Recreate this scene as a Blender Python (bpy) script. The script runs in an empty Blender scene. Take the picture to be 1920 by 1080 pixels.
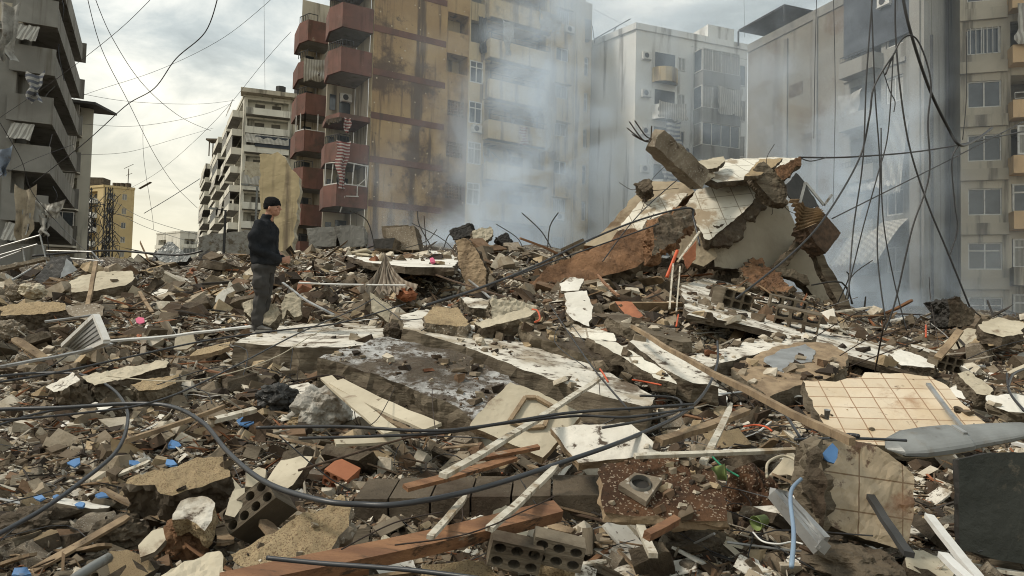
import bpy, bmesh, math, random
import numpy as np
from mathutils import Vector, Matrix, noise, geometry
R = math.radians
random.seed(7); rng = np.random.default_rng(7)
scene = bpy.context.scene
COL = scene.collection

# ------------------------------------------------------------------ camera
FPX = 1390.0; CX, CY = 960.0, 540.0
CAMP = Vector((0, 0, 2.0)); PITCH = R(2.7); ROLL = R(1.4)
fw = Vector((0, math.cos(PITCH), math.sin(PITCH)))
up0 = Vector((0, -math.sin(PITCH), math.cos(PITCH))); rt0 = Vector((1, 0, 0))
rt = rt0 * math.cos(ROLL) + up0 * math.sin(ROLL)
up = up0 * math.cos(ROLL) - rt0 * math.sin(ROLL)
cd = bpy.data.cameras.new('camera'); cam = bpy.data.objects.new('camera', cd); COL.objects.link(cam)
cd.sensor_width = 36; cd.lens = 36 * FPX / 1920; cd.clip_start = 0.05; cd.clip_end = 9000
m = Matrix.Identity(4)
for i in range(3):
    m[i][0] = rt[i]; m[i][1] = up[i]; m[i][2] = -fw[i]; m[i][3] = CAMP[i]
cam.matrix_world = m
scene.camera = cam

# ------------------------------------------------------------------ render, sky, sun
scene.view_settings.view_transform = 'Standard'; scene.view_settings.look = 'None'
scene.view_settings.exposure = 0.37; scene.view_settings.gamma = 1.0
scene.render.engine = 'CYCLES'
cy = scene.cycles
cy.use_denoising = True
try: cy.denoiser = 'OPENIMAGEDENOISE'
except Exception: pass
cy.max_bounces = 5; cy.diffuse_bounces = 2; cy.glossy_bounces = 2; cy.transmission_bounces = 3
cy.volume_bounces = 3; cy.transparent_max_bounces = 6
cy.volume_step_rate = 2.5; cy.volume_max_steps = 90
cy.pixel_filter_type = 'BLACKMAN_HARRIS'; cy.filter_width = 1.05
cy.use_adaptive_sampling = True; cy.adaptive_threshold = 0.02

SUN_EL, SUN_AZ = R(50), R(-104)          # azimuth from +Y (ahead), negative = to the left
w = bpy.data.worlds.new("World"); scene.world = w; w.use_nodes = True
nt = w.node_tree; nt.nodes.clear()
def N(nt, t, **kw):
    n = nt.nodes.new(t)
    for k, v in kw.items(): setattr(n, k, v)
    return n
wo = N(nt, 'ShaderNodeOutputWorld'); bg = N(nt, 'ShaderNodeBackground')
sky = N(nt, 'ShaderNodeTexSky', sky_type='NISHITA', sun_disc=False, sun_elevation=SUN_EL, sun_rotation=SUN_AZ)
sky.air_density = 1.5; sky.dust_density = 3.0
tc = N(nt, 'ShaderNodeTexCoord')
sep = N(nt, 'ShaderNodeSeparateXYZ'); nt.links.new(tc.outputs['Generated'], sep.inputs[0])
# project the view direction on a flat cloud deck
addz = N(nt, 'ShaderNodeMath', operation='ADD'); addz.inputs[1].default_value = 0.28; nt.links.new(sep.outputs[2], addz.inputs[0])
mxz = N(nt, 'ShaderNodeMath', operation='MAXIMUM'); mxz.inputs[1].default_value = 0.05; nt.links.new(addz.outputs[0], mxz.inputs[0])
dx = N(nt, 'ShaderNodeMath', operation='DIVIDE'); dy = N(nt, 'ShaderNodeMath', operation='DIVIDE')
nt.links.new(sep.outputs[0], dx.inputs[0]); nt.links.new(mxz.outputs[0], dx.inputs[1])
nt.links.new(sep.outputs[1], dy.inputs[0]); nt.links.new(mxz.outputs[0], dy.inputs[1])
cmb = N(nt, 'ShaderNodeCombineXYZ'); nt.links.new(dx.outputs[0], cmb.inputs[0]); nt.links.new(dy.outputs[0], cmb.inputs[1])
n1 = N(nt, 'ShaderNodeTexNoise'); n1.inputs['Scale'].default_value = 2.1; n1.inputs['Detail'].default_value = 9; n1.inputs['Roughness'].default_value = .58; n1.inputs['Distortion'].default_value = .55
nt.links.new(cmb.outputs[0], n1.inputs['Vector'])
cr = N(nt, 'ShaderNodeValToRGB'); nt.links.new(n1.outputs['Fac'], cr.inputs[0])
cr.color_ramp.elements[0].position = .36; cr.color_ramp.elements[0].color = (3.1, 3.55, 3.6, 1)
cr.color_ramp.elements[1].position = .66; cr.color_ramp.elements[1].color = (10.4, 10.3, 9.4, 1)
e = cr.color_ramp.elements.new(.5); e.color = (5.6, 6.1, 6.0, 1)
# warmer, even veil low over the street
vr = N(nt, 'ShaderNodeMapRange'); nt.links.new(sep.outputs[2], vr.inputs[0]); vr.inputs[1].default_value = .02; vr.inputs[2].default_value = .33; vr.inputs[3].default_value = 1.0; vr.inputs[4].default_value = 0.0
mixw = N(nt, 'ShaderNodeMixRGB'); nt.links.new(vr.outputs[0], mixw.inputs[0]); nt.links.new(cr.outputs[0], mixw.inputs[1]); mixw.inputs[2].default_value = (9.3, 8.5, 6.3, 1)
mx2 = N(nt, 'ShaderNodeMixRGB'); mx2.inputs[0].default_value = .93; nt.links.new(sky.outputs[0], mx2.inputs[1]); nt.links.new(mixw.outputs[0], mx2.inputs[2])
nt.links.new(mx2.outputs[0], bg.inputs[0]); bg.inputs[1].default_value = 0.092
nt.links.new(bg.outputs[0], wo.inputs[0])
sl = bpy.data.lights.new('sun', 'SUN'); sl.energy = 2.3; sl.angle = R(11); sl.color = (1, .91, .78)
so = bpy.data.objects.new('sun', sl); COL.objects.link(so)
sd = Vector((math.sin(SUN_AZ) * math.cos(SUN_EL), math.cos(SUN_AZ) * math.cos(SUN_EL), math.sin(SUN_EL)))
so.rotation_euler = sd.to_track_quat('Z', 'Y').to_euler(); so.location = (0, 0, 60)

# ------------------------------------------------------------------ picture -> place
def ray(px, py):
    v = fw * FPX + rt * (px - CX) + up * (CY - py)
    return v / v.y
def P(px, py, d): return CAMP + ray(px, py) * d
COLS = [-400, -100, 200, 500, 800, 1100, 1400, 1700, 2000, 2400]
TAB = [  # distance, picture row of the rubble surface per column
 (2.4,  [1400]*10),
 (3.2,  [1165,1165,1160,1160,1160,1160,1160,1170,1180,1180]),
 (4.0,  [1010,1010,1010,1015,1020,1020,1030,1045,1050,1050]),
 (5.0,  [890, 890, 890, 895, 905, 905, 925, 950, 955, 955]),
 (6.5,  [775, 775, 775, 785, 795, 800, 830, 860, 870, 870]),
 (8.0,  [700, 700, 700, 705, 715, 725, 755, 790, 800, 800]),
 (10.0, [645, 645, 638, 640, 640, 650, 670, 720, 730, 730]),
 (13.0, [590, 590, 580, 580, 575, 572, 585, 655, 670, 670]),
 (17.0, [545, 545, 535, 535, 525, 520, 545, 618, 635, 635]),
 (22.0, [515, 515, 512, 500, 470, 462, 545, 600, 610, 610]),
 (30.0, [500, 500, 500, 482, 470, 480, 560, 592, 598, 598]),
 (45.0, [510, 510, 505, 500, 500, 520, 575, 588, 592, 592]),
 (80.0, [560, 560, 520, 560, 570, 580, 595, 600, 604, 604]),
 (140.0,[575, 575, 540, 580, 590, 600, 605, 612, 616, 616]),
]
TD = [math.log(t[0]) for t in TAB]
def base_z(x, y):
    y = max(y, 2.0); yy = min(max(y, TAB[0][0]), TAB[-1][0])
    px = CX + FPX * x / y; ld = math.log(yy)
    i = 0
    while i < len(TD) - 2 and TD[i+1] < ld: i += 1
    t = (ld - TD[i]) / (TD[i+1] - TD[i])
    j = 0
    while j < len(COLS) - 2 and COLS[j+1] < px: j += 1
    s = min(max((px - COLS[j]) / (COLS[j+1] - COLS[j]), 0), 1)
    s = s*s*(3-2*s)
    a, b = TAB[i][1], TAB[i+1][1]
    row = (a[j]*(1-s)+a[j+1]*s)*(1-t) + (b[j]*(1-s)+b[j+1]*s)*t
    px = min(max(px, -400), 2400)
    return P(px, row, yy).z
def ter(x, y):
    z = base_z(x, y)
    k = min(max(y, 3), 30)
    a = .05 * k ** .75
    z += a * noise.fractal(Vector((x*1.3/k**.5, y*1.3/k**.5, .3)), .9, 2.1, 4)
    z += .03*noise.noise(Vector((x*5, y*5, 2)))
    return z
def G(px, py, lift=0.0, dflt=30):
    """point where the sight line meets the rubble surface raised by lift"""
    r = ray(px, py); d = 1.6; prev = None
    while d < 130:
        q = CAMP + r * d; h = q.z - base_z(q.x, q.y) - lift
        if h < 0: return q
        d *= 1.012
    return CAMP + r * dflt
def onplane(px, py, p0, n):
    r = ray(px, py); t = (p0 - CAMP).dot(n) / r.dot(n)
    return CAMP + r * t

# ------------------------------------------------------------------ objects
def tag(o, label=None, cat=None, group=None, kind=None):
    if label: o['label'] = label
    if cat: o['category'] = cat
    if group: o['group'] = group
    if kind: o['kind'] = kind
    return o
def empty(name, loc, label, cat, group=None, kind=None):
    o = bpy.data.objects.new(name, None); COL.objects.link(o); o.location = loc; o.empty_display_size = .3
    return tag(o, label, cat, group, kind)
def world_loc(o):
    v = Vector((0, 0, 0))
    while o: v += o.location; o = o.parent
    return v
class MB:
    def __init__(s): s.v = []; s.f = []; s.m = []; s.uv = None
    def add(s, vs, fs, mi=0):
        b = len(s.v); s.v += [tuple(v) for v in vs]
        for f in fs: s.f.append(tuple(b + i for i in f)); s.m.append(mi)
    def quad(s, a, b, c, d, mi=0): s.add([a, b, c, d], [(0, 1, 2, 3)], mi)
    def hexa(s, v, mi=0):   # 8 corners: bottom 4 then top 4
        s.add(v, [(0,3,2,1),(4,5,6,7),(0,1,5,4),(1,2,6,5),(2,3,7,6),(3,0,4,7)], mi)
    def box(s, x0, x1, y0, y1, z0, z1, mi=0):
        s.hexa([(x0,y0,z0),(x1,y0,z0),(x1,y1,z0),(x0,y1,z0),(x0,y0,z1),(x1,y0,z1),(x1,y1,z1),(x0,y1,z1)], mi)
    def bar(s, a, b, w_, h_, mi=0, upv=(0, 0, 1)):
        a = Vector(a); b = Vector(b); d = (b-a).normalized(); upv = Vector(upv)
        if abs(d.dot(upv)) > .98: upv = Vector((1, 0, 0))
        x = d.cross(upv).normalized(); y = x.cross(d).normalized()
        c = [x*-w_/2+y*-h_/2, x*w_/2+y*-h_/2, x*w_/2+y*h_/2, x*-w_/2+y*h_/2]
        s.hexa([a+k for k in c]+[b+k for k in c], mi)
    def tube(s, pts, r, seg=7, mi=0, caps=True):
        pts = [Vector(p) for p in pts]; n = len(pts); rings = []; prev = None
        for i, p in enumerate(pts):
            t = (pts[min(i+1, n-1)] - pts[max(i-1, 0)])
            if t.length < 1e-9: t = Vector((0,0,1))
            t.normalize()
            if prev is None:
                a = Vector((0,0,1)) if abs(t.z) < .9 else Vector((1,0,0))
                x = t.cross(a).normalized()
            else:
                x = prev - t * prev.dot(t)
                x = x.normalized() if x.length > 1e-6 else t.cross(Vector((0,0,1))).normalized()
            prev = x; y = t.cross(x); rr = r[i] if isinstance(r, (list, tuple)) else r
            rings.append([p + (x*math.cos(2*math.pi*k/seg) + y*math.sin(2*math.pi*k/seg))*rr for k in range(seg)])
        vs = [v for g in rings for v in g]; fs = []
        for i in range(n-1):
            for k in range(seg):
                k2 = (k+1) % seg; fs.append((i*seg+k, i*seg+k2, (i+1)*seg+k2, (i+1)*seg+k))
        if caps: fs.append(tuple(range(seg-1, -1, -1))); fs.append(tuple((n-1)*seg+k for k in range(seg)))
        s.add(vs, fs, mi)
    def build(s, name, mats, parent=None, smooth=False, loc=None):
        me = bpy.data.meshes.new(name)
        off = world_loc(parent) if parent else (Vector(loc) if loc is not None else Vector((0,0,0)))
        vs = np.array([tuple(v) for v in s.v], dtype=float).reshape(-1, 3)
        if len(vs): vs = vs - np.array(off)
        me.from_pydata(vs.tolist(), [], s.f)
        if not isinstance(mats, (list, tuple)): mats = [mats]
        for mt in mats: me.materials.append(mt)
        me.polygons.foreach_set('material_index', [min(i, len(mats)-1) for i in s.m])
        if smooth: me.polygons.foreach_set('use_smooth', [True]*len(s.f))
        me.update()
        o = bpy.data.objects.new(name, me); COL.objects.link(o)
        if parent: o.parent = parent
        elif loc is not None: o.location = loc
        return o
def centroid(vs):
    a = np.array([tuple(v) for v in vs]); c = a.mean(0); c[2] = a[:, 2].min(); return Vector(c)
def spline(pts, n=8):
    """Catmull-Rom through the points"""
    pts = [Vector(p) for p in pts]; out = []
    for i in range(len(pts)-1):
        p0 = pts[max(i-1, 0)]; p1 = pts[i]; p2 = pts[i+1]; p3 = pts[min(i+2, len(pts)-1)]
        for k in range(n):
            t = k/n
            out.append(.5*((2*p1)+(p2-p0)*t+(2*p0-5*p1+4*p2-p3)*t*t+(3*p1-p0-3*p2+p3)*t**3))
    out.append(pts[-1]); return out

# ------------------------------------------------------------------ materials
def mat(name, c1, c2=None, scale=3.0, detail=6, rough=.85, metal=0.0, bump=.25, bscale=None, bdist=.02,
        dirt=None, fleck=None, streak=None, lines=None, island=None, alpha=None, spec=.3, coord='Object', stripes=None, dots=None, soot=None, stretch=None, trans=0):
    """dirt=(colour, scale, lo, hi)  fleck=(colour, scale, threshold)  streak=(colour, xscale, zscale, lo, hi)
       lines=(colour, w, h, mortar) brick grid on UV  island=[(pos,colour)...] per-piece colour  stripes=(colour, scale, axis)"""
    m = bpy.data.materials.new(name); m.use_nodes = True; nt = m.node_tree; nt.nodes.clear(); L = nt.links.new
    out = N(nt, 'ShaderNodeOutputMaterial'); b = N(nt, 'ShaderNodeBsdfPrincipled'); L(b.outputs[0], out.inputs[0])
    tcn = N(nt, 'ShaderNodeTexCoord'); V = tcn.outputs['UV' if coord == 'UV' else coord]
    oi = N(nt, 'ShaderNodeObjectInfo')
    # shift every copy of an object to another patch of the pattern
    vm = N(nt, 'ShaderNodeVectorMath', operation='MULTIPLY_ADD')
    cm = N(nt, 'ShaderNodeCombineXYZ')
    for k in range(3): L(oi.outputs['Random'], cm.inputs[k])
    L(cm.outputs[0], vm.inputs[0]); vm.inputs[1].default_value = (37, 53, 71); L(V, vm.inputs[2])
    VS = vm.outputs[0]
    if stretch:
        mp = N(nt, 'ShaderNodeMapping'); mp.inputs['Scale'].default_value = stretch; L(VS, mp.inputs[0]); VN = mp.outputs[0]
    else: VN = VS
    def noi(sc, det=detail, ro=.6, vec=None):
        n = N(nt, 'ShaderNodeTexNoise'); n.inputs['Scale'].default_value = sc; n.inputs['Detail'].default_value = det
        n.inputs['Roughness'].default_value = ro; L(vec or VN, n.inputs['Vector']); return n.outputs['Fac']
    def mix(fac, a, bb, mode='MIX'):
        x = N(nt, 'ShaderNodeMixRGB', blend_type=mode)
        if isinstance(fac, float): x.inputs[0].default_value = fac
        else: L(fac, x.inputs[0])
        for s, v in ((1, a), (2, bb)):
            if isinstance(v, tuple): x.inputs[s].default_value = (*v, 1) if len(v) == 3 else v
            else: L(v, x.inputs[s])
        return x.outputs[0]
    def rng_(v, lo, hi):
        x = N(nt, 'ShaderNodeMapRange'); x.interpolation_type = 'SMOOTHSTEP'; L(v, x.inputs[0]); x.inputs[1].default_value = lo; x.inputs[2].default_value = hi; return x.outputs[0]
    c2 = c2 or tuple(k*.7 for k in c1)
    if island:
        g = N(nt, 'ShaderNodeNewGeometry'); r_ = N(nt, 'ShaderNodeValToRGB'); r_.color_ramp.interpolation = 'CONSTANT'
        L(g.outputs['Random Per Island'], r_.inputs[0])
        el = r_.color_ramp.elements; el[0].position = island[0][0]; el[0].color = (*island[0][1], 1); el[1].position = island[1][0]; el[1].color = (*island[1][1], 1)
        for p_, c_ in island[2:]:
            e_ = el.new(p_); e_.color = (*c_, 1)
        colr = mix(rng_(noi(scale), .3, .75), r_.outputs[0], mix(1.0, r_.outputs[0], (.62, .58, .52), 'MULTIPLY'))
    else:
        colr = mix(rng_(noi(scale), .32, .68), c1, c2)
    hgt = None
    if lines:
        br = N(nt, 'ShaderNodeTexBrick'); br.offset = 0; br.squash = 1; L(tcn.outputs['UV'], br.inputs['Vector'])
        br.inputs['Scale'].default_value = 1; br.inputs['Brick Width'].default_value = lines[1]; br.inputs['Row Height'].default_value = lines[2]
        br.inputs['Mortar Size'].default_value = lines[3]; br.inputs['Mortar Smooth'].default_value = .2
        br.inputs['Color1'].default_value = (1, 1, 1, 1); br.inputs['Color2'].default_value = (.86, .85, .83, 1); br.inputs['Mortar'].default_value = (1, 1, 1, 1)
        colr = mix(1.0, colr, br.outputs['Color'], 'MULTIPLY'); colr = mix(br.outputs['Fac'], colr, lines[0])
    if stripes:
        wv = N(nt, 'ShaderNodeTexWave', wave_type='BANDS', bands_direction=stripes[2]); wv.inputs['Scale'].default_value = stripes[1]; wv.inputs['Distortion'].default_value = .4
        L(VS, wv.inputs['Vector']); colr = mix(rng_(wv.outputs['Fac'], .42, .58), colr, stripes[0])
    if streak:
        mp = N(nt, 'ShaderNodeMapping'); mp.inputs['Scale'].default_value = (streak[1], streak[1], streak[2]); L(VS, mp.inputs[0])
        colr = mix(rng_(noi(1.0, 5, .6, mp.outputs[0]), streak[3], streak[4]), colr, streak[0])
    if dirt:
        for dd in (dirt if isinstance(dirt, list) else [dirt]):
            colr = mix(rng_(noi(dd[1], 8, .68), dd[2], dd[3]), colr, dd[0])
    if fleck:
        vo = N(nt, 'ShaderNodeTexVoronoi'); vo.inputs['Scale'].default_value = fleck[1]; L(VN, vo.inputs['Vector'])
        sx = N(nt, 'ShaderNodeSeparateColor'); L(vo.outputs['Color'], sx.inputs[0])
        gt = N(nt, 'ShaderNodeMath', operation='GREATER_THAN'); L(sx.outputs[0], gt.inputs[0]); gt.inputs[1].default_value = fleck[2]
        colr = mix(gt.outputs[0], colr, fleck[0])
    if soot:
        dt = N(nt, 'ShaderNodeVectorMath', operation='DOT_PRODUCT'); L(V, dt.inputs[0]); dt.inputs[1].default_value = soot[1]
        ma = N(nt, 'ShaderNodeMath', operation='MULTIPLY_ADD'); L(noi(.35, 9, .66), ma.inputs[0]); ma.inputs[1].default_value = 1.5; L(dt.outputs['Value'], ma.inputs[2])
        colr = mix(rng_(ma.outputs[0], soot[2], soot[3]), colr, soot[0])
    if dots:
        vo = N(nt, 'ShaderNodeTexVoronoi'); vo.inputs['Scale'].default_value = dots[1]; L(VN, vo.inputs['Vector'])
        lt = N(nt, 'ShaderNodeMath', operation='LESS_THAN'); L(vo.outputs['Distance'], lt.inputs[0]); lt.inputs[1].default_value = dots[2]
        sx = N(nt, 'ShaderNodeSeparateColor'); L(vo.outputs['Color'], sx.inputs[0])
        gt = N(nt, 'ShaderNodeMath', operation='GREATER_THAN'); L(sx.outputs[1], gt.inputs[0]); gt.inputs[1].default_value = .45
        ml = N(nt, 'ShaderNodeMath', operation='MULTIPLY'); L(lt.outputs[0], ml.inputs[0]); L(gt.outputs[0], ml.inputs[1])
        colr = mix(ml.outputs[0], colr, dots[0])
    L(colr, b.inputs['Base Color']); b.inputs['Roughness'].default_value = rough; b.inputs['Metallic'].default_value = metal
    b.inputs['Specular IOR Level'].default_value = spec
    if alpha is not None: b.inputs['Alpha'].default_value = alpha
    if bump:
        bn = N(nt, 'ShaderNodeBump'); bn.inputs['Strength'].default_value = bump; bn.inputs['Distance'].default_value = bdist
        L(noi(bscale or scale*6, 8, .7), bn.inputs['Height']); L(bn.outputs[0], b.inputs['Normal'])
    return m
BR = (.055, .038, .024)    # wet soil
M = dict(
 ground=mat('rubble_ground', (.10,.078,.055), (.042,.031,.022), 1.3, 10, .9, bump=1, bscale=14, bdist=.06, dirt=[((.26,.23,.185), 2.2, .52, .66), ((.14,.065,.03), .8, .6, .72)], fleck=((.5,.46,.38), 26, .9)),  # soil kept dark so the gaps between pieces look shaded
 concrete=mat('broken_concrete', (.27,.23,.175), (.16,.13,.095), 1.6, 10, .9, bump=.7, bscale=16, bdist=.03, dirt=[(BR, 2.1, .53, .68)], fleck=((.36,.33,.28), 60, .93)),
 darkcon=mat('dark_concrete', (.135,.108,.076), (.062,.048,.033), 1.8, 10, .85, bump=.8, bscale=14, bdist=.035, dirt=[(BR, 1.7, .5, .66), ((.22,.20,.16), 3.5, .6, .72)]),  # darker brown-grey concrete for slab sides and dark pieces
 board=mat('board_marked_concrete', (.185,.155,.112), (.088,.07,.048), 1.6, 9, .85, bump=.7, bscale=9, stretch=(.5,.5,5), dirt=[(BR, 1.1, .5, .68)]),
 white=mat('white_paint', (.74,.72,.66), (.60,.575,.51), 1.4, 8, .6, bump=.15, bscale=9, dirt=[((.16,.12,.085), 2.6, .57, .68), ((.09,.065,.045), 9, .63, .69)]),
 whitedirty=mat('muddy_white_plaster', (.66,.63,.56), (.48,.45,.385), 2.0, 9, .75, bump=.4, bscale=14, dirt=[((.12,.09,.062), 2.0, .505, .62), ((.30,.25,.18), .9, .5, .66), ((.07,.05,.035), 8, .56, .64)]),
 dusted=mat('dusted_slab', (.11,.09,.066), (.055,.042,.03), 2.4, 10, .9, bump=1, bscale=22, bdist=.03, dirt=[((.46,.46,.45), 1.15, .45, .60), ((.10,.08,.06), 5, .50, .60), ((.07,.052,.036), 14, .52, .57), ((.15,.12,.09), 3.2, .57, .68)]),
 cream=mat('cream_plaster', (.50,.45,.345), (.37,.325,.24), 1.2, 8, .8, bump=.25, dirt=[((.17,.12,.08), 2.0, .56, .70), ((.12,.09,.06), 9, .62, .7)]),
 stucco=mat('tan_roughcast', (.44,.34,.205), (.33,.25,.145), 1.5, 10, .9, bump=1, bscale=70, bdist=.02, dirt=((.13,.095,.06), 1.6, .56, .72), fleck=((.24,.17,.10), 190, .78)),
 wood=mat('bare_wood', (.33,.245,.155), (.17,.12,.075), 1.2, 8, .8, bump=.6, bscale=9, stretch=(4,4,1.5), dirt=(BR, 3, .6, .72)),
 redwood=mat('orange_stained_wood', (.31,.165,.085), (.17,.085,.047), 1.6, 9, .7, bump=.6, stretch=(.7,6,6), dirt=[((.07,.045,.03), 3, .53, .64), ((.30,.25,.19), 1.8, .60, .70)]),
 palewood=mat('white_painted_wood', (.58,.55,.47), (.42,.385,.31), 2, 8, .7, bump=.4, stretch=(4,4,.6), dirt=[((.16,.12,.08), 5, .54, .64), ((.26,.20,.13), 1.3, .5, .66)]),
 rustsoil=mat('rusty_soil', (.27,.15,.08), (.14,.078,.044), 1.4, 10, .95, bump=1, bscale=9, bdist=.08, dirt=[((.33,.215,.13), 3, .58, .7), ((.045,.028,.018), 1.5, .55, .7)]),
 dustyfloor=mat('dusty_brown_floor', (.36,.30,.21), (.235,.185,.125), .9, 9, .9, bump=.6, bscale=8, dirt=[((.13,.09,.055), 1.3, .52, .66)]),
 shadewall=mat('shaded_beige_wall', (.37,.33,.255), (.30,.265,.205), .8, 7, .85, bump=.2, dirt=((.17,.14,.10), .9, .56, .72)),  # beige darkened: shade of the turned-away face is put into the colour
 soil=mat('crumbly_brown_soil', (.135,.068,.034), (.062,.032,.018), 5, 10, .95, bump=1, bscale=30, bdist=.04, fleck=((.32,.25,.18), 120, .9), dirt=((.045,.028,.018), 6, .5, .66)),
 terra=mat('terracotta', (.36,.145,.075), (.25,.10,.055), 3, 6, .85, bump=.3, dirt=((.10,.06,.04), 3, .55, .7)),
 rust=mat('rust', (.115,.075,.05), (.06,.042,.03), 9, 6, .85, metal=.1, bump=.4),
 rebar=mat('rusty_rebar', (.05,.035,.027), (.03,.022,.018), 14, 4, .8, bump=.3),
 cable=mat('black_cable', (.016,.016,.018), (.028,.028,.03), 6, 4, .42, bump=.05, spec=.5),
 cablegrey=mat('grey_conduit', (.036,.039,.045), (.026,.029,.034), 5, 4, .4, bump=.05, spec=.5),
 steel=mat('dull_aluminium', (.42,.43,.43), (.28,.28,.275), 4, 6, .42, metal=.55, bump=.1, dirt=((.14,.11,.08), 4, .58, .7)),
 alu=mat('white_window_frame', (.62,.62,.60), (.5,.49,.46), 3, 5, .5, bump=.05, dirt=((.22,.19,.15), 5, .58, .7)),
 lampgrey=mat('grey_lamp_housing', (.24,.25,.245), (.17,.175,.17), 4, 6, .42, metal=.2, bump=.08, dirt=[((.11,.10,.085), 5, .54, .68), ((.17,.14,.10), 1.4, .54, .68)]),
 black=mat('charred_black', (.02,.019,.018), (.035,.032,.028), 3, 6, .7, bump=.3),
 darksheet=mat('dark_sheet', (.045,.043,.04), (.022,.022,.021), 1.6, 6, .5, bump=.4, dirt=((.13,.11,.085), 2.4, .6, .74)),
 darkpanel=mat('dark_green_grey_panel', (.032,.035,.03), (.017,.02,.017), 2, 8, .6, bump=.5, dirt=[((.08,.072,.055), 7, .58, .68), ((.06,.05,.038), 1.4, .52, .66)]),
 glass=mat('window_glass', (.06,.075,.09), (.03,.038,.046), 1, 3, .12, bump=0, spec=.7),
 curtain=mat('window_curtain', (.34,.32,.28), (.22,.21,.185), 2, 5, .35, bump=0, stripes=((.20,.19,.165), 1.4, 'X'), spec=.6),
 inside=mat('room_inside', (.17,.16,.14), (.10,.094,.083), .8, 5, .9, bump=0),  # dark flat backs stand in for the unlit rooms behind openings
 tan=mat('tan_render', (.43,.30,.15), (.32,.21,.105), .35, 8, .9, bump=.3, bscale=8, bdist=.03, streak=((.105,.07,.042), 1.3, .10, .50, .66), dirt=[((.105,.066,.04), .17, .50, .60), ((.12,.085,.05), 1.1, .60, .70)], dots=((.50,.42,.30), 2.0, .12), soot=((.115,.068,.042), (.17,0,-.03), -.42, .12)),
 tanclean=mat('faded_tan_render', (.54,.44,.27), (.43,.35,.215), .35, 8, .9, bump=.3, bscale=8, streak=((.19,.15,.105), 1.6, .12, .5, .66), dirt=((.13,.11,.085), .3, .56, .7)),
 band=mat('maroon_band', (.165,.078,.052), (.11,.054,.038), .8, 6, .85, bump=.2, streak=((.085,.05,.035), 2, .3, .5, .7)),
 red=mat('red_brown_render', (.185,.094,.074), (.135,.074,.06), .8, 8, .85, bump=.25, bscale=9, streak=((.10,.055,.042), 2, .3, .52, .7), dirt=[((.25,.21,.16), 1.1, .62, .7), ((.10,.065,.05), .7, .5, .68)]),
 soffit=mat('grey_soffit', (.25,.245,.225), (.175,.17,.155), .8, 6, .9, bump=.15, dirt=((.10,.092,.08), 1.1, .52, .7)),
 greywall=mat('grey_render', (.265,.26,.24), (.19,.185,.17), .35, 8, .9, bump=.3, bscale=7, streak=((.135,.125,.105), 1.4, .12, .5, .66)),
 warmwall=mat('warm_grey_render', (.50,.455,.365), (.39,.35,.28), .35, 8, .9, bump=.25, bscale=7, streak=((.16,.14,.11), 1.4, .12, .5, .66)),
 farwall=mat('far_pale_render', (.70,.68,.60), (.58,.56,.49), .2, 7, .9, bump=.1, streak=((.20,.19,.165), .8, .1, .52, .7)),
 whitewall=mat('pale_render', (.76,.77,.75), (.64,.645,.63), .3, 8, .9, bump=.2, bscale=7, streak=((.24,.225,.2), 1.3, .1, .52, .68)),
 plainwall=mat('weathered_party_wall', (.23,.215,.185), (.165,.155,.13), .3, 9, .9, bump=.4, bscale=6, bdist=.04, streak=((.12,.105,.085), .8, .09, .52, .68), dirt=[((.135,.10,.07), .28, .5, .64)]),
 yellow=mat('yellow_render', (.56,.44,.24), (.46,.36,.20), .2, 6, .9, bump=.1, streak=((.30,.2,.08), 1, .1, .55, .7)),
 orange=mat('peach_render', (.64,.45,.26), (.52,.37,.22), .5, 6, .9, bump=.15, streak=((.25,.18,.12), 2, .2, .54, .7)),
 lattice=mat('breeze_block', (.24,.155,.09), (.13,.085,.05), 1.4, 6, .9, bump=.3),
 iron=mat('dark_railing', (.045,.045,.045), (.03,.03,.03), 3, 4, .6, bump=0),
 awning=mat('striped_awning_cloth', (.50,.485,.44), (.38,.37,.33), 1.0, 6, .9, bump=.3, stripes=((.27,.255,.23), 1.6, 'X'), dirt=((.16,.14,.11), 1.4, .6, .74)),
 ragplain=mat('faded_grey_cloth', (.36,.355,.33), (.22,.215,.20), 2, 6, .95, bump=.5, dirt=((.13,.11,.09), 2, .56, .7)),
 ragbeige=mat('faded_beige_cloth', (.42,.36,.27), (.28,.24,.18), 2, 6, .95, bump=.5, dirt=((.13,.11,.09), 2, .56, .7)),
 ragblue=mat('faded_blue_cloth', (.20,.235,.29), (.14,.165,.205), 2, 6, .95, bump=.5, dirt=((.13,.11,.09), 2, .56, .7)),
 rag=mat('grey_white_rag', (.46,.46,.44), (.30,.30,.29), 3, 6, .95, bump=.5, stripes=((.13,.14,.17), .9, 'Z')),
 ragred=mat('red_striped_rag', (.50,.46,.42), (.34,.31,.29), 3, 6, .95, bump=.4, stripes=((.20,.055,.05), 1.5, 'Z')),
 sheet=mat('pale_tarpaulin', (.44,.43,.39), (.29,.27,.235), 3, 8, .6, bump=.8, dirt=[((.15,.12,.085), 2.2, .5, .64), ((.30,.24,.13), 1.5, .56, .68)]),
 tentcloth=mat('crumpled_brown_tarp', (.30,.255,.20), (.18,.15,.115), 3, 6, .7, bump=.4, stripes=((.15,.12,.09), 3.2, 'X')),
 blueawn=mat('blue_cloth', (.062,.072,.088), (.045,.052,.064), 2, 5, .9, bump=.2),
 blue=mat('blue_plastic', (.09,.21,.42), (.07,.16,.33), 5, 5, .45, bump=.1, dirt=((.12,.11,.10), 6, .6, .72)),
 hose=mat('pale_blue_hose', (.20,.28,.37), (.18,.25,.35), 3, 5, .45, bump=.05),
 green=mat('green_plastic', (.23,.30,.10), (.17,.23,.08), 4, 5, .5, bump=.1, dirt=((.12,.11,.07), 5, .6, .7)),
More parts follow.
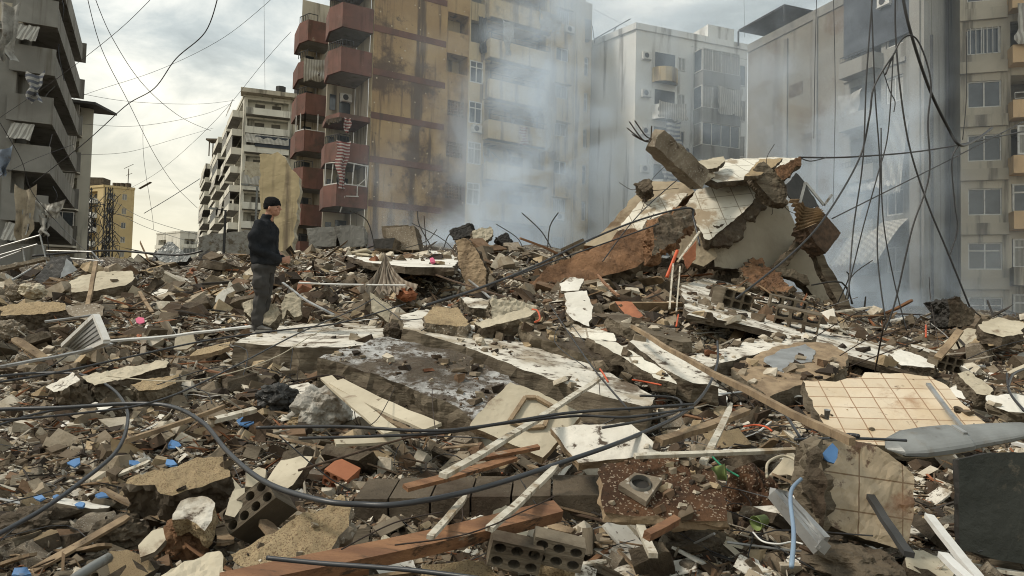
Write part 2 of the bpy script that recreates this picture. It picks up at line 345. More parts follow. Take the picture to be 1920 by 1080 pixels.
 greenhose=mat('green_hose', (.03,.24,.13), (.02,.17,.09), 4, 5, .45, bump=.05),
 orangeplas=mat('orange_red_plastic', (.58,.10,.035), (.42,.08,.03), 5, 4, .45, bump=.05),
 pink=mat('pink_cloth', (.62,.14,.24), (.45,.10,.17), 6, 4, .8, bump=.3),
 tilew=mat('white_floor_tile', (.74,.71,.62), (.64,.61,.52), .8, 6, .45, bump=.1, lines=((.30,.26,.20), .45, .45, .012), dirt=[((.33,.265,.185), .55, .55, .62), ((.20,.13,.075), 2.4, .6, .7)]),
 tileb=mat('beige_bathroom_tile', (.55,.43,.285), (.64,.55,.42), 1.2, 5, .3, bump=.05, lines=((.27,.165,.09), .2, .155, .0055), dirt=[((.33,.2,.11), 1.6, .54, .70), ((.16,.10,.06), 7, .62, .7)], spec=.5),
 tiles=mat('stained_wall_tile', (.43,.35,.245), (.34,.27,.18), 2.2, 6, .35, bump=.15, lines=((.17,.11,.06), .22, .17, .004), dirt=[((.10,.055,.03), 7, .56, .63), ((.19,.10,.05), 2, .54, .68), ((.55,.51,.44), 1.5, .62, .7)], spec=.5),
 skin=mat('skin', (.42,.235,.165), (.36,.19,.13), 6, 4, .55, bump=.1),
 jacket=mat('black_knit_jacket', (.013,.015,.018), (.026,.028,.032), 9, 6, .95, bump=.5, bscale=40, bdist=.01, spec=.1),
 trouser=mat('dark_grey_trousers', (.052,.05,.048), (.034,.033,.032), 5, 6, .9, bump=.4, bscale=25, bdist=.01),
 cap=mat('black_wool_cap', (.008,.008,.009), (.014,.014,.015), 20, 4, .95, bump=.6, bscale=90, bdist=.006, spec=.1),
 shoe=mat('dusty_grey_shoe', (.17,.165,.155), (.10,.095,.09), 12, 5, .8, bump=.3),
 sole=mat('shoe_sole', (.24,.23,.21), (.16,.155,.14), 12, 5, .85, bump=.1),
 bits=mat('rubble_bits', (1,1,1), None, 6, 6, .9, bump=.6, bscale=30, bdist=.02, island=[(0,(.075,.052,.034)),(.18,(.14,.11,.077)),(.33,(.225,.185,.135)),(.48,(.33,.28,.21)),(.6,(.44,.35,.23)),(.68,(.17,.11,.068)),(.75,(.04,.03,.022)),(.87,(.56,.51,.42)),(.985,(.26,.12,.07))]),
 shards=mat('plaster_bits', (1,1,1), None, 5, 6, .7, bump=.3, bscale=20, island=[(0,(.68,.65,.57)),(.28,(.52,.48,.40)),(.45,(.34,.30,.24)),(.6,(.68,.665,.62)),(.8,(.24,.2,.15)),(.92,(.42,.34,.22))]),
 sticks=mat('splinter_bits', (1,1,1), None, 5, 6, .8, bump=.3, island=[(0,(.10,.07,.045)),(.3,(.22,.15,.09)),(.5,(.045,.038,.032)),(.72,(.33,.30,.25)),(.9,(.24,.10,.045))]),
)
# ================================================================== BUILDINGS
class Facade:
    def __init__(s, O, Q, flip=False):
        s.O = Vector((O[0], O[1], 0)); q = Vector((Q[0], Q[1], 0)); s.u = (q - s.O).normalized(); s.L = (q - s.O).length
        n = Vector((s.u.y, -s.u.x, 0)); s.n = -n if flip else n        # n points to the viewer for O left, Q right
    def pt(s, a, z, d=0): return s.O + s.u*a + s.n*d + Vector((0, 0, z))
    def box(s, mb, a0, a1, z0, z1, d0, d1, mi=0):
        mb.hexa([s.pt(a0,z0,d0), s.pt(a1,z0,d0), s.pt(a1,z0,d1), s.pt(a0,z0,d1), s.pt(a0,z1,d0), s.pt(a1,z1,d0), s.pt(a1,z1,d1), s.pt(a0,z1,d1)], mi)
    def wall(s, mb, a0, a1, z0, z1, ops, thick=.25, mi=0, d=0, cell=None):
        us = sorted({a0, a1, *[min(max(o[k],a0),a1) for o in ops for k in (0,1)]}); zs = sorted({z0, z1, *[min(max(o[k],z0),z1) for o in ops for k in (2,3)]})
        for i in range(len(us)-1):
            for j in range(len(zs)-1):
                ca, cz = (us[i]+us[i+1])/2, (zs[j]+zs[j+1])/2
                if any(o[0] < ca < o[1] and o[2] < cz < o[3] for o in ops): continue
                if us[i+1]-us[i] < 1e-4 or zs[j+1]-zs[j] < 1e-4: continue
                mb.quad(s.pt(us[i],zs[j],d), s.pt(us[i+1],zs[j],d), s.pt(us[i+1],zs[j+1],d), s.pt(us[i],zs[j+1],d), mi)
        for o in ops:
            t = o[4] if len(o) > 4 else thick
            A,B,C,D = o[:4]
            mb.quad(s.pt(A,C,d), s.pt(A,C,d-t), s.pt(A,D,d-t), s.pt(A,D,d), mi); mb.quad(s.pt(B,C,d-t), s.pt(B,C,d), s.pt(B,D,d), s.pt(B,D,d-t), mi)
            mb.quad(s.pt(A,D,d), s.pt(A,D,d-t), s.pt(B,D,d-t), s.pt(B,D,d), mi); mb.quad(s.pt(A,C,d-t), s.pt(A,C,d), s.pt(B,C,d), s.pt(B,C,d-t), mi)
    def backs(s, mb, ops, mi=0, d=0):
        for o in ops:
            t = o[4] if len(o) > 4 else .25
            mb.quad(s.pt(o[0],o[2],d-t), s.pt(o[1],o[2],d-t), s.pt(o[1],o[3],d-t), s.pt(o[0],o[3],d-t), mi)
    def window(s, root, a0, a1, z0, z1, mull=1, frame='alu', glass=True, d=-.12, broken=0, bars=0, fw_=.07, transom=False):
        mb = MB(); t = fw_
        s.box(mb, a0, a1, z0, z0+t, d-.04, d+.04); s.box(mb, a0, a1, z1-t, z1, d-.04, d+.04)
        s.box(mb, a0, a0+t, z0+t, z1-t, d-.04, d+.04); s.box(mb, a1-t, a1, z0+t, z1-t, d-.04, d+.04)
        for k in range(mull):
            c = a0+(a1-a0)*(k+1)/(mull+1); s.box(mb, c-t/2, c+t/2, z0+t, z1-t, d-.035, d+.035)
        if transom: zc = z1-(z1-z0)*.3; s.box(mb, a0+t, a1-t, zc-t/2, zc+t/2, d-.032, d+.032)
        for k in range(bars):
            c = a0+(a1-a0)*(k+.5)/bars; mb.bar(s.pt(c,z0,.05), s.pt(c,z1,.05), .035, .035)
        f = mb.build('window', M[frame], root)
        if glass:
            g = MB(); n = mull+1
            for k in range(n):
                if broken and (k*7+int(a0*13)) % 3 < broken: continue
                x0 = a0+(a1-a0)*k/n+t/2; x1 = a0+(a1-a0)*(k+1)/n-t/2
                g.quad(s.pt(x0,z0+t/2,d-.01), s.pt(x1,z0+t/2,d-.01), s.pt(x1,z1-t/2,d-.01), s.pt(x0,z1-t/2,d-.01))
            if g.v: g.build('pane', M['curtain' if int(a0*31+z0*17+z1*5) % 5 in (0,3) else 'glass'], f)
        return f
    def railing(s, mb, a0, a1, z0, h, d, step=.14, r=.02, top=.04):
        mb.bar(s.pt(a0,z0+h,d), s.pt(a1,z0+h,d), top, top); mb.bar(s.pt(a0,z0+.08,d), s.pt(a1,z0+.08,d), r*1.4, r*1.4)
        n = max(2, int((a1-a0)/step))
        for k in range(n+1):
            a = a0+(a1-a0)*k/n; mb.bar(s.pt(a,z0+.08,d), s.pt(a,z0+h,d), r, r)
def polybay(mbs, mbp, poly, zf, h, th=.12, slab=.18, open_first=False, mi=0):
    """slab + parapet round an open plan polygon (last edge is the building side)"""
    n = len(poly)
    bot = [Vector((p[0],p[1],zf-slab)) for p in poly]; top = [Vector((p[0],p[1],zf)) for p in poly]
    mbs.add(bot+top, [tuple(range(n-1,-1,-1)), tuple(range(n,2*n))]+[(i,(i+1)%n,n+(i+1)%n,n+i) for i in range(n)])
    c = Vector((sum(p[0] for p in poly)/n, sum(p[1] for p in poly)/n, 0))
    for i in range(n-1):
        if h <= 0: break
        a = Vector((*poly[i],0)); b = Vector((*poly[i+1],0)); d = (b-a).normalized(); nn = Vector((d.y,-d.x,0))
        if nn.dot(c-a) < 0: nn = -nn
        a0 = a - nn*.02; b0 = b - nn*.02; a1 = a+nn*th; b1 = b+nn*th
        z0 = Vector((0,0,zf-slab-.04)); z1 = Vector((0,0,zf+h))
        mbp.hexa([a0+z0,b0+z0,b1+z0,a1+z0,a0+z1,b0+z1,b1+z1,a1+z1], mi)
def rag(root_or_none, a, b, drop, wid, m_, name='hanging_cloth', seed=0, n=14, rows=10, narrow=.75, sag=.15, depth=.25):
    """a hanging torn cloth as a folded sheet: from a to b along the top, falling drop metres"""
    rr = random.Random(seed); a = Vector(a); b = Vector(b); mb = MB(); vs = []
    ax = (b-a); nrm = Vector((ax.y, -ax.x, 0)); nrm = nrm.normalized() if nrm.length > 1e-3 else Vector((0,-1,0))
    for j in range(rows+1):
        t = j/rows
        for i in range(n+1):
            s_ = i/n; c = .5+(s_-.5)*(1-(1-narrow)*t)
            p = a + ax*c + Vector((0,0,-drop*t - sag*4*s_*(1-s_)*(1-t)))
            p += nrm*(depth*(.5+.5*t)*math.sin(s_*9+seed+t*2.2)*.5 + .12*noise.noise(Vector((s_*4,t*4,seed))))
            p += Vector((.34*noise.noise(Vector((s_*1.5,t*3,seed+9)))*t*2, 0, .30*noise.noise(Vector((s_*6,t*1.0,seed+3)))*t))
            vs.append(p)
    fs = [(j*(n+1)+i, j*(n+1)+i+1, (j+1)*(n+1)+i+1, (j+1)*(n+1)+i) for j in range(rows) for i in range(n) if rr.random() > .03*j/rows]
    mb.add(vs, fs); return mb.build(name, M[m_], root_or_none, smooth=True)
def acunit(F, root, a, z, d=0, w_=.8, h=.55, dep=.32):
    mb = MB(); F.box(mb, a, a+w_, z, z+h, d+.05, d+dep); mb.bar(F.pt(a+.05,z-.04,d), F.pt(a+.05,z-.04,d+dep+.1), .05,.05); mb.bar(F.pt(a+w_-.05,z-.04,d), F.pt(a+w_-.05,z-.04,d+dep+.1), .05,.05)
    o = mb.build('air_conditioner', M['alu'], root)
    g = MB(); c = F.pt(a+w_*.42, z+h/2, d+dep+.01)
    ring = [c + F.u*math.cos(k*math.pi/6)*h*.38 + Vector((0,0,1))*math.sin(k*math.pi/6)*h*.38 for k in range(12)]
    g.add(ring, [tuple(range(12))]); g.build('fan_grille', M['iron'], o)

# ------------------------------------------------------------------ tan building in the middle
def px_to_a(F, px):
    k = (px-CX)/FPX; return (k*F.O.y - F.O.x)/(F.u.x - k*F.u.y)
F5 = Facade((-9.9, 50), (-9.9+.853*18, 50+.522*18))
B5 = empty('apartment_building', (-2, 58, 0), 'tall tan apartment block with maroon bands and soot stains behind the smoke', 'building', 'apartment blocks around the ruins')
ZB = [6.67, 9.7, 12.73, 15.76, 18.8, 21.83, 24.86]; TOPZ = 29
fl = MB()
ops = []
for z in ZB: ops.append((5.75, 7.1, z+1.15, z+2.3, .35)) if z < 17 else ops.append((5.6, 7.3, z+1.3, z+2.7, 1.4))
for z in ZB:
    ops.append((7.5, 8.6, z+.9, z+2.55, .5)); ops.append((8.75, 14.3, z+1.1, z+2.72, 1.7))
    ops.append((15.2, 16.4, z+1.15, z+2.2, .5))
F5.wall(fl, 0, 5.5, 0, TOPZ, [], mi=0)
F5.wall(fl, 5.5, 7.4, 0, TOPZ, [o for o in ops if o[1] < 7.4], mi=0); F5.wall(fl, 7.4, 18, 0, TOPZ, [o for o in ops if o[1] > 7.4], mi=1)
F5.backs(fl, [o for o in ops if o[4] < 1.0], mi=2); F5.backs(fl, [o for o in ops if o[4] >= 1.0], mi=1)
F5.box(fl, -.02, 0, 0, TOPZ, -.6, 0, 1)
# the right return and far strip
F5r = Facade(F5.pt(18,0,-1.2)[:2], (F5.pt(19.6,0,-1.2))[:2])
fo = [(.3, 1.3, z+.9, z+2.5, .4) for z in ZB]
F5r.wall(fl, 0, 1.6, 0, TOPZ, fo, mi=1); F5r.backs(fl, fo, mi=2)
fl.quad(F5.pt(18,0,-1.2), F5.pt(18,0,0), F5.pt(18,TOPZ,0), F5.pt(18,TOPZ,-1.2), 1)
fl.quad(F5r.pt(1.6,0,0), F5r.pt(1.6,0,-8), F5r.pt(1.6,TOPZ,-8), F5r.pt(1.6,TOPZ,0), 1)
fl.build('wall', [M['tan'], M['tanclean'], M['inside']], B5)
for z in ZB:
    mb = MB(); F5.box(mb, 0, 5.5, z-.02, z+.42, -.05, .035); mb.build('band', M['band'], B5)
# lattice screens
for z in ZB[:4]:
    mb = MB()
    for i in range(6):
        a = 5.75+1.35*i/5; F5.box(mb, a-.035, a+.035, z+1.15, z+2.3, -.16, -.02)
    for j in range(6):
        zz = z+1.15+1.15*j/5; F5.box(mb, 5.75, 7.1, zz-.035, zz+.035, -.15, -.03)
        for i in range(5):
            a = 5.75+1.35*(i+.5)/5
            if j < 5: mb.tube([F5.pt(a,zz+.115,-.14), F5.pt(a,zz+.115,-.04)], .05, 6)
    mb.build('lattice_screen', M['lattice'], B5)
# balconies
for k, z in enumerate(ZB):
    mb = MB(); q = [F5.pt(8.7,0,0), F5.pt(8.7,0,.85), F5.pt(14.1,0,.85), F5.pt(14.45,0,0)]; q = [(p.x,p.y) for p in q]
    mp_ = MB(); polybay(mb, mp_, q, z, 1.15 if k != 2 else 1.0)
    mp_.m = [0]*len(mp_.f); b = mp_.build('balcony', M['tanclean'], B5); mb.build('slab', M['soffit'], b)
    if k in (4, 5, 3):
        r = MB(); F5.railing(r, 8.8, 14, z+1.15, .45, .8, step=.9, r=.025, top=.035); r.build('railing', M['iron'], b)
    # clutter inside the loggia: inner door + posts
    d_ = MB(); F5.box(d_, 12.2, 13.3, z+.3, z+2.35, -1.68, -1.6); d_.build('door', M['black'], B5)
    p = MB(); F5.box(p, 8.6, 8.78, z+1.0, z+2.75, -.3, .02); F5.box(p, 14.2, 14.42, z+1.0, z+2.75, -.3, .02); p.build('post', M['tanclean'], B5)
for k, z in enumerate(ZB[:5]):
    w_ = F5.window(B5, 7.5, 8.6, z+.9, z+2.55, mull=1, transom=True, broken=1 if k in (1,3) else 0, d=-.03, fw_=.08)
for z in ZB: F5.window(B5, 15.2, 16.4, z+1.15, z+2.2, mull=1, bars=6 if z in (ZB[1], ZB[0], ZB[6]) else 0, broken=1 if z == ZB[2] else 0)
for z in ZB: F5r.window(B5, .3, 1.3, z+.9, z+2.5, mull=1, transom=True)
for z in (ZB[6], ZB[1], ZB[4], ZB[3]):
    mb = MB(); F5.box(mb, 15.0, 16.6, z+2.25, z+2.33, 0, .35); mb.build('window_hood', M['tanclean'], B5)
acunit(F5, B5, 7.7, ZB[3]+.2); acunit(F5, B5, 15.9, ZB[6]+.45)
acunit(F5, B5, 15.3, ZB[1]+.45)
# drainpipe and seam on the tan flank
mb = MB(); mb.tube([F5.pt(17.0,4,.08), F5.pt(17.0,TOPZ,.08)], .06, 6); mb.build('drainpipe', M['tanclean'], B5)
# near red bay -----------------------------------------------------------
def q5(a, d): p = F5.pt(a, 0, d); return (p.x, p.y)
bay = [q5(-.05,-.05), q5(-2.2,-.05), q5(-2.65,-1.5), q5(-2.3,-3.4), q5(-.05,-3.4)]
back = MB()
back.quad(F5.pt(-.05,0,-3.3), F5.pt(-2.1,0,-3.3), F5.pt(-2.1,TOPZ,-3.3), F5.pt(-.05,TOPZ,-3.3))
back.quad(F5.pt(-.04,0,-.6), F5.pt(-.04,0,-3.3), F5.pt(-.04,TOPZ,-3.3), F5.pt(-.04,TOPZ,-.6))
FL = Facade((-15.35, 59.0), F5.pt(-2.1,0,-3.3)[:2])
fo = [(4.6, 5.8, z+1.0, z+2.3, .4) for z in ZB]
FL.wall(back, 0, FL.L, 0, TOPZ, fo); FL.backs(back, fo, mi=1)
back.build('wall', [M['warmwall'], M['inside']], B5)
for k, z in enumerate(ZB):
    s_ = MB(); p_ = MB()
    if k == 3:
        polybay(s_, p_, bay, z, .0, slab=.35); b = s_.build('balcony', M['red'], B5)
        # broken edge hanging
        t_ = MB()
        for i in range(16):
            a = -2.2-1.2*i/16; t_.box(*[0,.01]*3) if 0 else F5.box(t_, -2.1-.5*i/16-.09, -2.1-.5*i/16+.05, z-.5-.25*random.random(), z-.3, -.2-1.2*i/16, .02-1.2*i/16)
        t_.build('broken_edge', M['darkcon'], b)
    else:
        h = {0:1.2, 1:1.25, 2:1.1}.get(k, 1.45)
        polybay(s_, p_, bay, z, h); b = p_.build('balcony', M['red'], B5); s_.build('slab', M['soffit'], b)
    d_ = MB()
    F5.box(d_, -1.9, -1.5, z+1.0, z+2.1, -3.28, -3.2); F5.box(d_, -1.2, -.4, z+.2, z+2.3, -3.28, -3.2); d_.build('door', M['glass'], B5)
    if k in (4, 5, 2):
        r = MB(); c0 = F5.pt(-2.15,0,-.05); c1 = F5.pt(-2.65,0,-1.5)
        zt = z + {2:1.1}.get(k, 1.45)
        for i in range(8):
            pp = c0.lerp(c1, i/7); r.bar(pp+Vector((0,0,zt)), pp+Vector((0,0,zt+.5)), .04, .04)
        r.bar(c0+Vector((0,0,zt+.5)), c1+Vector((0,0,zt+.5)), .05, .05)
        F5.railing(r, -2.15, -1.4, zt, .5, -.05, step=.2)
        r.build('railing', M['iron'], b)
acunit(F5, B5, -1.2, ZB[3]+1.7, d=-3.2)
# enclosed glazed balcony on the lowest full red bay (white frames, bent)
z = ZB[1]; mb = MB(); zt = z+1.25
for a0, d0, a1, d1 in ((-.15,-.05,-2.15,-.05), (-2.15,-.05,-2.6,-1.4)):
    p0, p1 = F5.pt(a0,0,d0), F5.pt(a1,0,d1)
    for zz, dz in ((zt+.05,0), (zt+1.45,.12)): mb.bar(p0+Vector((0,0,zz)), p1+Vector((0,0,zz+dz)), .07, .07)
    for i in range(3):
        pp = p0.lerp(p1, i/2); mb.bar(pp+Vector((0,0,zt)), pp+Vector((.1*random.random(),0,zt+1.5)), .07, .07)
mb.build('window', M['alu'], B5, )
mb = MB(); pp = F5.pt(-1.3, z+.3, .1)
mb.bar(pp+Vector((-.35,0,.2)), pp+Vector((.55,0,.2)), .06,.06); mb.bar(pp+Vector((-.35,0,1.1)), pp+Vector((-.35,0,.2)), .06,.06); mb.bar(pp+Vector((.45,0,.2)), pp+Vector((.45,0,1.0)), .05,.05)
mb.bar(pp+Vector((-.35,0,.2)), pp+Vector((-.65,0,-.9)), .16,.04); mb.bar(pp+Vector((.45,0,.9)), pp+Vector((1.0,0,1.4)), .05,.05)
mb.build('hanging_frame', M['alu'], B5)
# rear red bay -------------------------------------------------------------
F5b = Facade((-17.9, 59.0), (-17.9+3.2, 59.0+1.9))
bay2 = [F5b.pt(3.0,0,0), F5b.pt(.9,0,0), F5b.pt(.5,0,-1.2), F5b.pt(.8,0,-4), F5b.pt(3.0,0,-4)]; bay2 = [(p.x,p.y) for p in bay2]
back = MB(); F5b.wall(back, 1.0, 4.2, 0, TOPZ, []  , d=-2.6); back.build('wall', M['warmwall'], B5)
for k, z in enumerate(ZB):
    s_ = MB(); p_ = MB(); polybay(s_, p_, bay2, z, 1.5 if k != 5 else 1.2); b = p_.build('balcony', M['red'], B5); s_.build('slab', M['soffit'], b)
    d_ = MB(); F5b.box(d_, 1.4, 2.1, z+.2, z+2.4, -2.58, -2.5); d_.build('door', M['glass'], B5)
    zt = z+1.5
    if k in (3,):
        mb = MB()
        for p0, p1 in ((bay2[0], bay2[1]), (bay2[1], bay2[2])):
            p0 = Vector((*p0, 0)); p1 = Vector((*p1, 0))
            for i in range(3): pp = p0.lerp(p1, i/2); mb.bar(pp+Vector((0,0,zt)), pp+Vector((0,0,z+2.9)), .08, .08)
            mb.bar(p0+Vector((0,0,zt+.03)), p1+Vector((0,0,zt+.03)), .07, .07)
        mb.build('window', M['alu'], B5)
    else:
        r = MB(); p0 = Vector((*bay2[1], 0)); p1 = Vector((*bay2[2], 0)); e0 = p0.lerp(Vector((*bay2[0],0)), .35)
        for i in range(6): pp = p0.lerp(p1, i/5); r.bar(pp+Vector((0,0,zt)), pp+Vector((0,0,zt+.5)), .05, .05)
        r.bar(p0+Vector((0,0,zt+.5)), p1+Vector((0,0,zt+.5)), .05,.05); r.bar(p0+Vector((0,0,zt+.5)), e0+Vector((0,0,zt+.5)), .05,.05); r.bar(e0+Vector((0,0,zt)), e0+Vector((0,0,zt+.5)), .05,.05)
        r.build('railing', M['iron'], b)
mb = MB()   # ribbed ducting / posts inside loggias (clutter)
for k, z in enumerate(ZB[:5]):
    for i in range(5):
        a = random.uniform(9, 14); b_ = a+random.uniform(-1.2,1.2); mb = MB()
        mb.bar(F5.pt(a,z+1.1+random.random()*.2,random.uniform(-1,.6)), F5.pt(min(max(b_,8.9),14),z+1.3+random.random()*1.1,random.uniform(-1.4,.2)), .05, .05)
        mb.build('bent_bar', M['steel'], B5)
def hung(F, a0, a1, z, d, drop, m_, lab, seed, **kw):
    o = rag(None, F.pt(a0,z,d), F.pt(a1,z,d), drop, 1, m_, seed=seed, **kw)
    off = F.pt(a0,z-drop,d)
    o.data.transform(Matrix.Translation(-off)); o.location = off
    return tag(o, lab, 'cloth')
hung(F5, 9.6, 10.7, 24.6, .95, 2.6, 'ragplain', 'grey cloth hanging knotted from the top balcony of the tan block', 3, narrow=.3)
hung(F5, 8.0, 8.7, 24.8, .2, 2.8, 'darksheet', 'torn dark grey cloth hanging beside the white-framed windows high on the tan block', 4, narrow=.5)
hung(F5, 13.4, 14.6, 19.0, .95, 3.6, 'ragbeige', 'long torn cloth hanging from the right end of a tan block balcony', 6, narrow=.45)
hung(F5, 11.3, 12.2, 16.9, .95, 1.5, 'ragred', 'small pinkish cloth draped over the middle balcony of the tan block', 8, narrow=.7)
hung(F5, 12.8, 15.0, 26.2, 1.0, 1.6, 'ragplain', 'bunched pale cloth over the uppermost balcony beside the air conditioner', 9, narrow=.8)
hung(F5, -2.4, -1.4, 13.9, .12, 3.3, 'ragred', 'red and white striped cloth spilling down the broken red balconies', 11, narrow=.55)
hung(F5, -1.9, -1.45, 15.5, .1, 1.0, 'ragred', 'short striped strip dangling under the broken red slab', 12, narrow=.8)
p0 = Vector((*bay2[1],0)); p1 = Vector((*bay2[0],0))
o = rag(None, Vector((p0.x-.2,p0.y-.3,23.1)), Vector((p1.x,p1.y-.3,23.4)), 1.9, 1, 'awning', seed=15, narrow=.95, depth=.12)
o.data.transform(Matrix.Translation((16.5,-59,-21.3))); o.location = (-16.5,59,21.3)
tag(o, 'pale striped curtain covering the red balcony at the rear left corner', 'cloth')
hung(F5r, .2, 1.4, 7.6, .3, 1.6, 'rag', 'bundled pale cloth on the right edge of the tan block just above the smoke', 17, narrow=.9)

# ------------------------------------------------------------------ left apartment block with raking balconies
B1 = empty('apartment_building', (-34, 48, 0), 'grey apartment block at the left edge with long concrete balconies raking away', 'building', 'apartment blocks around the ruins')
NB = Vector((-28.2, 44.6, 0)); FB = Vector((-35.5, 59.6, 0))
u1 = (FB-NB).normalized(); out1 = Vector((u1.y, -u1.x, 0))
if out1.x < 0: out1 = -out1
def b1(a, z, o): return NB + u1*a + out1*o + Vector((0,0,z))
L1 = (FB-NB).length
wl = MB()
def b1box(mb, a0, a1, z0, z1, o0, o1, mi=0):
    mb.hexa([b1(a0,z0,o0), b1(a1,z0,o0), b1(a1,z0,o1), b1(a0,z0,o1), b1(a0,z1,o0), b1(a1,z1,o0), b1(a1,z1,o1), b1(a0,z1,o1)], mi)
b1box(wl, .4, L1-.4, 0, 30, -9, -2.0)
# front wing left of the balconies: wall facing the viewer
F1 = Facade((-42, 42.0), (-29.9, 44.9))
fo = []
for k in range(9):
    z = 1.0+3*k
    fo += [(6.9, 8.5, z+.9, z+2.5, 1.2), (9.6, 11.6, z+.6, z+2.6, 1.5), (3.2, 5.4, z+.7, z+2.6, 1.5)]
F1.wall(wl, 0, F1.L, 0, 30, fo); F1.backs(wl, fo, mi=1)
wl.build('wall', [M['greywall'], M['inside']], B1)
ZL1 = [4.4-3, 4.4, 7.4, 10.4, 13.4+.0, 16.4, 19.4, 22.4]
for k, z in enumerate(ZL1):
    mb = MB(); sl_ = MB()
    z = z
    b1box(sl_, 0.02, L1-.02, z, z+.2, -2.2, -.02)
    b1box(mb, 0, .15, z-.03, z+1.6, -2.35, 0); b1box(mb, .15, L1, z-.03, z+1.25, -.13, 0); b1box(mb, L1-.15, L1, z-.04, z+1.55, -2.2, .25)
    b = mb.build('balcony', M['greywall'], B1); sl_.build('slab', M['soffit'], b)
    if k in (2,3,4,5,6):
        d_ = MB()
        for a in (3, 7, 11): b1box(d_, a, a+1.6, z+.2, z+2.4, -1.99, -1.93)
        d_.build('door', M['black'], B1)
for k, (a0,a1,z) in enumerate([(6.4,11.2,7.2),(1.5,7.2,10.1),(8.4,12.2,4.0),(5.0,9.5,16.2),(9.3,12.3,19.3),(2.5,7.5,19.3),(6.2,9.6,13.3)]):
    mb = MB(); F1.box(mb, a0, a1, z, z+1.15, .9, 1.05); F1.box(mb, a1-.12, a1, z, z+1.15, 0, .9); F1.box(mb, a0, a0+.12, z, z+1.15, 0, .9)
    b = mb.build('balcony', M['warmwall'], B1); s_ = MB(); F1.box(s_, a0+.01, a1-.01, z-.18, z-.003, 0, 1.04); s_.build('slab', M['soffit'], b)
for k, (px, py, dd, w0, dr, lab, nm) in enumerate([
    (48, 130, 43.0, .9, 1.9, 'striped cloth blown against the concrete balcony near the left edge', .6),
    (2, 0, 41, .9, 3.4, 'shredded pale curtain at the top left corner of the picture', .6),
    (28, 345, 39, .9, 3.0, 'long shredded striped curtain hanging down to the rubble on the left', .55),
    (62, 372, 40, 1.5, 1.0, 'sagging striped awning cloth under the lowest left balcony', .35),
    (-15, 270, 39, .8, 1.8, 'tattered awning at the left edge above the railing', .6),
    (72, 400, 40, .5, 1.2, 'narrow striped cloth tail below the sagging awning', .4)]):
    a = P(px, py, dd); o = rag(None, a, a+Vector((w0,.4,.1)), dr, 1, ('rag','ragplain','ragbeige','awning','ragblue','ragplain')[k], seed=30+k, narrow=nm, sag=.3, depth=.5)
    off = a - Vector((0,0,dr)); o.data.transform(Matrix.Translation(-off)); o.location = off; tag(o, lab, 'cloth')
mb = MB(); F1.box(mb, 9.4, 12.0, 18.75, 18.82, 0, 1.2); o = mb.build('awning', M['awning'], B1)

# windows, rails and clutter of the front wing
for k in range(7):
    z = 1.0+3*k
    F1.window(B1, 6.9, 8.5, z+.9, z+2.5, mull=1, broken=k % 3); F1.window(B1, 9.6, 11.6, z+.6, z+2.6, mull=2, broken=(k+1) % 3, transom=k % 2 == 0)
    mb = MB(); rr = random.Random(k)
    a = b1(rr.uniform(.5,3), z+3.0, -.1); mb.tube(spline([a, a+Vector((rr.uniform(-.5,.5),-.3,-.9)), a+Vector((rr.uniform(-1,1),-.2,-2.4))],5), .03, 5); mb.build('loose_cable', M['cable'], B1)
for k, z in enumerate((7.4, 13.4, 19.4)):
    mb = MB(); n = 14; a0 = b1(.1, z-.15, -.9); a1_ = b1(.1, z-.15, -2.1)
    vs = [a0.lerp(a1_, i/n)+Vector((.15*j/5, -.12*j-.05*math.sin(i*1.3), -.22*j-.1*noise.noise(Vector((i*.4,j*.5,k))))) for j in range(6) for i in range(n+1)]
    mb.add(vs, [(j*(n+1)+i, j*(n+1)+i+1, (j+1)*(n+1)+i+1, (j+1)*(n+1)+i) for j in range(5) for i in range(n)]); mb.build('awning', M['awning'], B1)

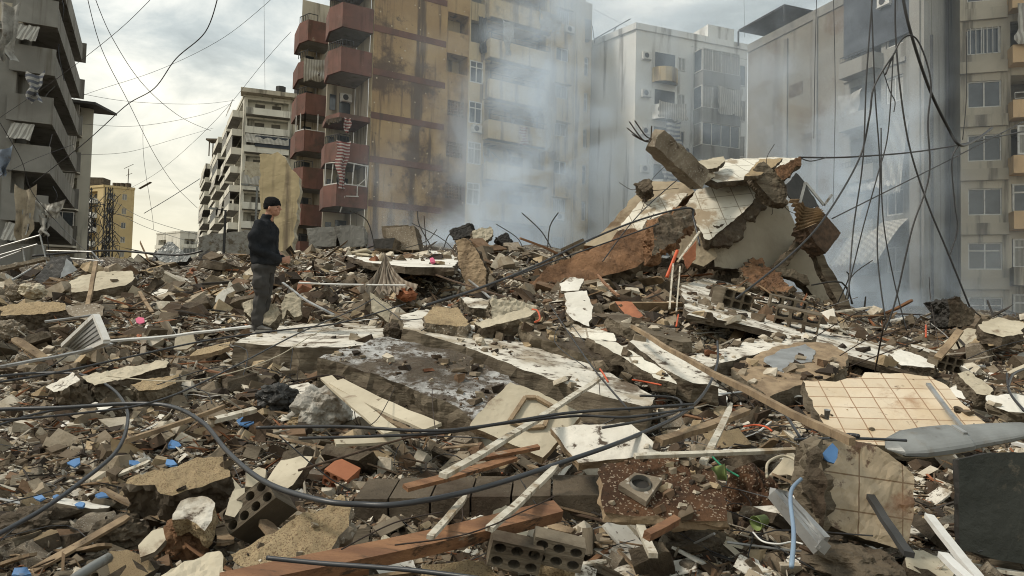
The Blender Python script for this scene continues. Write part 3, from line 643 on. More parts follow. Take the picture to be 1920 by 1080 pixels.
# ------------------------------------------------------------------ generic block with balcony columns
def block(name, label, A, C, D, z0, H, storeys, st, wallm, left_bays, right_bays, zbase, group='apartment blocks around the ruins', roofm='soffit', awn=0, seed=0, par='farwall', slit=True, awnm='awning'):
    """A far-left corner, C nearest corner, D right corner (plan). bays: (a0,a1,protrusion,type)"""
    rr = random.Random(seed)
    loc = ((A[0]+D[0])/2, (A[1]+D[1])/2+2, z0)
    B = empty(name, loc, label, 'building', group)
    wl = MB(); cnt = [0]
    for (O, Q, bays) in ((A, C, left_bays), (C, D, right_bays)):
        if bays is None: continue
        F = Facade(O, Q); ops = []
        for s in range(storeys):
            z = zbase + s*st
            for (a0, a1, pr, ty) in bays:
                if ty in ('balc', 'glaz'): ops.append((a0+.25, a1-.25, z+.15, z+st-.45, 1.3))
                elif ty == 'win': ops.append((a0, a1, z+1.0, z+2.3, .35))
                elif ty == 'dark': ops.append((a0, a1, z+.9, z+2.4, .8))
        F.wall(wl, 0, F.L, z0, H, ops); F.backs(wl, [o for o in ops if o[4] < 1.2], mi=1); F.backs(wl, [o for o in ops if o[4] >= 1.2], mi=0)
        for o in ops:
            if o[4] >= 1.2 and o[1]-o[0] > 1.5:
                q_ = (o[1]-o[0]); F.box(wl, o[0]+q_*.18, o[0]+q_*.42, o[2], o[3]-.35, -o[4]+.01, -o[4]+.06, 1); F.box(wl, o[0]+q_*.6, o[0]+q_*.82, o[2]+.8, o[3]-.35, -o[4]+.01, -o[4]+.06, 1)
        for s in range(storeys):
            z = zbase + s*st
            for (a0, a1, pr, ty) in bays:
                if ty in ('balc', 'glaz'):
                    mb = MB(); F.box(mb, a0, a1, z-.15, z+.95, pr-.12, pr); F.box(mb, a0, a0+.12, z-.15, z+.95, 0, pr-.12); F.box(mb, a1-.12, a1, z-.15, z+.95, 0, pr-.12)
                    b = mb.build('balcony', M[par], B); s_ = MB(); F.box(s_, a0+.02, a1-.02, z-.17, z+.02, 0, pr-.03); s_.build('slab', M['soffit'], b)
                    r_ = rr.random()
                    if ty == 'glaz' or r_ < .15:
                        F.window(B, a0+.05, a1-.05, z+.95, z+st-.35, mull=max(1, int((a1-a0)/1.1)), d=pr-.08, fw_=.06)
                        if ty == 'glaz': e_ = MB(); F.box(e_, a0, a1, z+st-.35, z+st-.16, 0, pr); e_.build('lintel', M[par], b)
                    elif r_ < awn:
                        mb = MB(); n = 12; a_, b_ = a0+.1, a1-.1
                        hh = rr.uniform(1.2, 2.2)
                        vs = [F.pt(a_+(b_-a_)*i/n, z+st-.3 - hh*j/4, pr+.05+.35*j/4*rr.uniform(.7,1)+.05*math.sin(i*2.2)) for j in range(5) for i in range(n+1)]
                        mb.add(vs, [(j*(n+1)+i, j*(n+1)+i+1, (j+1)*(n+1)+i+1, (j+1)*(n+1)+i) for j in range(4) for i in range(n)])
                        mb.build('awning', M[awnm], B)
                elif ty == 'win': F.window(B, a0, a1, z+1.0, z+2.3, mull=1)
        # roof parapet
        F.box(wl, -.1, F.L+.1, H, H+.5, -.3, .15)
    wl.build('wall', [M[wallm], M['inside']], B)
    rf = MB(); E = (A[0]+D[0]-C[0], A[1]+D[1]-C[1])
    rf.add([Vector((*p, H-.02)) for p in (A, C, D, E)], [(0,1,2,3)]); 
    rf.quad(Vector((*D,z0)), Vector((*E,z0)), Vector((*E,H)), Vector((*D,H))); rf.quad(Vector((*E,z0)), Vector((*A,z0)), Vector((*A,H)), Vector((*E,H)))
    rf.build('roof', M[roofm], B)
    return B
# pale blocks down the street on the left
block('apartment_building', 'pale apartment block with striped awnings just behind the raking grey balconies', (-47, 66), (-41.4, 62.2), (-36.6, 63.5), 0, 19.6, 6, 3.2, 'farwall', None, [(.6,4.2,1.1,'balc')], 1.2, awn=.9, seed=3)
mb = MB(); a = P(118,205,62); 
B1b = [o for o in COL.objects if o.name.startswith('apartment_building')][-1]
mb = MB(); mb.hexa([Vector(v) for v in [(-41,61,19.9),(-35.4,61.6,19.5),(-35.4,65,19.5),(-41,65,19.9),(-41,61,20.1),(-35.4,61.6,19.7),(-35.4,65,19.7),(-41,65,20.1)]]); mb.build('canopy', M['iron'], B1b)
By = block('apartment_building', 'yellow apartment block far down the street with white balconies and rooftop tanks', (-96.5, 162), (-88.1, 158), (-83, 161), 0, 29, 9, 3.1, 'yellow', [(.8,7.6,1.4,'balc')], [(.9,1.8,0,'win'),(3.6,4.5,0,'win')], .8, awn=.2, seed=5, par='whitewall')
mb = MB(); rr = random.Random(2)
for i in range(7):
    x = rr.uniform(-94.5,-84.5); y = 162; mb.tube([(x,y,29),(x,y,30.6)], .6, 8)
mb.box(-94.5,-90,161,164,29,31.6); mb.bar((-84,160,29.2),(-84,160,33.5),.12,.12); mb.bar((-85,160,33.5),(-83,160,34.5),.08,.08); mb.bar((-84.5,160,32),(-83.2,160,32.5),.08,.08)
mb.bar((-82.5,162,29.5),(-80,162,31),.9,.1); mb.build('water_tank', M['darkcon'], By)
block('apartment_building', 'small pale block at the street end beside the yellow block', (-112, 232), (-101, 224), (-96, 226), 0, 27, 8, 3.1, 'farwall', [(1,6,1,'balc')], [(1,4.5,1,'balc')], .8, seed=8)
block('apartment_building', 'low dull block at the street end nearest the man', (-86, 236), (-79, 226), (-72, 229), 0, 24, 7, 3.1, 'warmwall', [(1,7,1,'balc')], [(1,6,1,'balc')], .8, seed=9)
# the tall pale block behind the man
Bq = block('apartment_building', 'tall pale apartment block with stacked balconies behind the man', (-80.5, 192), (-44.6, 120), (-33.5, 124), 0, 38.0, 12, 3.1, 'farwall',
      [(2,14,1.6,'balc'),(16,30,2.2,'balc'),(32,44,1.4,'balc'),(46,58,2.0,'balc'),(60,68,1.5,'balc'),(70,79,1.6,'balc')], [(.3,7.2,1.6,'balc')], .9, awn=.45, seed=12)
mb = MB(); F3 = Facade((-44.6,120),(-33.5,124))
F3.box(mb, -.6, 10.6, 38.3, 39.0, -1, 1.9); F3.box(mb, 7.6, 11.8, 20, 38.4, 0, .35); mb.build('cornice', M['warmwall'], Bq)
mb = MB(); 
for a in (3.2, 6.2, 7.4): mb.tube([F3.pt(a+2.5,38.9,-3), F3.pt(a+2.5,41.2,-3)], .85, 8)
mb.build('water_tank', M['iron'], Bq)
mb = MB(); F3.box(mb, 1.9, 9.0, 29.6, 31.4, 1.65, 1.75); mb.build('curtain', M['blueawn'], Bq)
mb = MB(); F3.box(mb, .5, 7, 24.1, 27.0, 1.66, 1.76); mb.build('curtain', M['cream'], Bq)
mb = MB(); q = Vector((-68,167,0)); 
for s in range(4): mb.bar(q+Vector((-1.2+2.4*(s%2),-1+2*(s//2),38)), q+Vector((-1.2+2.4*(s%2),-1+2*(s//2),41.5)), .2,.2)
mb.box(q.x-1.8,q.x+1.8,q.y-1.6,q.y+1.6,41.5,41.9); mb.build('roof_hut', M['darkcon'], Bq)

# ------------------------------------------------------------------ pale block right of the tan one
A6 = (5.9, 62.5); C6 = ((1185-960)/FPX*58, 58.0); D6 = ((1398-960)/FPX*62, 62.0)
B6 = block('apartment_building', 'pale bluish apartment block behind the smoke with a stack of rounded balconies', A6, C6, D6, 0, 25.6, 0, 3.03, 'whitewall', [], [], 0)
F6 = Facade(C6, D6)
wl = MB(); ZB6 = [.55+3.03*k for k in range(9)]
a_r = px_to_a(F6, 1217), px_to_a(F6, 1262)
for k, z in enumerate(ZB6[:8]):
    # rounded balcony
    c = (a_r[0]+a_r[1])/2; r_ = (a_r[1]-a_r[0])/2
    pl = [F6.pt(c+r_*math.cos(t), 0, .95*math.sin(t)) for t in [math.pi*i/8 for i in range(9)]]
    pl = [(p.x, p.y) for p in pl]; s_ = MB(); p_ = MB(); polybay(s_, p_, pl, z, .95, th=.1)
    b = p_.build('balcony', M['whitewall' if k < 7 else 'tanclean'], B6); s_.build('slab', M['soffit'], b)
    d_ = MB(); F6.box(d_, a_r[0]+.25, a_r[1]-.1, z, z+2.3, .0, .02); d_.build('door', M['glass'], B6)
    F6.window(B6, a_r[1]+.15, a_r[1]+.85, z+1.1, z+2.2, mull=1, d=.03)
    if 1 < k < 8: acunit(F6, B6, a_r[0]-1.05, z+1.5)
    # glazed bays
    a0, a1 = px_to_a(F6, 1296), px_to_a(F6, 1366)
    mb = MB(); F6.box(mb, a0, a1, z-.2, z+1.0, 0, 1.3); F6.box(mb, a0+.15, a1-.15, z+1.0, z+2.84, 0, .5, 0); b = mb.build('balcony', M['greywall'], B6)
    F6.window(B6, a0, a1, z+1.0, z+2.84, mull=3, d=1.2, fw_=.06)
    Fs = Facade(F6.pt(a0,0,0)[:2], F6.pt(a0,0,1.3)[:2]); Fs.window(B6, .05, 1.2, z+1.0, z+2.84, mull=0, d=.03, fw_=.06)
    F6.window(B6, a1+.3, a1+1.5, z+.7, z+2.5, mull=1, d=.03)
    if k in (3, 4, 5): acunit(F6, B6, a0-1.1, z+.3)
hung(F6, a_r[0], a_r[1]+.3, ZB6[6]+1.1, 1.1, 1.4, 'awning', 'striped curtain round the second highest rounded balcony of the pale block', 41, narrow=1, depth=.15)
hung(F6, a_r[0]+.7, a_r[1]-.2, ZB6[5]+2.6, 1.0, 2.6, 'rag', 'long pale cloth trailing between the rounded balconies', 42, narrow=.8)
hung(F6, a_r[0]+.4, a_r[1]-.2, ZB6[4]+2.4, 1.0, 2.4, 'rag', 'pale cloth hanging over the rounded balcony just left of the tilted beam', 43, narrow=1)
for z, dr, sd, lab in ((ZB6[6]+2.9, 2.3, 44, 'striped blind over the highest glazed bay of the pale block'), (ZB6[4]+2.9, 2.7, 45, 'torn striped blind over the lowest clear glazed bay of the pale block')):
    hung(F6, px_to_a(F6,1322), px_to_a(F6,1366)+.1, z, 1.45, dr, 'awning', lab, sd, narrow=.95, depth=.15)
mb = MB(); 
for a in (1.2, 3): mb.bar((px_to_a(F6,1100)*0+6.2+a, 61, 25.6), (6.2+a+.8, 60.6, 26.9), .07, .07)
mb.bar((6.4,61,25.9),(9.2,59.8,27.2),.06,.06); mb.bar((6.4,61,25.6),(6.2,61,27.0),.06,.06); mb.build('roof_rail', M['iron'], B6)
mb = MB(); F6.box(mb, -3.4, -2.2, 25.6, 27.3, -5, -3.5); mb.build('roof_hut', M['greywall'], B6)
mb = MB(); F6.box(mb, px_to_a(F6,1322), px_to_a(F6,1372), 25.6, 27.2, -3, .0); mb.build('stair_head', M['whitewall'], B6)

# ------------------------------------------------------------------ big grey block on the right
A7 = Vector((15.8, 50)); Q7 = Vector((20.8, 37))
F7 = Facade(A7, Q7); L7 = F7.L
B7 = empty('apartment_building', (22, 46, 0), 'big grey block on the right with a blank weathered party wall and hanging cables', 'building', 'apartment blocks around the ruins')
aE = px_to_a(F7, 1582); aC = px_to_a(F7, 1700)
ZB7 = [1.2+3.03*k for k in range(10)]
wl = MB(); ops = []
for k, z in enumerate(ZB7): ops += [(aE+.5, aE+2.6, z+.5, z+2.5, 1.6), (aE+2.9, aE+4.0, z+.9, z+2.3, 1.0)] if k < 6 else [(aE+2.6, aE+5.2, z+.9, z+2.5, .5)]
F7.wall(wl, 0, aE, 0, 21.4, [], mi=0); F7.wall(wl, aE, L7, 0, 29, ops, mi=1, d=.0); F7.backs(wl, ops, mi=2)
G7 = Facade(Q7, (27.0, 45.2)); G7.wall(wl, 0, G7.L, 0, 29, [], mi=1)
wl.build('wall', [M['plainwall'], M['greywall'], M['inside']], B7)
for k, z in enumerate(ZB7):
    if k >= 6: F7.window(B7, aE+2.6, aE+5.2, z+.9, z+2.5, mull=2, broken=1)
    else: F7.window(B7, aE+2.92, aE+3.98, z+.92, z+2.28, mull=1, broken=1)
    if k < 6:
        mb = MB(); F7.box(mb, aE+.35, aE+2.75, z-.1, z+.75, .02, .75); mb.build('balcony', M['greywall'], B7)
        if k % 2: mb = MB(); F7.railing(mb, aE+.4, aE+2.7, z+.75, .35, .7, step=.2); mb.build('railing', M['iron'], B7)
    mb = MB(); F7.box(mb, aE+.02, aC, z-.12, z+.12, 0, .08); mb.build('floor_band', M['greywall'], B7)
acunit(F7, B7, aE+2.6, ZB7[6]+.2)
for k, z in enumerate(ZB7[6:8]):
    mb = MB(); F7.box(mb, aE+.8, aE+1.3, z+1.0, z+1.5, .0, .02); mb.build('vent', M['black'], B7)
for a0, a1, z, dr, out, sd in ((aE+1.3, aC+.2, 7.9, 2.4, 2.2, 1), (aE+3.2, aC+.3, 13.2, 4.0, .7, 2), (aE+1.0, aC, 10.6, 1.0, .8, 3)):
    mb = MB(); n = 40
    vs = [F7.pt(a0+(a1-a0)*i/n, z-dr*j/5+.08*math.sin(i*1.7)*j/5, .1+out*(j/5)**.8+.05*math.sin(i*2.5)) for j in range(6) for i in range(n+1)]
    mb.add(vs, [(j*(n+1)+i, j*(n+1)+i+1, (j+1)*(n+1)+i+1, (j+1)*(n+1)+i) for j in range(5) for i in range(n)])
    mb.build('awning', M['awning'], B7)
for a, z0_, z1_ in ((aE*.42, 12.5, 20.5), (aE*.72, 6, 21)):
    mb = MB(); F7.box(mb, a, a+.35, z0_, z1_, .0, .10); mb.build('duct', M['greywall'], B7)
for a, z, w_, h_ in ((1.0,14.2,1.6,1.1),(2.6,9.5,2.2,1.4),(5.2,12.0,1.5,2.0),(4.0,16.6,1.2,.8)):
    mb = MB(); F7.box(mb, a, a+w_, z, z+h_, .0, .012); mb.build('render_patch', M['darkcon' if w_ < 1.55 else 'soffit'], B7)
mb = MB(); F7.box(mb, 0, aE, 20.9, 21.45, .001, .06); mb.build('coping', M['soffit'], B7)
mb = MB(); F7.box(mb, aC+.5, aC+1.1, 0, 29, 0, .35); F7.box(mb, L7-.5, L7+.001, 0, 29, .002, .25); mb.build('pilaster', M['greywall'], B7)
mb = MB(); mb.tube([F7.pt(aC+1.6,1,.1),F7.pt(aC+1.6,17,.1)], .07, 6); mb.tube([F7.pt(aC-.4,19,.1),F7.pt(aC-.4,29,.1)], .07, 6); mb.build('drainpipe', M['iron'], B7)
mb = MB(); q = [F7.pt(-.3,21.4,.6), F7.pt(4.2,21.4,.6), F7.pt(4.2,21.4,-4), F7.pt(-.3,21.4,-4)]
mb.hexa([v+Vector((0,0,1.0)) for v in q]+[v+Vector((0,0,1.12)) for v in q])
for i in (0,1,2,3): mb.bar(q[i]*1.0+Vector((0,0,.0)), q[i]+Vector((0,0,1.0)), .1,.1)
mb.build('roof_canopy', M['iron'], B7)
mb = MB(); F7.box(mb, aE+.1, L7-.9, 17.6, 28.5, .09, .14); mb.build('dark_netting', M['blueawn'], B7)
hung(F7, aE+.2, aE+1.9, 15.4, .6, 1.9, 'ragplain', 'knotted grey cloth swinging from a dark opening of the big grey block', 51, narrow=.5)
hung(F7, aE+.5, aE+2.0, 9.6, .5, 1.5, 'ragbeige', 'ragged sheet sagging from the third floor of the big grey block', 52, narrow=.8)

# ------------------------------------------------------------------ peach-banded block at the right edge
O8 = Vector((25.0, 41.2)); Q8 = Vector((33, 38.6)); F8 = Facade(O8, Q8)
B8 = empty('apartment_building', (30, 45, 0), 'apartment block at the right edge with peach balcony bands and white framed windows', 'building', 'apartment blocks around the ruins')
wl = MB(); ops = []; ZB8 = [z-.5 for z in (2.05+3.03*k for k in range(-1, 9))]
for z in ZB8: ops += [(.35, 2.0, z+1.0, z+2.5, .35), (2.45, 7.6, z+1.1, z+2.7, .5 if z < 8.5 else 1.8)]
F8.wall(wl, 0, F8.L, 0, 28, ops, mi=0); F8.backs(wl, ops, mi=1)
wl.quad(F8.pt(0,0,-9), F8.pt(0,0,0), F8.pt(0,28,0), F8.pt(0,28,-9)); wl.build('wall', [M['warmwall'], M['inside']], B8)
for k, z in enumerate(ZB8):
    mb = MB(); F8.box(mb, 2.3, 8.2, z+.1, z+1.08, 0, .9); mb.build('balcony', M['orange'] if 2 < k < 9 else M['warmwall'], B8)
    mb = MB(); F8.box(mb, -.05, 2.28, z-.1, z+.55, .0, .18); mb.build('floor_band', M['warmwall'], B8)
    F8.window(B8, .35, 2.0, z+1.0, z+2.5, mull=1, transom=k < 3, bars=6 if k == 6 else 0)
    if k in (1,2,3,4): F8.window(B8, 2.5, 7.5, z+1.1, z+2.7, mull=5 if k != 4 else 4, transom=True, d=-.05 if k != 4 else .85, fw_=.09)
    if k == 5:
        r = MB(); F8.railing(r, 2.4, 8, z+1.08, .4, .85, step=1.0); r.build('railing', M['alu'], B8)
    if k == 8: r = MB(); F8.railing(r, 2.4, 8, z+1.08, .7, .85, step=.15); r.build('railing', M['iron'], B8)
    if k in (5,6,7): F8.window(B8, 4.6, 6.4, z+1.12, z+2.6, mull=1, d=-1.7)
hung(F8, 2.5, 7.9, ZB8[6]+3.3, 1.1, 2.3, 'awning', 'torn striped awning hanging over the upper balcony at the right edge', 61, narrow=1.0, depth=.2)
# ================================================================== THE RUBBLE FIELD: things one can point to
FOOT = []      # footprints the loose surface is cleared under: (xy polygon, p0, n, thickness)
HPOLY = []     # picture outlines kept free of large loose pieces
def jag(pts, amp, n, rr):
    out = []
    for i, p in enumerate(pts):
        q = pts[(i+1) % len(pts)]; e = q-p; k = max(1, min(14, int(e.length/max(amp*4, .05)))); side = n.cross(e).normalized() if e.length > 1e-6 else n
        for j in range(k):
            t = j/k; out.append(p + e*t + side*(rr.uniform(-amp, amp) if j else rr.uniform(-amp,amp)*.3))
    return out
def slab(name, label, cat, poly, base, n=(0,-.25,1), thick=.2, top='white', side='darkcon', lift=.22, d=None, jg=.02, uv=None, group=None, clear=True, parent=None, taper=.0, seed=None, keep=True, rebar=0, relief=None):
    rr = random.Random(seed if seed is not None else int(poly[0][0]*7+poly[0][1]))
    n = Vector(n).normalized()
    p0 = P(base[0], base[1], d) if d else G(base[0], base[1], lift)
    T = jag([onplane(x, y, p0, n) for x, y in poly], jg, n, rr)
    # counter-clockwise seen from the normal
    ar = sum((T[i]-p0).cross(T[(i+1)%len(T)]-p0).dot(n) for i in range(len(T)))
    if ar < 0: T = T[::-1]
    c = sum(T, Vector())/len(T)
    B_ = [p - n*thick*rr.uniform(.82, 1.12) + (c-p)*(taper*rr.uniform(.2,1.6)) for p in T]
    Mi = [p - n*thick*rr.uniform(.35, .6) + (p-c).normalized()*rr.uniform(-.6, .7)*min(jg*1.6,.06) for p in T]
    k = len(T); mb = MB()
    mb.add(T+Mi+B_, [tuple(range(k))], 0)
    mb.f += [(i, i+k, (i+1)%k+k, (i+1)%k) for i in range(k)] + [(i+k, i+2*k, (i+1)%k+2*k, (i+1)%k+k) for i in range(k)] + [tuple(range(3*k-1, 2*k-1, -1))]
    mb.m += [1]*(2*k+1)
    loc = centroid(B_)
    o = mb.build(name, [M[top], M[side]], parent, loc=None if parent else loc)
    # planar UV in metres
    ux = Vector(uv) if uv else Vector((1,0,0)); ux = (ux - n*ux.dot(n)).normalized(); uy = n.cross(ux)
    me = o.data; off = loc if not parent else world_loc(parent)
    ul = me.uv_layers.new(name='UVMap')
    co = [Vector(v.co)+off-p0 for v in me.vertices]
    buf = [0.0]*(len(me.loops)*2)
    for l in me.loops: q = co[l.vertex_index]; buf[2*l.index] = q.dot(ux); buf[2*l.index+1] = q.dot(uy)
    ul.data.foreach_set('uv', buf)
    size = max((p-c).length for p in T); rl = relief if relief is not None else min(.02, max(.0015, thick*.07))
    bm = bmesh.new(); bm.from_mesh(me); bmesh.ops.triangulate(bm, faces=bm.faces)
    tl = max(.035, size/16)
    for it in range(6):
        le = [e for e in bm.edges if e.calc_length() > tl]
        if not le or len(bm.faces) > 9000: break
        bmesh.ops.subdivide_edges(bm, edges=le, cuts=1); bmesh.ops.triangulate(bm, faces=[f for f in bm.faces if len(f.verts) > 3])
    bm.normal_update(); of = Vector(off)
    for v in bm.verts:
        q_ = v.co+of; f_ = noise.fractal(q_*(1.6/max(size,.3))*3, .8, 2.2, 5); sidey = 1-abs(v.normal.dot(n))
        v.co += v.normal*f_*rl*(1+2.0*sidey)
    bm.to_mesh(me); bm.free()
    if not parent and label: tag(o, label, cat, group)
    if clear: FOOT.append(([(p.x, p.y) for p in T], p0, n, thick, 5.0 if top == 'soil' else 1.0 if top in ('dusted','whitedirty','darkcon','board','wood') else .25 if top not in ('tileb','cream') else .06))
    if keep: HPOLY.append(poly)
    if rebar:
        for i in range(rebar):
            j = rr.randrange(k); q = B_[j].lerp(T[j], .5); od = (T[j]-c).normalized()
            r_ = MB(); r_.tube(spline([q - od*.1, q+od*rr.uniform(.1,.3)+Vector((0,0,rr.uniform(-.05,.1))), q+od*rr.uniform(.3,.7)+Vector((rr.uniform(-.2,.2),0,rr.uniform(-.2,.3)))], 4), .008, 5); r_.build('rebar', M['rebar'], o)
    return o
def line3(pts, lift=.3):
    out = []
    for p in pts:
        if len(p) == 3: out.append(P(p[0], p[1], p[2]))
        else: out.append(G(p[0], p[1], lift))
    return out
def cable(label, pts, r=.02, m_='cable', name='cable', cat='cable', lift=.3, group=None, n=8):
    if len(pts[0]) == 2: r = r*.5
    elif pts[0][1] < 400 and pts[0][2] > 25: r = r*.5
    q = spline(line3(pts, lift), n); mb = MB(); mb.tube(q, r, 7)
    o = mb.build(name, M[m_], None, smooth=True, loc=q[0]); return tag(o, label, cat, group)
def stick(label, a, b, w_=.06, h_=.03, m_='palewood', name='wooden_strip', cat='wood strip', lift=.3, split=0, group=None):
    if name not in ('timber_beam','cream_strip'): w_ *= .58; h_ *= .7
    A, B_ = line3([a, b], lift); mb = MB(); rr = random.Random(int(a[0]*3+a[1]))
    n = 7; ax = (B_-A); L = ax.length; ax.normalize(); x = ax.cross(Vector((0,-.5,1))).normalized(); y = x.cross(ax).normalized()
    rings = []
    for i in range(n+1):
        t = i/n; c = A.lerp(B_, t) + y*(-.012*L*math.sin(math.pi*t)*rr.uniform(.3,1)); ww = w_*(1-(.75 if i in (n,) and split else 0)*rr.random())
        rings += [c+x*-ww/2+y*-h_/2, c+x*ww/2+y*-h_/2, c+x*ww/2*rr.uniform(.9,1.05)+y*h_/2, c+x*-ww/2+y*h_/2*rr.uniform(.9,1.1)]
    fs = [(i*4+k, i*4+(k+1)%4, i*4+4+(k+1)%4, i*4+4+k) for i in range(n) for k in range(4)] + [(3,2,1,0), (4*n,4*n+1,4*n+2,4*n+3)]
    mb.add(rings, fs); o = mb.build(name, M[m_], None, loc=A); return tag(o, label, cat, group)

# ---- slabs in the middle
slab('concrete_slab', 'broken concrete slab with a white plastered top that the man stands on', 'concrete slab',
     [(440,642),(470,628),(520,612),(610,606),(690,608),(742,620),(700,645),(640,652),(560,650)], (500,624), (0,-.06,1), .33, 'whitedirty', 'board', d=9.7, jg=.03, rebar=2)
FOOT[0] = (*FOOT[0][:4], .15)
slab('concrete_slab', 'large dark slab dusted with white powder, in front of the long beam-edged slab', 'concrete slab',
     [(597,672),(640,655),(725,632),(800,650),(880,668),(955,705),(985,735),(960,762),(900,800),(860,765),(760,722),(680,695)], (790,715), (.05,-.30,1), .36, 'dusted', 'board', lift=.36, jg=.04, rebar=3)
slab('concrete_slab', 'long thick concrete slab with board-marked edge and white top running down to the right', 'concrete slab',
     [(750,592),(800,580),(905,612),(1000,640),(1120,688),(1225,742),(1215,765),(1130,745),(1000,700),(860,645),(755,615)], (960,655), (.10,-.16,1), .34, 'whitedirty', 'board', lift=.42, jg=.025, rebar=2)
slab('stucco_fragment', 'tan rough-coated wall block sitting on the left end of the long slab', 'rubble', [(796,592),(812,577),(858,577),(880,606),(872,612),(797,606)], (835,596), (0,-.28,1), .2, 'stucco', 'concrete', lift=.62, jg=.008)
slab('block_wall_fragment', 'hollow block wall strip with plaster skin lying tilted on the long slab', 'rubble', [(890,606),(985,577),(1004,584),(995,592),(905,616)], (950,594), (-.12,-.45,1), .17, 'cream', 'board', lift=.66, jg=.01)
slab('wall_fragment', 'upright cream-faced piece with a broken brick end behind the tilted block strip', 'rubble', [(920,560),(952,557),(1005,572),(1003,600),(922,600)], (960,585), (.2,-1,.35), .22, 'cream', 'board', lift=.5, jg=.012)
slab('plaster_fragment', 'pointed white plaster sheet standing beside the grey block left of centre', 'plaster panel', [(694,548),(735,575),(728,605),(712,592),(697,585)], (712,590), (.25,-1,.3), .12, 'cream', 'darkcon', lift=.3, jg=.008)
slab('plaster_fragment', 'big white plaster sheet with torn edges below the rusty slab', 'plaster panel', [(1058,550),(1100,545),(1112,575),(1105,612),(1075,600),(1062,585)], (1080,585), (0,-.8,1), .07, 'white', 'concrete', lift=.45, jg=.02)
slab('plaster_fragment', 'small white plaster sheet with a snapped upper corner above the big torn one', 'plaster panel', [(1048,532),(1068,520),(1095,523),(1085,545),(1052,545)], (1070,538), (0,-.7,1), .06, 'white', 'concrete', lift=.45, jg=.02)
slab('plaster_fragment', 'white plaster flap among the bricks left of the red tile', 'plaster panel', [(862,556),(925,563),(926,580),(880,576)], (900,570), (0,-.3,1), .12, 'whitedirty', 'board', lift=.5, jg=.015)
slab('clay_tile', 'flat orange clay tile right of the torn white plaster', 'tile', [(1153,565),(1185,566),(1212,600),(1180,600)], (1180,585), (0,-.6,1), .05, 'terra', 'rust', lift=.5, jg=.008)
slab('tiled_fragment', 'piece of pale floor tiling on the hollow blocks right of the long slab', 'rubble', [(1045,605),(1100,615),(1150,625),(1155,640),(1080,632)], (1100,622), (0,-.4,1), .1, 'tilew', 'board', lift=.55, jg=.01)
slab('tiled_fragment', 'narrow strip of tiles sliding down right of the pale tiled piece', 'rubble', [(1100,632),(1150,640),(1240,690),(1270,720),(1235,712),(1160,665)], (1180,668), (.05,-.3,1), .12, 'tilew', 'board', lift=.5, jg=.015)
slab('block_wall_fragment', 'grey-brown beam of hollow blocks lying above the sliding tiles', 'rubble', [(975,610),(1010,600),(1120,648),(1170,668),(1160,685),(1080,660),(1000,632)], (1080,640), (.08,-.35,1), .2, 'darkcon', 'board', lift=.5, jg=.03)
slab('block_wall_fragment', 'stack of broken hollow blocks with a white skin beside the grey pipe', 'rubble', [(1180,640),(1215,632),(1330,700),(1350,725),(1300,718),(1240,690)], (1265,680), (.08,-.3,1), .18, 'whitedirty', 'board', lift=.5, jg=.03)
slab('block_wall_fragment', 'row of perforated blocks with holes in their edge below the orange cable tie', 'rubble', [(1135,590),(1160,585),(1290,625),(1300,640),(1280,642),(1170,612)], (1220,615), (.06,-.3,1), .15, 'board', 'board', lift=.5, jg=.015)
slab('concrete_slab', 'brown wet slab with a torn silver film patch on top', 'concrete slab', [(1370,690),(1440,655),(1500,640),(1560,645),(1590,662),(1585,685),(1560,705),(1480,730),(1440,745),(1400,715)], (1480,690), (.02,-.28,1), .25, 'wood', 'board', lift=.35, jg=.03)
slab('silver_film', 'torn silver sheet stuck on the brown wet slab', 'film', [(1432,672),(1465,655),(1510,645),(1530,660),(1522,678),(1480,682),(1470,697),(1450,692)], (1480,672), (.02,-.28,1), .012, 'steel', 'steel', lift=.385, jg=.02, clear=False)
slab('concrete_slab', 'board-marked slab edge crusted with white chips above the brown wet slab', 'concrete slab', [(1285,665),(1345,655),(1470,625),(1530,632),(1480,650),(1400,668),(1330,690)], (1400,655), (0,-.2,1), .35, 'whitedirty', 'board', lift=.35, jg=.03)
slab('floor_slab', 'long white-chipped slab sloping down to the right below the collapsed house', 'concrete slab', [(1278,535),(1330,520),(1420,535),(1500,575),(1620,625),(1760,690),(1720,700),(1600,668),(1480,630),(1380,605),(1290,590)], (1500,610), (.21,-.2,1), .10, 'whitedirty', 'darkcon', lift=.10, jg=.06, keep=False)
slab('concrete_slab', 'flat slab with a pale top lying right of the hollow brick', 'concrete slab', [(1668,665),(1690,655),(1755,678),(1752,690),(1690,685)], (1710,675), (0,-.25,1), .16, 'white', 'darkcon', lift=.3, jg=.015)
slab('concrete_slab', 'pale cracked slab tilted against the rubble at the far right', 'concrete slab', [(1832,608),(1870,594),(1918,605),(1920,625),(1880,632),(1845,622)], (1875,615), (0,-.3,1), .2, 'cream', 'darkcon', lift=.5, jg=.03)
slab('plaster_fragment', 'white marbled panel at the right edge under the bent rods', 'plaster panel', [(1850,742),(1900,738),(1990,750),(1990,775),(1890,772),(1858,760)], (1890,755), (0,-.35,1), .1, 'white', 'board', lift=.35, jg=.03)
slab('stucco_fragment', 'tan rendered plank-like piece lying left of the white marbled panel', 'rubble', [(1795,700),(1815,695),(1862,728),(1858,742),(1830,738)], (1830,720), (0,-.4,1), .14, 'cream', 'board', lift=.4, jg=.012)
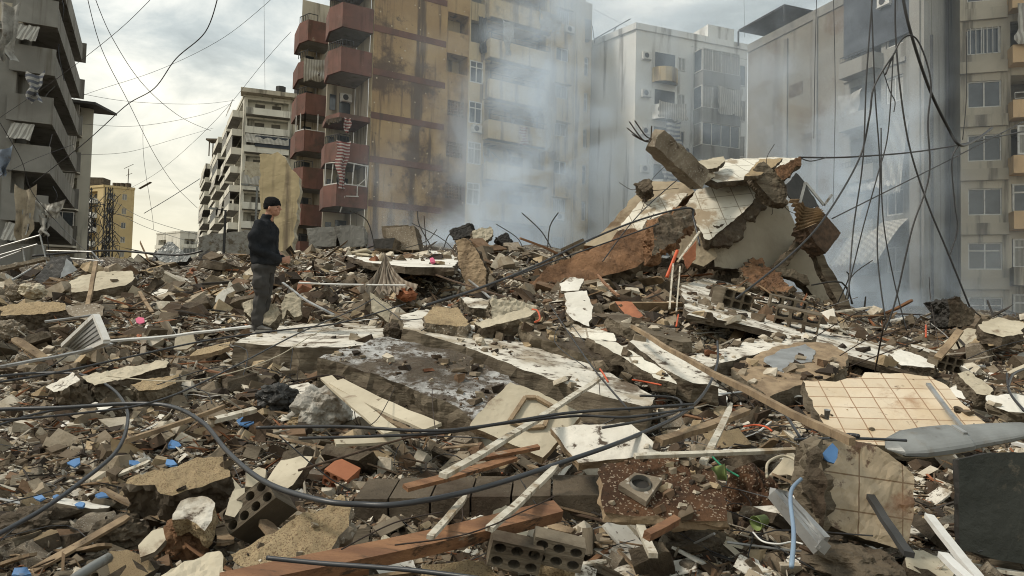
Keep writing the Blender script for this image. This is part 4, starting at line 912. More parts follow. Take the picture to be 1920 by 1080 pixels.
# bathroom wall
BT = slab('tiled_wall_fragment', 'large beige bathroom wall panel with a tile grid lying face up on the right', 'tiled panel',
     [(1505,713),(1568,716),(1590,708),(1615,706),(1622,699),(1690,699),(1745,706),(1775,722),(1800,752),(1852,797),(1800,822),(1740,838),(1580,832),(1560,815),(1530,770)], (1650,765), (-.06,-.55,1), .14, 'tileb', 'board', lift=.45, jg=.012, uv=(1,-.08,0), relief=.004)
slab('tiled_wall_fragment', 'mud-spattered tiled wall panel standing upright below the grey lamp housing', 'tiled panel',
     [(1530,838),(1600,828),(1640,835),(1690,868),(1714,890),(1712,960),(1705,1015),(1690,1030),(1600,1005),(1530,975),(1512,900)], (1610,960), (.06,-1,.22), .22, 'tiles', 'board', lift=.35, jg=.02, uv=(1,0,-.12), clear=False, relief=.007)
slab('block_wall_fragment', 'crumbling block edge standing left of the mud-spattered tiles', 'rubble', [(1508,840),(1532,832),(1548,900),(1540,990),(1518,960),(1502,900)], (1525,930), (-.5,-1,.2), .3, 'darkcon', 'board', lift=.42, jg=.04, clear=False)
slab('fallen_board', 'big dark grey-green panel leaning at the bottom right corner', 'panel', [(1797,862),(1850,850),(2060,845),(2060,1075),(1960,1070),(1800,1032)], (1860,960), (-.08,-1,.18), .05, 'darkpanel', 'black', lift=.35, jg=.006, clear=False)
slab('cream_door', 'cream panelled door leaf lying tilted on the dusted slab', 'door', [(957,716),(1010,735),(1092,775),(1060,815),(1018,858),(880,798),(915,755)], (990,790), (.05,-.75,1), .05, 'cream', 'wood', lift=.5, jg=.004)
# raised moulding of the door leaf
pn = Vector((.05,-.75,1)).normalized(); p0 = G(990,790,.5)+pn*.02
mb = MB()
for ring in ([(955,790),(985,745),(1005,745),(1035,762),(1020,800),(990,802)],):
    q = [onplane(x,y,p0,pn) for x,y in ring]
    for i in range(len(q)): mb.bar(q[i], q[(i+1)%len(q)], .025, .02, upv=pn)
mb.build('door_moulding', M['wood'], [o for o in COL.objects if o.name.startswith('cream_door')][0])
slab('fallen_board', 'white speckled board lying right of the door leaf', 'panel', [(1032,802),(1095,796),(1180,792),(1212,815),(1245,852),(1085,868),(1060,840)], (1135,830), (-.05,-.6,1), .05, 'whitedirty', 'wood', lift=.45, jg=.008)
# foreground
slab('stucco_fragment', 'brown speckled roughcast chunk with a ragged underside at the lower left', 'rubble', [(232,905),(290,882),(345,868),(420,853),(432,875),(428,895),(380,912),(322,930),(300,925),(290,910)], (340,895), (.05,-.42,1), .22, 'stucco', 'darkcon', lift=.33, jg=.014, taper=.12)
slab('stucco_fragment', 'largest tan roughcast slab with a crumbled right edge at the bottom', 'rubble', [(432,1040),(500,1005),(570,965),(640,928),(660,950),(655,985),(618,1035),(600,1052),(540,1062),(440,1060)], (550,1005), (.02,-.55,1), .2, 'stucco', 'concrete', lift=.32, jg=.02)
slab('plaster_fragment', 'angular white plaster chunk above the red-brown rock', 'plaster panel', [(340,940),(368,930),(405,942),(398,975),(385,995),(350,972),(322,975)], (365,960), (.1,-.7,1), .12, 'whitedirty', 'stucco', lift=.3, jg=.012)
slab('plaster_fragment', 'thin white plaster flake shaped like a leaf left of the red-brown rock', 'plaster panel', [(285,995),(305,990),(310,1012),(290,1035),(262,1045),(258,1022)], (285,1018), (.1,-.6,1), .03, 'cream', 'concrete', lift=.22, jg=.012)
slab('plaster_fragment', 'rounded pale plaster disc-like piece above the hollow block with holes', 'plaster panel', [(462,885),(485,875),(498,880),(497,905),(478,915),(460,912)], (480,897), (.1,-.8,1), .05, 'cream', 'concrete', lift=.35, jg=.012)
slab('plaster_fragment', 'narrow greenish plaster piece beside the black bag', 'plaster panel', [(437,920),(458,915),(455,950),(440,970),(422,965)], (440,945), (.2,-.8,.8), .05, 'cream', 'concrete', lift=.28, jg=.012)
slab('stucco_fragment', 'cut stone-like tan block lying across the bottom edge', 'rubble', [(290,1082),(330,1060),(395,1035),(415,1050),(430,1085),(420,1130),(300,1120)], (360,1070), (.0,-.5,1), .2, 'cream', 'stucco', lift=.25, jg=.012)
slab('stucco_fragment', 'tan roughcast slab with broken teeth at the bottom centre', 'rubble', [(795,1062),(850,1055),(905,1052),(935,1075),(960,1130),(780,1130)], (860,1080), (0,-.5,1), .15, 'stucco', 'concrete', lift=.2, jg=.02)
slab('stucco_fragment', 'long tan rendered block left of the path of the black cable loop', 'rubble', [(150,705),(240,688),(318,672),(312,688),(240,708),(175,722)], (235,697), (0,-.25,1), .25, 'cream', 'board', lift=.35, jg=.015)
slab('stucco_fragment', 'squat yellowish block with a flat top beside the cable loop', 'rubble', [(248,722),(290,706),(333,702),(330,718),(300,730),(258,732)], (290,718), (0,-.35,1), .22, 'stucco', 'board', lift=.3, jg=.012)
slab('concrete_block', 'grey block with one white face tipped on its side above the cable loop', 'rubble', [(90,722),(135,700),(150,712),(118,732),(100,735)], (120,716), (-.4,-.5,1), .28, 'whitedirty', 'darkcon', lift=.35, jg=.012)
slab('fallen_wall', 'fallen cracked wall panel in several pieces right of the dark rolled sheet', 'rubble', [(130,530),(150,518),(185,510),(250,508),(252,520),(235,535),(180,545),(135,548)], (190,528), (0,-.4,1), .2, 'cream', 'darkcon', lift=.45, jg=.04)
slab('fallen_board', 'smooth grey-pink panel under the leaning post at the left', 'panel', [(122,575),(180,568),(195,575),(192,592),(160,600),(130,590)], (160,583), (0,-.7,1), .05, 'concrete', 'darkcon', lift=.45, jg=.006)
slab('concrete_block', 'white-edged grey block lying at the far left behind the metal frame', 'rubble', [(0,575),(60,565),(120,568),(130,580),(60,590),(0,592)], (60,578), (0,-.3,1), .35, 'stucco', 'darkcon', lift=.35, jg=.03)
slab('white_plaque', 'white shield-shaped panel standing in the rubble left of the man', 'panel', [(405,555),(418,543),(435,537),(440,545),(425,552),(418,570),(408,580),(402,570)], (415,560), (.3,-1,.4), .03, 'white', 'white', lift=.4, jg=.004)
slab('plaster_fragment', 'cream wall chip with a scalloped edge behind the man legs', 'plaster panel', [(535,552),(550,548),(565,562),(566,590),(552,595),(538,580),(530,600),(526,570)], (545,580), (.2,-1,.4), .16, 'cream', 'board', lift=.4, jg=.012)
slab('plaster_fragment', 'pale curved wall chip seen between the man shins and the scalloped chip', 'plaster panel', [(455,568),(480,560),(515,570),(528,588),(505,612),(478,600),(458,585)], (490,590), (.1,-1,.5), .2, 'cream', 'board', lift=.4, jg=.012)
slab('plaster_fragment', 'rounded beige board in the rubble left of the white slab edge', 'plaster panel', [(328,635),(345,622),(362,625),(368,642),(350,655),(325,655)], (345,640), (.1,-1,.5), .03, 'cream', 'wood', lift=.3, jg=.006)
slab('wood_board', 'yellow-tan board lying flat right of the rounded beige board', 'board', [(355,668),(370,655),(432,640),(430,650),(395,662)], (395,655), (0,-.3,1), .05, 'stucco', 'wood', lift=.3, jg=.008)
slab('white_floor', 'wide white tiled floor sheet lying behind the crumpled tarpaulin', 'floor sheet', [(645,478),(700,472),(830,470),(862,485),(850,502),(760,500),(690,492)], (770,488), (0,-.12,1), .15, 'white', 'darkcon', lift=.35, jg=.04)
slab('mud_slab', 'brown wall block standing on end right of the white floor sheet', 'rubble', [(855,452),(872,446),(893,465),(897,475),(912,512),(912,548),(880,560),(868,520),(858,480)], (885,520), (-.2,-1,.15), .3, 'wood', 'darkcon', d=14, jg=.02, clear=False)
slab('rusty_slab', 'long rust-orange slab crusted with soil lying up against the collapsed house', 'concrete slab', [(985,535),(1030,505),(1100,465),(1180,432),(1235,412),(1262,402),(1262,440),(1235,470),(1190,500),(1120,520),(1050,540),(1010,548)], (1150,475), (.15,-.9,.75), .45, 'rustsoil', 'darkcon', d=15.5, jg=.07, clear=False, rebar=3, relief=.07)
slab('rusty_slab', 'dark brown broken end of the rust-orange slab under the stretched black cable', 'concrete slab', [(1225,418),(1262,396),(1285,388),(1298,396),(1302,420),(1270,452),(1240,472),(1222,480)], (1262,430), (.3,-.9,.6), .4, 'darkcon', 'rustsoil', d=15.2, jg=.06, clear=False, relief=.06)
slab('black_box', 'charred black box standing in the smoke behind the crest', 'box', [(842,432),(880,418),(886,440),(850,450)], (862,438), (-.3,-1,.2), .5, 'black', 'black', d=22, jg=.01, clear=False)
slab('concrete_block', 'pinkish tilted concrete block right of the charred black box', 'rubble', [(885,432),(920,425),(924,440),(905,458),(888,462)], (905,445), (.2,-1,.4), .3, 'cream', 'concrete', d=21.6, jg=.03, clear=False)
slab('black_box', 'dark tilted crate beside the pinkish block on the crest', 'box', [(930,445),(952,436),(962,452),(945,462)], (945,450), (.2,-1,.4), .3, 'black', 'black', d=21.5, jg=.02, clear=False)
for lab, poly, d_ in (('grey concrete tank half sunk in the crest left of the rendered one', [(575,428),(632,424),(630,462),(580,466)], 25), ('rounded grey rendered tank left of the brown cabinets on the crest', [(625,424),(650,422),(682,424),(684,462),(640,464)], 24.6)):
    slab('water_tank', lab, 'tank', poly, (poly[0][0]+20, 445), (.1,-1,.06), 1.4, 'soffit', 'soffit', d=d_, jg=.01, clear=False, relief=.01)
for lab, poly, d_, t_ in (('brown open cabinet standing on the crest right of the tanks', [(722,428),(776,423),(786,468),(730,470)], 22.5, 'concrete'), ('black low cabinet lying in front of the brown cabinets', [(702,448),(740,446),(735,466),(700,466)], 21.8, 'black'), ('narrow cabinet just behind the open brown one', [(715,424),(765,422),(768,445),(718,445)], 24, 'darkcon')):
    slab('cabinet', lab, 'cabinet', poly, (poly[0][0]+12, 445), (-.15,-1,.1), .7, t_, 'darkcon', d=d_, jg=.006, clear=False, relief=.006)

# broken wall pier behind the man
pier = [(488,470),(487,290),(497,288),(508,290),(520,284),(535,295),(548,318),(562,332),(556,400),(546,500),(536,545),(488,545)]
slab('wall_pier', 'tall broken beige wall pier standing behind the man', 'wall', pier, (520,400), (.12,-1,0), .7, 'tanclean', 'cream', d=27, jg=.05, clear=False)

# ------------------------------------------------------------------ collapsed house
CH = empty('collapsed_house', P(1350, 560, 19), 'collapsed corner of a house tilted on its side with white tiles and beige wall', 'ruin')
def ch(name, poly, base, n, d, thick, top, side, jg=.03, uv=None, **k): return slab(name, None, None, poly, base, n, thick, top, side, d=d, jg=jg, uv=uv, clear=False, parent=CH, **k)
NF = (-.25,-.8,.75)
ch('tiled_floor', [(1095,460),(1123,442),(1165,395),(1197,358),(1219,339),(1295,341),(1303,358),(1286,372),(1267,395),(1234,410),(1182,440),(1150,470)], (1210,390), NF, 18.6, .3, 'dustyfloor', 'rustsoil', jg=.05, uv=(1,.2,0))
ch('loose_tiling', [(1156,431),(1201,377),(1212,379),(1227,372),(1249,362),(1290,362),(1268,388),(1216,424),(1180,440)], (1210,390), NF, 18.48, .05, 'tilew', 'cream', jg=.012, uv=(1,.25,0), relief=.004)
ch('tiled_floor', [(1283,388),(1306,356),(1345,346),(1404,336),(1428,360),(1395,397),(1362,424),(1330,450),(1322,448),(1305,420)], (1350,390), (-.12,-.85,.8), 18.0, .3, 'tilew', 'darkcon', jg=.02, uv=(1,.1,0), relief=.006)
ch('roof_slab', [(1300,312),(1330,300),(1440,295),(1500,294),(1502,306),(1480,322),(1440,330),(1400,337),(1345,342),(1310,330)], (1400,320), (0,-.55,1), 18.6, .16, 'tilew', 'darkcon', jg=.05, uv=(1,.3,0), relief=.02)
ch('ceiling_panel', [(1295,306),(1322,299),(1357,293),(1360,302),(1345,314),(1300,320)], (1325,308), (.1,-.6,1), 17.9, .14, 'cream', 'darkcon', jg=.02)
ch('ceiling_panel', [(1306,318),(1330,316),(1342,330),(1312,350),(1300,352)], (1322,333), (.5,-1,.3), 17.6, .1, 'cream', 'darkcon', jg=.015)
ch('ceiling_panel', [(1397,330),(1425,298),(1468,297),(1455,310),(1420,330)], (1430,315), (.1,-.6,1), 17.8, .1, 'stucco', 'darkcon', jg=.02)
ch('broken_beam', [(1423,305),(1434,303),(1475,348),(1478,383),(1452,379),(1412,331)], (1450,340), (.2,-1,.3), 17.5, .3, 'board', 'darkcon', jg=.04, rebar=3)
ch('broken_beam', [(1452,316),(1501,294),(1503,309),(1467,338)], (1480,318), (.2,-1,.3), 17.6, .3, 'rustsoil', 'darkcon', jg=.04)
ch('broken_edge', [(1424,361),(1438,364),(1436,382),(1397,430),(1371,460),(1338,462),(1328,447)], (1385,420), (.35,-1,.3), 17.75, .35, 'darkcon', 'darkcon', jg=.06, relief=.05)
ch('side_wall', [(1437,375),(1478,387),(1497,435),(1505,450),(1470,505),(1456,525),(1430,515),(1385,505),(1340,500),(1335,462),(1380,418)], (1440,440), (.38,-1,.12), 18.2, .35, 'shadewall', 'darkcon', jg=.02, relief=.008)
ch('side_wall', [(1318,408),(1330,450),(1345,482),(1320,500),(1262,480),(1255,465),(1290,430)], (1310,465), (.1,-1,.4), 17.5, .2, 'dustyfloor', 'darkcon', jg=.04)
ch('side_wall', [(1505,448),(1541,479),(1572,542),(1590,600),(1540,580),(1515,540),(1470,500)], (1530,500), (.38,-1,.12), 18.3, .25, 'shadewall', 'darkcon', jg=.03, relief=.008)
ch('dark_column', [(1452,500),(1505,440),(1518,446),(1472,500),(1515,516),(1518,535),(1480,520),(1456,512)], (1480,490), (.2,-1,.2), 17.7, .25, 'board', 'darkcon', jg=.03)
ch('dark_column', [(1512,428),(1528,440),(1550,490),(1605,590),(1588,602),(1545,520)], (1550,520), (.1,-1,.2), 17.5, .25, 'board', 'darkcon', jg=.03)
ch('metal_box', [(1534,387),(1577,437),(1549,475),(1530,457),(1512,427)], (1545,435), (.35,-1,.15), 17.2, .5, 'rust', 'rust', jg=.006, relief=.008)
ch('dark_sheet', [(1493,324),(1508,340),(1536,387),(1515,392),(1480,370),(1475,346)], (1505,360), (.5,-1,.3), 17.4, .03, 'darksheet', 'black', jg=.02)
ch('rubble_heap', [(1240,478),(1300,480),(1335,492),(1400,500),(1450,530),(1500,560),(1440,575),(1280,560),(1235,520)], (1350,520), (.05,-.8,1), 17.9, .5, 'darkcon', 'darkcon', jg=.09, relief=.16)
# corrugated awning
mb = MB(); A, Bb, C_ = P(1477,374,17.1), P(1532,392,16.9), P(1496,432,16.9); D_ = P(1540,418,16.9); n = 36; vs = []
for j in range(6):
    for i in range(n+1):
        p = (A.lerp(C_, i/n)).lerp(Bb.lerp(D_, i/n), j/5) + Vector((.3,-1,.3)).normalized()*(.07*math.sin(i*2*math.pi/5) + .12*math.sin(j*1.3+i*.1))
        vs.append(p)
mb.add(vs, [(j*(n+1)+i, j*(n+1)+i+1, (j+1)*(n+1)+i+1, (j+1)*(n+1)+i) for j in range(5) for i in range(n)]); mb.build('corrugated_awning', M['wood'], CH)
mb = MB(); mb.bar(P(1500,380,16.9), P(1510,342,16.9), .05,.05); mb.bar(P(1510,342,16.9), P(1545,385,16.9), .05,.05); mb.bar(P(1545,385,16.9), P(1560,365,16.9), .05,.05); mb.build('metal_frame', M['steel'], CH)
# tilted beam with rebar
bm0, bm1 = P(1226,262,16.6), P(1312,338,17.4)
mb = MB(); n = 14; ax = (bm1-bm0).normalized(); x = ax.cross(Vector((0,-1,.2))).normalized(); y = x.cross(ax).normalized(); rr = random.Random(5); vs = []
for i in range(n+1):
    c = bm0.lerp(bm1, i/n)
    for (a, b) in ((-1,-1),(0,-1),(1,-1),(1,0),(1,1),(0,1),(-1,1),(-1,0)): vs.append(c + x*a*(.24+rr.uniform(-.02,.02)) + y*b*(.2+rr.uniform(-.02,.02)) + ax*(rr.uniform(-.12,.05) if i == 0 else 0))
mb.add(vs, [(i*8+k, i*8+(k+1)%8, i*8+8+(k+1)%8, i*8+8+k) for i in range(n) for k in range(8)] + [(7,6,5,4,3,2,1,0), tuple(n*8+k for k in range(8))])
TB = mb.build('tilted_beam', M['concrete'], CH)
for i, (ex, ey) in enumerate(((1180,228),(1176,240),(1190,226),(1185,252),(1222,236))):
    s_ = bm0 + x*rr.uniform(-.18,.18) + y*rr.uniform(-.12,.12); e_ = P(ex, ey, 16.4); mb = MB(); mb.tube(spline([s_, s_.lerp(e_,.4)+Vector((0,0,-.12)), e_], 5), .014, 5); mb.build('rebar', M['rebar'], TB)
ch('broken_beam', [(1190,345),(1205,338),(1218,334),(1222,350),(1208,362)], (1206,348), (-.3,-1,.5), 18.3, .4, 'darkcon', 'darkcon', jg=.05, rebar=5)
ch('rubble_heap', [(1395,490),(1425,485),(1450,510),(1480,530),(1480,548),(1430,545),(1395,525)], (1440,520), (.1,-.6,1), 16.9, .3, 'rustsoil', 'darkcon', jg=.09, relief=.08)

# ------------------------------------------------------------------ street lamp head
LH = empty('street_lamp', G(1800, 850, .3), 'fallen grey street lamp head lying across the rubble at the right edge', 'street lamp')
ld = G(1790,850,.45).y - .15
a, b = P(1662,842,ld), P(1925,806,ld+.15)
ax = (b-a).normalized(); x = ax.cross(Vector((0,-.35,1))).normalized(); y = x.cross(ax).normalized()
prof = [(0,.015,.01),(.06,.12,.05),(.18,.17,.085),(.34,.175,.09),(.5,.165,.085),(.52,.15,.075),(.8,.125,.06),(1.0,.09,.045),(1.06,.05,.03)]
mb = MB(); seg = 14; LL = (b-a).length; vs = []
for t, w2, h2 in prof:
    c = a.lerp(b, t)
    for k in range(seg):
        an = math.pi*k/(seg-1); vs.append(c + x*math.cos(an)*w2*.8 + y*math.copysign(abs(math.sin(an))**.7,1)*h2*.75)
n_ = len(prof); fs = [(i*seg+k, i*seg+k+1, (i+1)*seg+k+1, (i+1)*seg+k) for i in range(n_-1) for k in range(seg-1)] + [(i*seg+seg-1, i*seg, (i+1)*seg, (i+1)*seg+seg-1) for i in range(n_-1)] + [tuple(range(seg)), tuple(range(n_*seg-1, (n_-1)*seg-1, -1))]
mb.add(vs, fs); mb.build('housing', M['lampgrey'], LH, smooth=False)
mb = MB(); vs = []
for t, w2, h2 in prof[1:8]:
    c = a.lerp(b, t) - y*.012
    for k in range(seg):
        an = math.pi*k/(seg-1); vs.append(c + x*math.cos(an)*w2*.7 - y*math.sin(an)*h2*.4)
n_ = 7; mb.add(vs, [(i*seg+k, i*seg+k+1, (i+1)*seg+k+1, (i+1)*seg+k) for i in range(n_-1) for k in range(seg-1)] + [tuple(range(seg)), tuple(range(n_*seg-1,(n_-1)*seg-1,-1))]); mb.build('diffuser', M['cream'], LH)
mb = MB(); mb.bar(a.lerp(b,.5)+y*.062+x*-.05, a.lerp(b,.5)+y*.062+x*.05, .03, .02); mb.build('latch', M['steel'], LH)
HPOLY.append([(1655,860),(1660,835),(1760,815),(1925,785),(1925,840),(1700,870)])

# ------------------------------------------------------------------ soil tray with drain cover
slab('soil_tray', 'thin board heaped with crumbly brown soil and chips at the bottom centre right', 'board', [(1118,885),(1130,868),(1200,858),(1300,862),(1335,880),(1362,945),(1362,976),(1300,978),(1200,968),(1135,960)], (1240,920), (0,-.55,1), .06, 'soil', 'wood', lift=.42, jg=.02)
pn = Vector((0,-.6,1)).normalized(); pc = G(1240,920,.42)+Vector((0,0,.05))
q = [onplane(x_,y_,pc,pn) for x_,y_ in ((1160,908),(1190,886),(1243,896),(1212,940))]; c = sum(q, Vector())/4
mb = MB(); K = 32; outer = []; inner = []
for k in range(K):
    t = k/K*4; i = int(t); f = t-i; outer.append(q[i].lerp(q[(i+1)%4], f))
for v in outer:
    d_ = (v-c).normalized(); inner.append(c+d_*((q[0]-q[2]).length*.235))
rim = [c+(v-c)*.86+pn*.015 for v in inner]
vs = outer+inner+[v-pn*.035 for v in outer]+[v-pn*.035 for v in inner]
mb.add(vs, [(k,(k+1)%K,K+(k+1)%K,K+k) for k in range(K)]+[(k,2*K+k,2*K+(k+1)%K,(k+1)%K) for k in range(K)]+[(K+k,K+(k+1)%K,3*K+(k+1)%K,3*K+k) for k in range(K)])
off = centroid(q); dc = mb.build('drain_cover', M['concrete'], None, loc=off); tag(dc, 'square grey drain frame with a round hole on the soil-heaped board', 'drain cover')
mb = MB(); mb.add([v*1 for v in rim]+[v-pn*.02 for v in inner], [(k,(k+1)%K,K+(k+1)%K,K+k) for k in range(K)]); mb.build('inner_ring', M['soffit'], dc)
mb = MB(); mb.add([v-pn*.03 for v in rim], [tuple(range(K))]); mb.build('grate', M['black'], dc)

# ------------------------------------------------------------------ hollow blocks
def cellblock(nx, nz, cx=.11, cz=.1, L=.24, round_=True, t=.012):
    """a block with nx by nz holes through it, along Y"""
    mb = MB(); K = 12
    for i in range(nx):
        for j in range(nz):
            ox, oz = (i-nx/2+.5)*cx, (j-nz/2+.5)*cz
            sq = []; ci = []
            for k in range(K):
                a = 2*math.pi*k/K + math.pi/4; c_, s_ = math.cos(a), math.sin(a); m_ = max(abs(c_), abs(s_))
                sq.append((ox+c_/m_*cx/2, oz+s_/m_*cz/2)); r = (.36 if round_ else .40/ (m_ if m_ > .8 else .8))
                ci.append((ox+c_*cx*r, oz+s_*cz*r))
            for y0 in (-L/2, L/2):
                b = [(x,y0,z) for x,z in sq]+[(x,y0,z) for x,z in ci]
                mb.add(b, [(k,(k+1)%K,K+(k+1)%K,K+k) for k in range(K)])
            b = [(x,-L/2,z) for x,z in ci]+[(x,L/2,z) for x,z in ci]; mb.add(b, [(k,K+k,K+(k+1)%K,(k+1)%K) for k in range(K)])
    X, Z = nx*cx/2, nz*cz/2
    c = [(-X,-L/2,-Z),(X,-L/2,-Z),(X,L/2,-Z),(-X,L/2,-Z),(-X,-L/2,Z),(X,-L/2,Z),(X,L/2,Z),(-X,L/2,Z)]
    mb.add(c, [(0,3,2,1),(4,5,6,7),(1,2,6,5),(3,0,4,7)])
    return mb
o = cellblock(4,2,.085,.085,.3).build('hollow_block', M['board'], None); o.location = G(486,960,.2); o.rotation_euler = (R(-38), R(-40), R(12)); o.scale = (.82,.82,.82)
tag(o, 'hollow block with round holes tipped on its corner left of the largest tan slab', 'block'); HPOLY.append([(420,1000),(500,910),(560,950),(520,1010)])
o = cellblock(3,2,.07,.07,.2).build('hollow_brick', M['terra'], None); o.location = G(640,892,.12); o.rotation_euler = (R(20), R(20), R(-15)); o.scale = (.8,.8,.8)
tag(o, 'small red perforated brick fragment left of the dark red planks', 'brick')
for i, (x_, y_, rz, sc, lab) in enumerate([(1372,562,.4,1.7,'hollow block lying end-on on the white-chipped slab just below the collapsed house'),(1475,575,-.2,1.7,'hollow block with a white cap higher on the sloping slab'),(1495,600,-.4,1.9,'hollow block with a white cap lower on the sloping slab'),(1772,680,.2,1.1,'perforated brick standing on end beside the flat pale slab'),(965,1035,.1,.62,'ribbed grey block in the dark gap at the bottom, left of its twin'),(1045,1030,.0,.62,'ribbed grey block in the dark gap at the bottom, right of its twin')]):
    o = cellblock(3,2,.13,.1,.2,i > 3).build('hollow_block', M['board'], None); o.location = G(x_,y_,.3); o.rotation_euler = (R(8), R(12), rz); o.scale = (sc*.9,)*3; tag(o, lab, 'block'); 

# ------------------------------------------------------------------ rounded rocks
def rock(label, px, py, w_, h_, m_, lift=.05, name='rock', cat='rock', seed=1, sub=5, cut=.55, squash=1.0):
    bm = bmesh.new(); bmesh.ops.create_icosphere(bm, subdivisions=sub, radius=1)
    p = G(px, py, lift); sx = w_*p.y/FPX/2; sz = h_*p.y/FPX/2
    for v in bm.verts:
        d_ = v.co.normalized(); r_ = 1+.35*noise.fractal(d_*1.3+Vector((seed*7,0,0)), .9, 2, 5)+.2*noise.noise(d_*3+Vector((seed,3,1)))
        r_ = min(r_, 1.15); v.co = Vector((d_.x*sx, d_.y*sx*squash, d_.z*sz))*r_
        v.co += d_*(.012*noise.noise(v.co*28)+.006*noise.noise(v.co*60))
    me = bpy.data.meshes.new(name); bm.to_mesh(me); bm.free(); me.materials.append(M[m_]); o = bpy.data.objects.new(name, me); COL.objects.link(o)
    o.location = p; return tag(o, label, cat)
rock('red-brown earthen rock below the angular white plaster chunk', 345, 1018, 92, 90, 'rustsoil', .1, seed=3)
rock('brown soil boulder right of the soil-heaped board', 1410, 955, 110, 150, 'soil', .1, seed=5)
rock('small rust-coloured rock in the mud right of the white plaster sheet', 762, 552, 36, 26, 'terra', .25, seed=6)
rock('plastic-wrapped foam lump with a yellow underside left of the cream strips', 600, 770, 105, 95, 'sheet', .15, name='wrapped_bundle', cat='bundle', seed=7)
rock('dark yellowish lump under the wrapped foam', 585, 790, 100, 50, 'stucco', .05, name='foam_lump', cat='foam', seed=8)
rock('upright grey boulder at the edge of the dusted slab', 735, 624, 34, 36, 'darkcon', .45, seed=9)
rock('rounded pale boulder at the left edge of the field', 18, 620, 55, 40, 'concrete', .2, seed=10)
rock('pale jagged boulder right of its smaller neighbour at the left crest', 62, 545, 45, 28, 'cream', .4, seed=11)
rock('smaller dull boulder at the left crest', 28, 548, 30, 30, 'concrete', .4, seed=12)
rock('brown boulder left of the blackened curved sheet', 297, 512, 18, 24, 'concrete', .4, seed=13)
rock('mossy yellow-topped boulder at the bottom edge right of centre', 1045, 1072, 70, 50, 'stucco', .15, seed=14)
rock('rough dark boulder at the bottom edge below the soil-heaped board', 1290, 1020, 110, 55, 'darkcon', .1, seed=15)
rock('lumpy grey-brown boulder in the bottom right corner area', 1600, 1060, 160, 70, 'darkcon', .12, seed=16)
rock('grey boulder with a hole-like hollow at the bottom left', 225, 1000, 90, 60, 'darkcon', .08, seed=17)
rock('long dark stone in the bottom left corner', 60, 985, 110, 60, 'darkcon', .08, seed=18)
rock('black plastic bag beside the narrow greenish plaster', 480, 925, 50, 40, 'black', .15, name='plastic_bag', cat='bag', seed=19)
rock('dark cushion-like bundle left of the wrapped foam', 520, 745, 70, 50, 'darksheet', .2, name='dark_bundle', cat='bundle', seed=20)

# ------------------------------------------------------------------ long things
stick('thick orange-brown timber crossing the bottom centre', (415,1100), (1045,958), .085, .06, 'redwood', 'timber_beam', 'beam', .38)
stick('reddish timber end under the orange-brown beam at the bottom', (450,1095), (690,1060), .06, .04, 'redwood', 'timber_beam', 'beam', .3)
stick('long white painted strip rising across the door leaf to the orange tie', (830,892), (1132,704), .065, .03, 'palewood', lift=.62, split=1)
stick('white painted strip leaning over the dark block row', (917,992), (1045,872), .055, .03, 'palewood', lift=.5, split=1)
stick('short white splintered strip left of the other, over the dark block row', (806,1008), (874,930), .05, .025, 'palewood', lift=.45, split=1)
stick('white split board standing right of the speckled board', (1318,868), (1372,758), .07, .03, 'palewood', lift=.5, split=1)
stick('thin pale batten running from the speckled board to the mud-spattered tiles', (1190,855), (1610,834), .045, .03, 'palewood', lift=.55)
stick('grey-brown wooden rail sloping under the white split board', (1235,828), (1400,770), .10, .06, 'wood', 'plank', 'plank', lift=.4)
stick('very long ochre pole running diagonally down to the beige tiles', (1185,612), (1598,828), .055, .055, 'wood', 'pole', 'pole', lift=.72)
stick('dark red plank, the upper of two left of the speckled board', (880,862), (1010,838), .05, .03, 'redwood', 'plank', 'plank', lift=.45)
stick('dark red plank, the lower and longer of two left of the speckled board', (760,915), (965,858), .08, .03, 'redwood', 'plank', 'plank', lift=.42)
stick('brown stick with a grey end lying inside the cable loops', (232,828), (420,762), .045, .045, 'wood', 'stick', 'stick', lift=.25)
stick('short black plank with a pale top right of the brown stick', (392,790), (478,768), .09, .05, 'palewood', 'plank', 'plank', lift=.25)
stick('leaning grey post planted in the rubble at the left', (153,625), (180,492,11.2), .09, .07, 'wood', 'post', 'post', lift=.2)
stick('short tilted post right of the leaning grey one', (300,608), (262,548,11.8), .08, .06, 'wood', 'post', 'post', lift=.2)
stick('short stub post with a worn white side left of the rounded board', (268,668), (272,628,9.0), .10, .08, 'concrete', 'post', 'post', lift=.1)
stick('cream strip, the long straight one of the pair by the wrapped foam', (630,716), (812,802), .13, .02, 'cream', 'cream_strip', 'strip', lift=.45)
stick('cream strip, the left curling one of the pair by the wrapped foam', (612,708), (735,812), .10, .02, 'cream', 'cream_strip', 'strip', lift=.42)
stick('white bowed strip lying across under the two black cables', (628,828), (752,822), .09, .02, 'cream', 'cream_strip', 'strip', lift=.35)
stick('pale wooden prop, the left of three standing by the orange pipe', (1255,580), (1262,495,12.2), .05, .05, 'palewood', 'prop', 'prop', lift=.3)
stick('pale wooden prop, the middle of three standing by the orange pipe', (1268,585), (1275,500,12.1), .04, .04, 'palewood', 'prop', 'prop', lift=.3)
stick('long white pole leaning up to the right over the props', (1270,492,12.3), (1312,434,12.6), .06, .04, 'palewood', 'pole', 'pole')
stick('rusty plank slanting through the bricks below the rusty slab', (1120,515), (1160,555), .08, .04, 'redwood', 'plank', 'plank', lift=.45)
stick('upright wooden stake at the far right beside the perforated brick', (1758,672), (1800,620,10.2), .16, .06, 'wood', 'stake', 'stake', lift=.4)
stick('cream batten end poking from below the soil-heaped board', (1213,1005), (1268,975), .06, .05, 'redwood', 'batten', 'batten', lift=.4)
stick('splintered pale plank hanging under the soil-heaped board', (1225,1042), (1200,985), .07, .03, 'palewood', 'batten', 'batten', lift=.3)
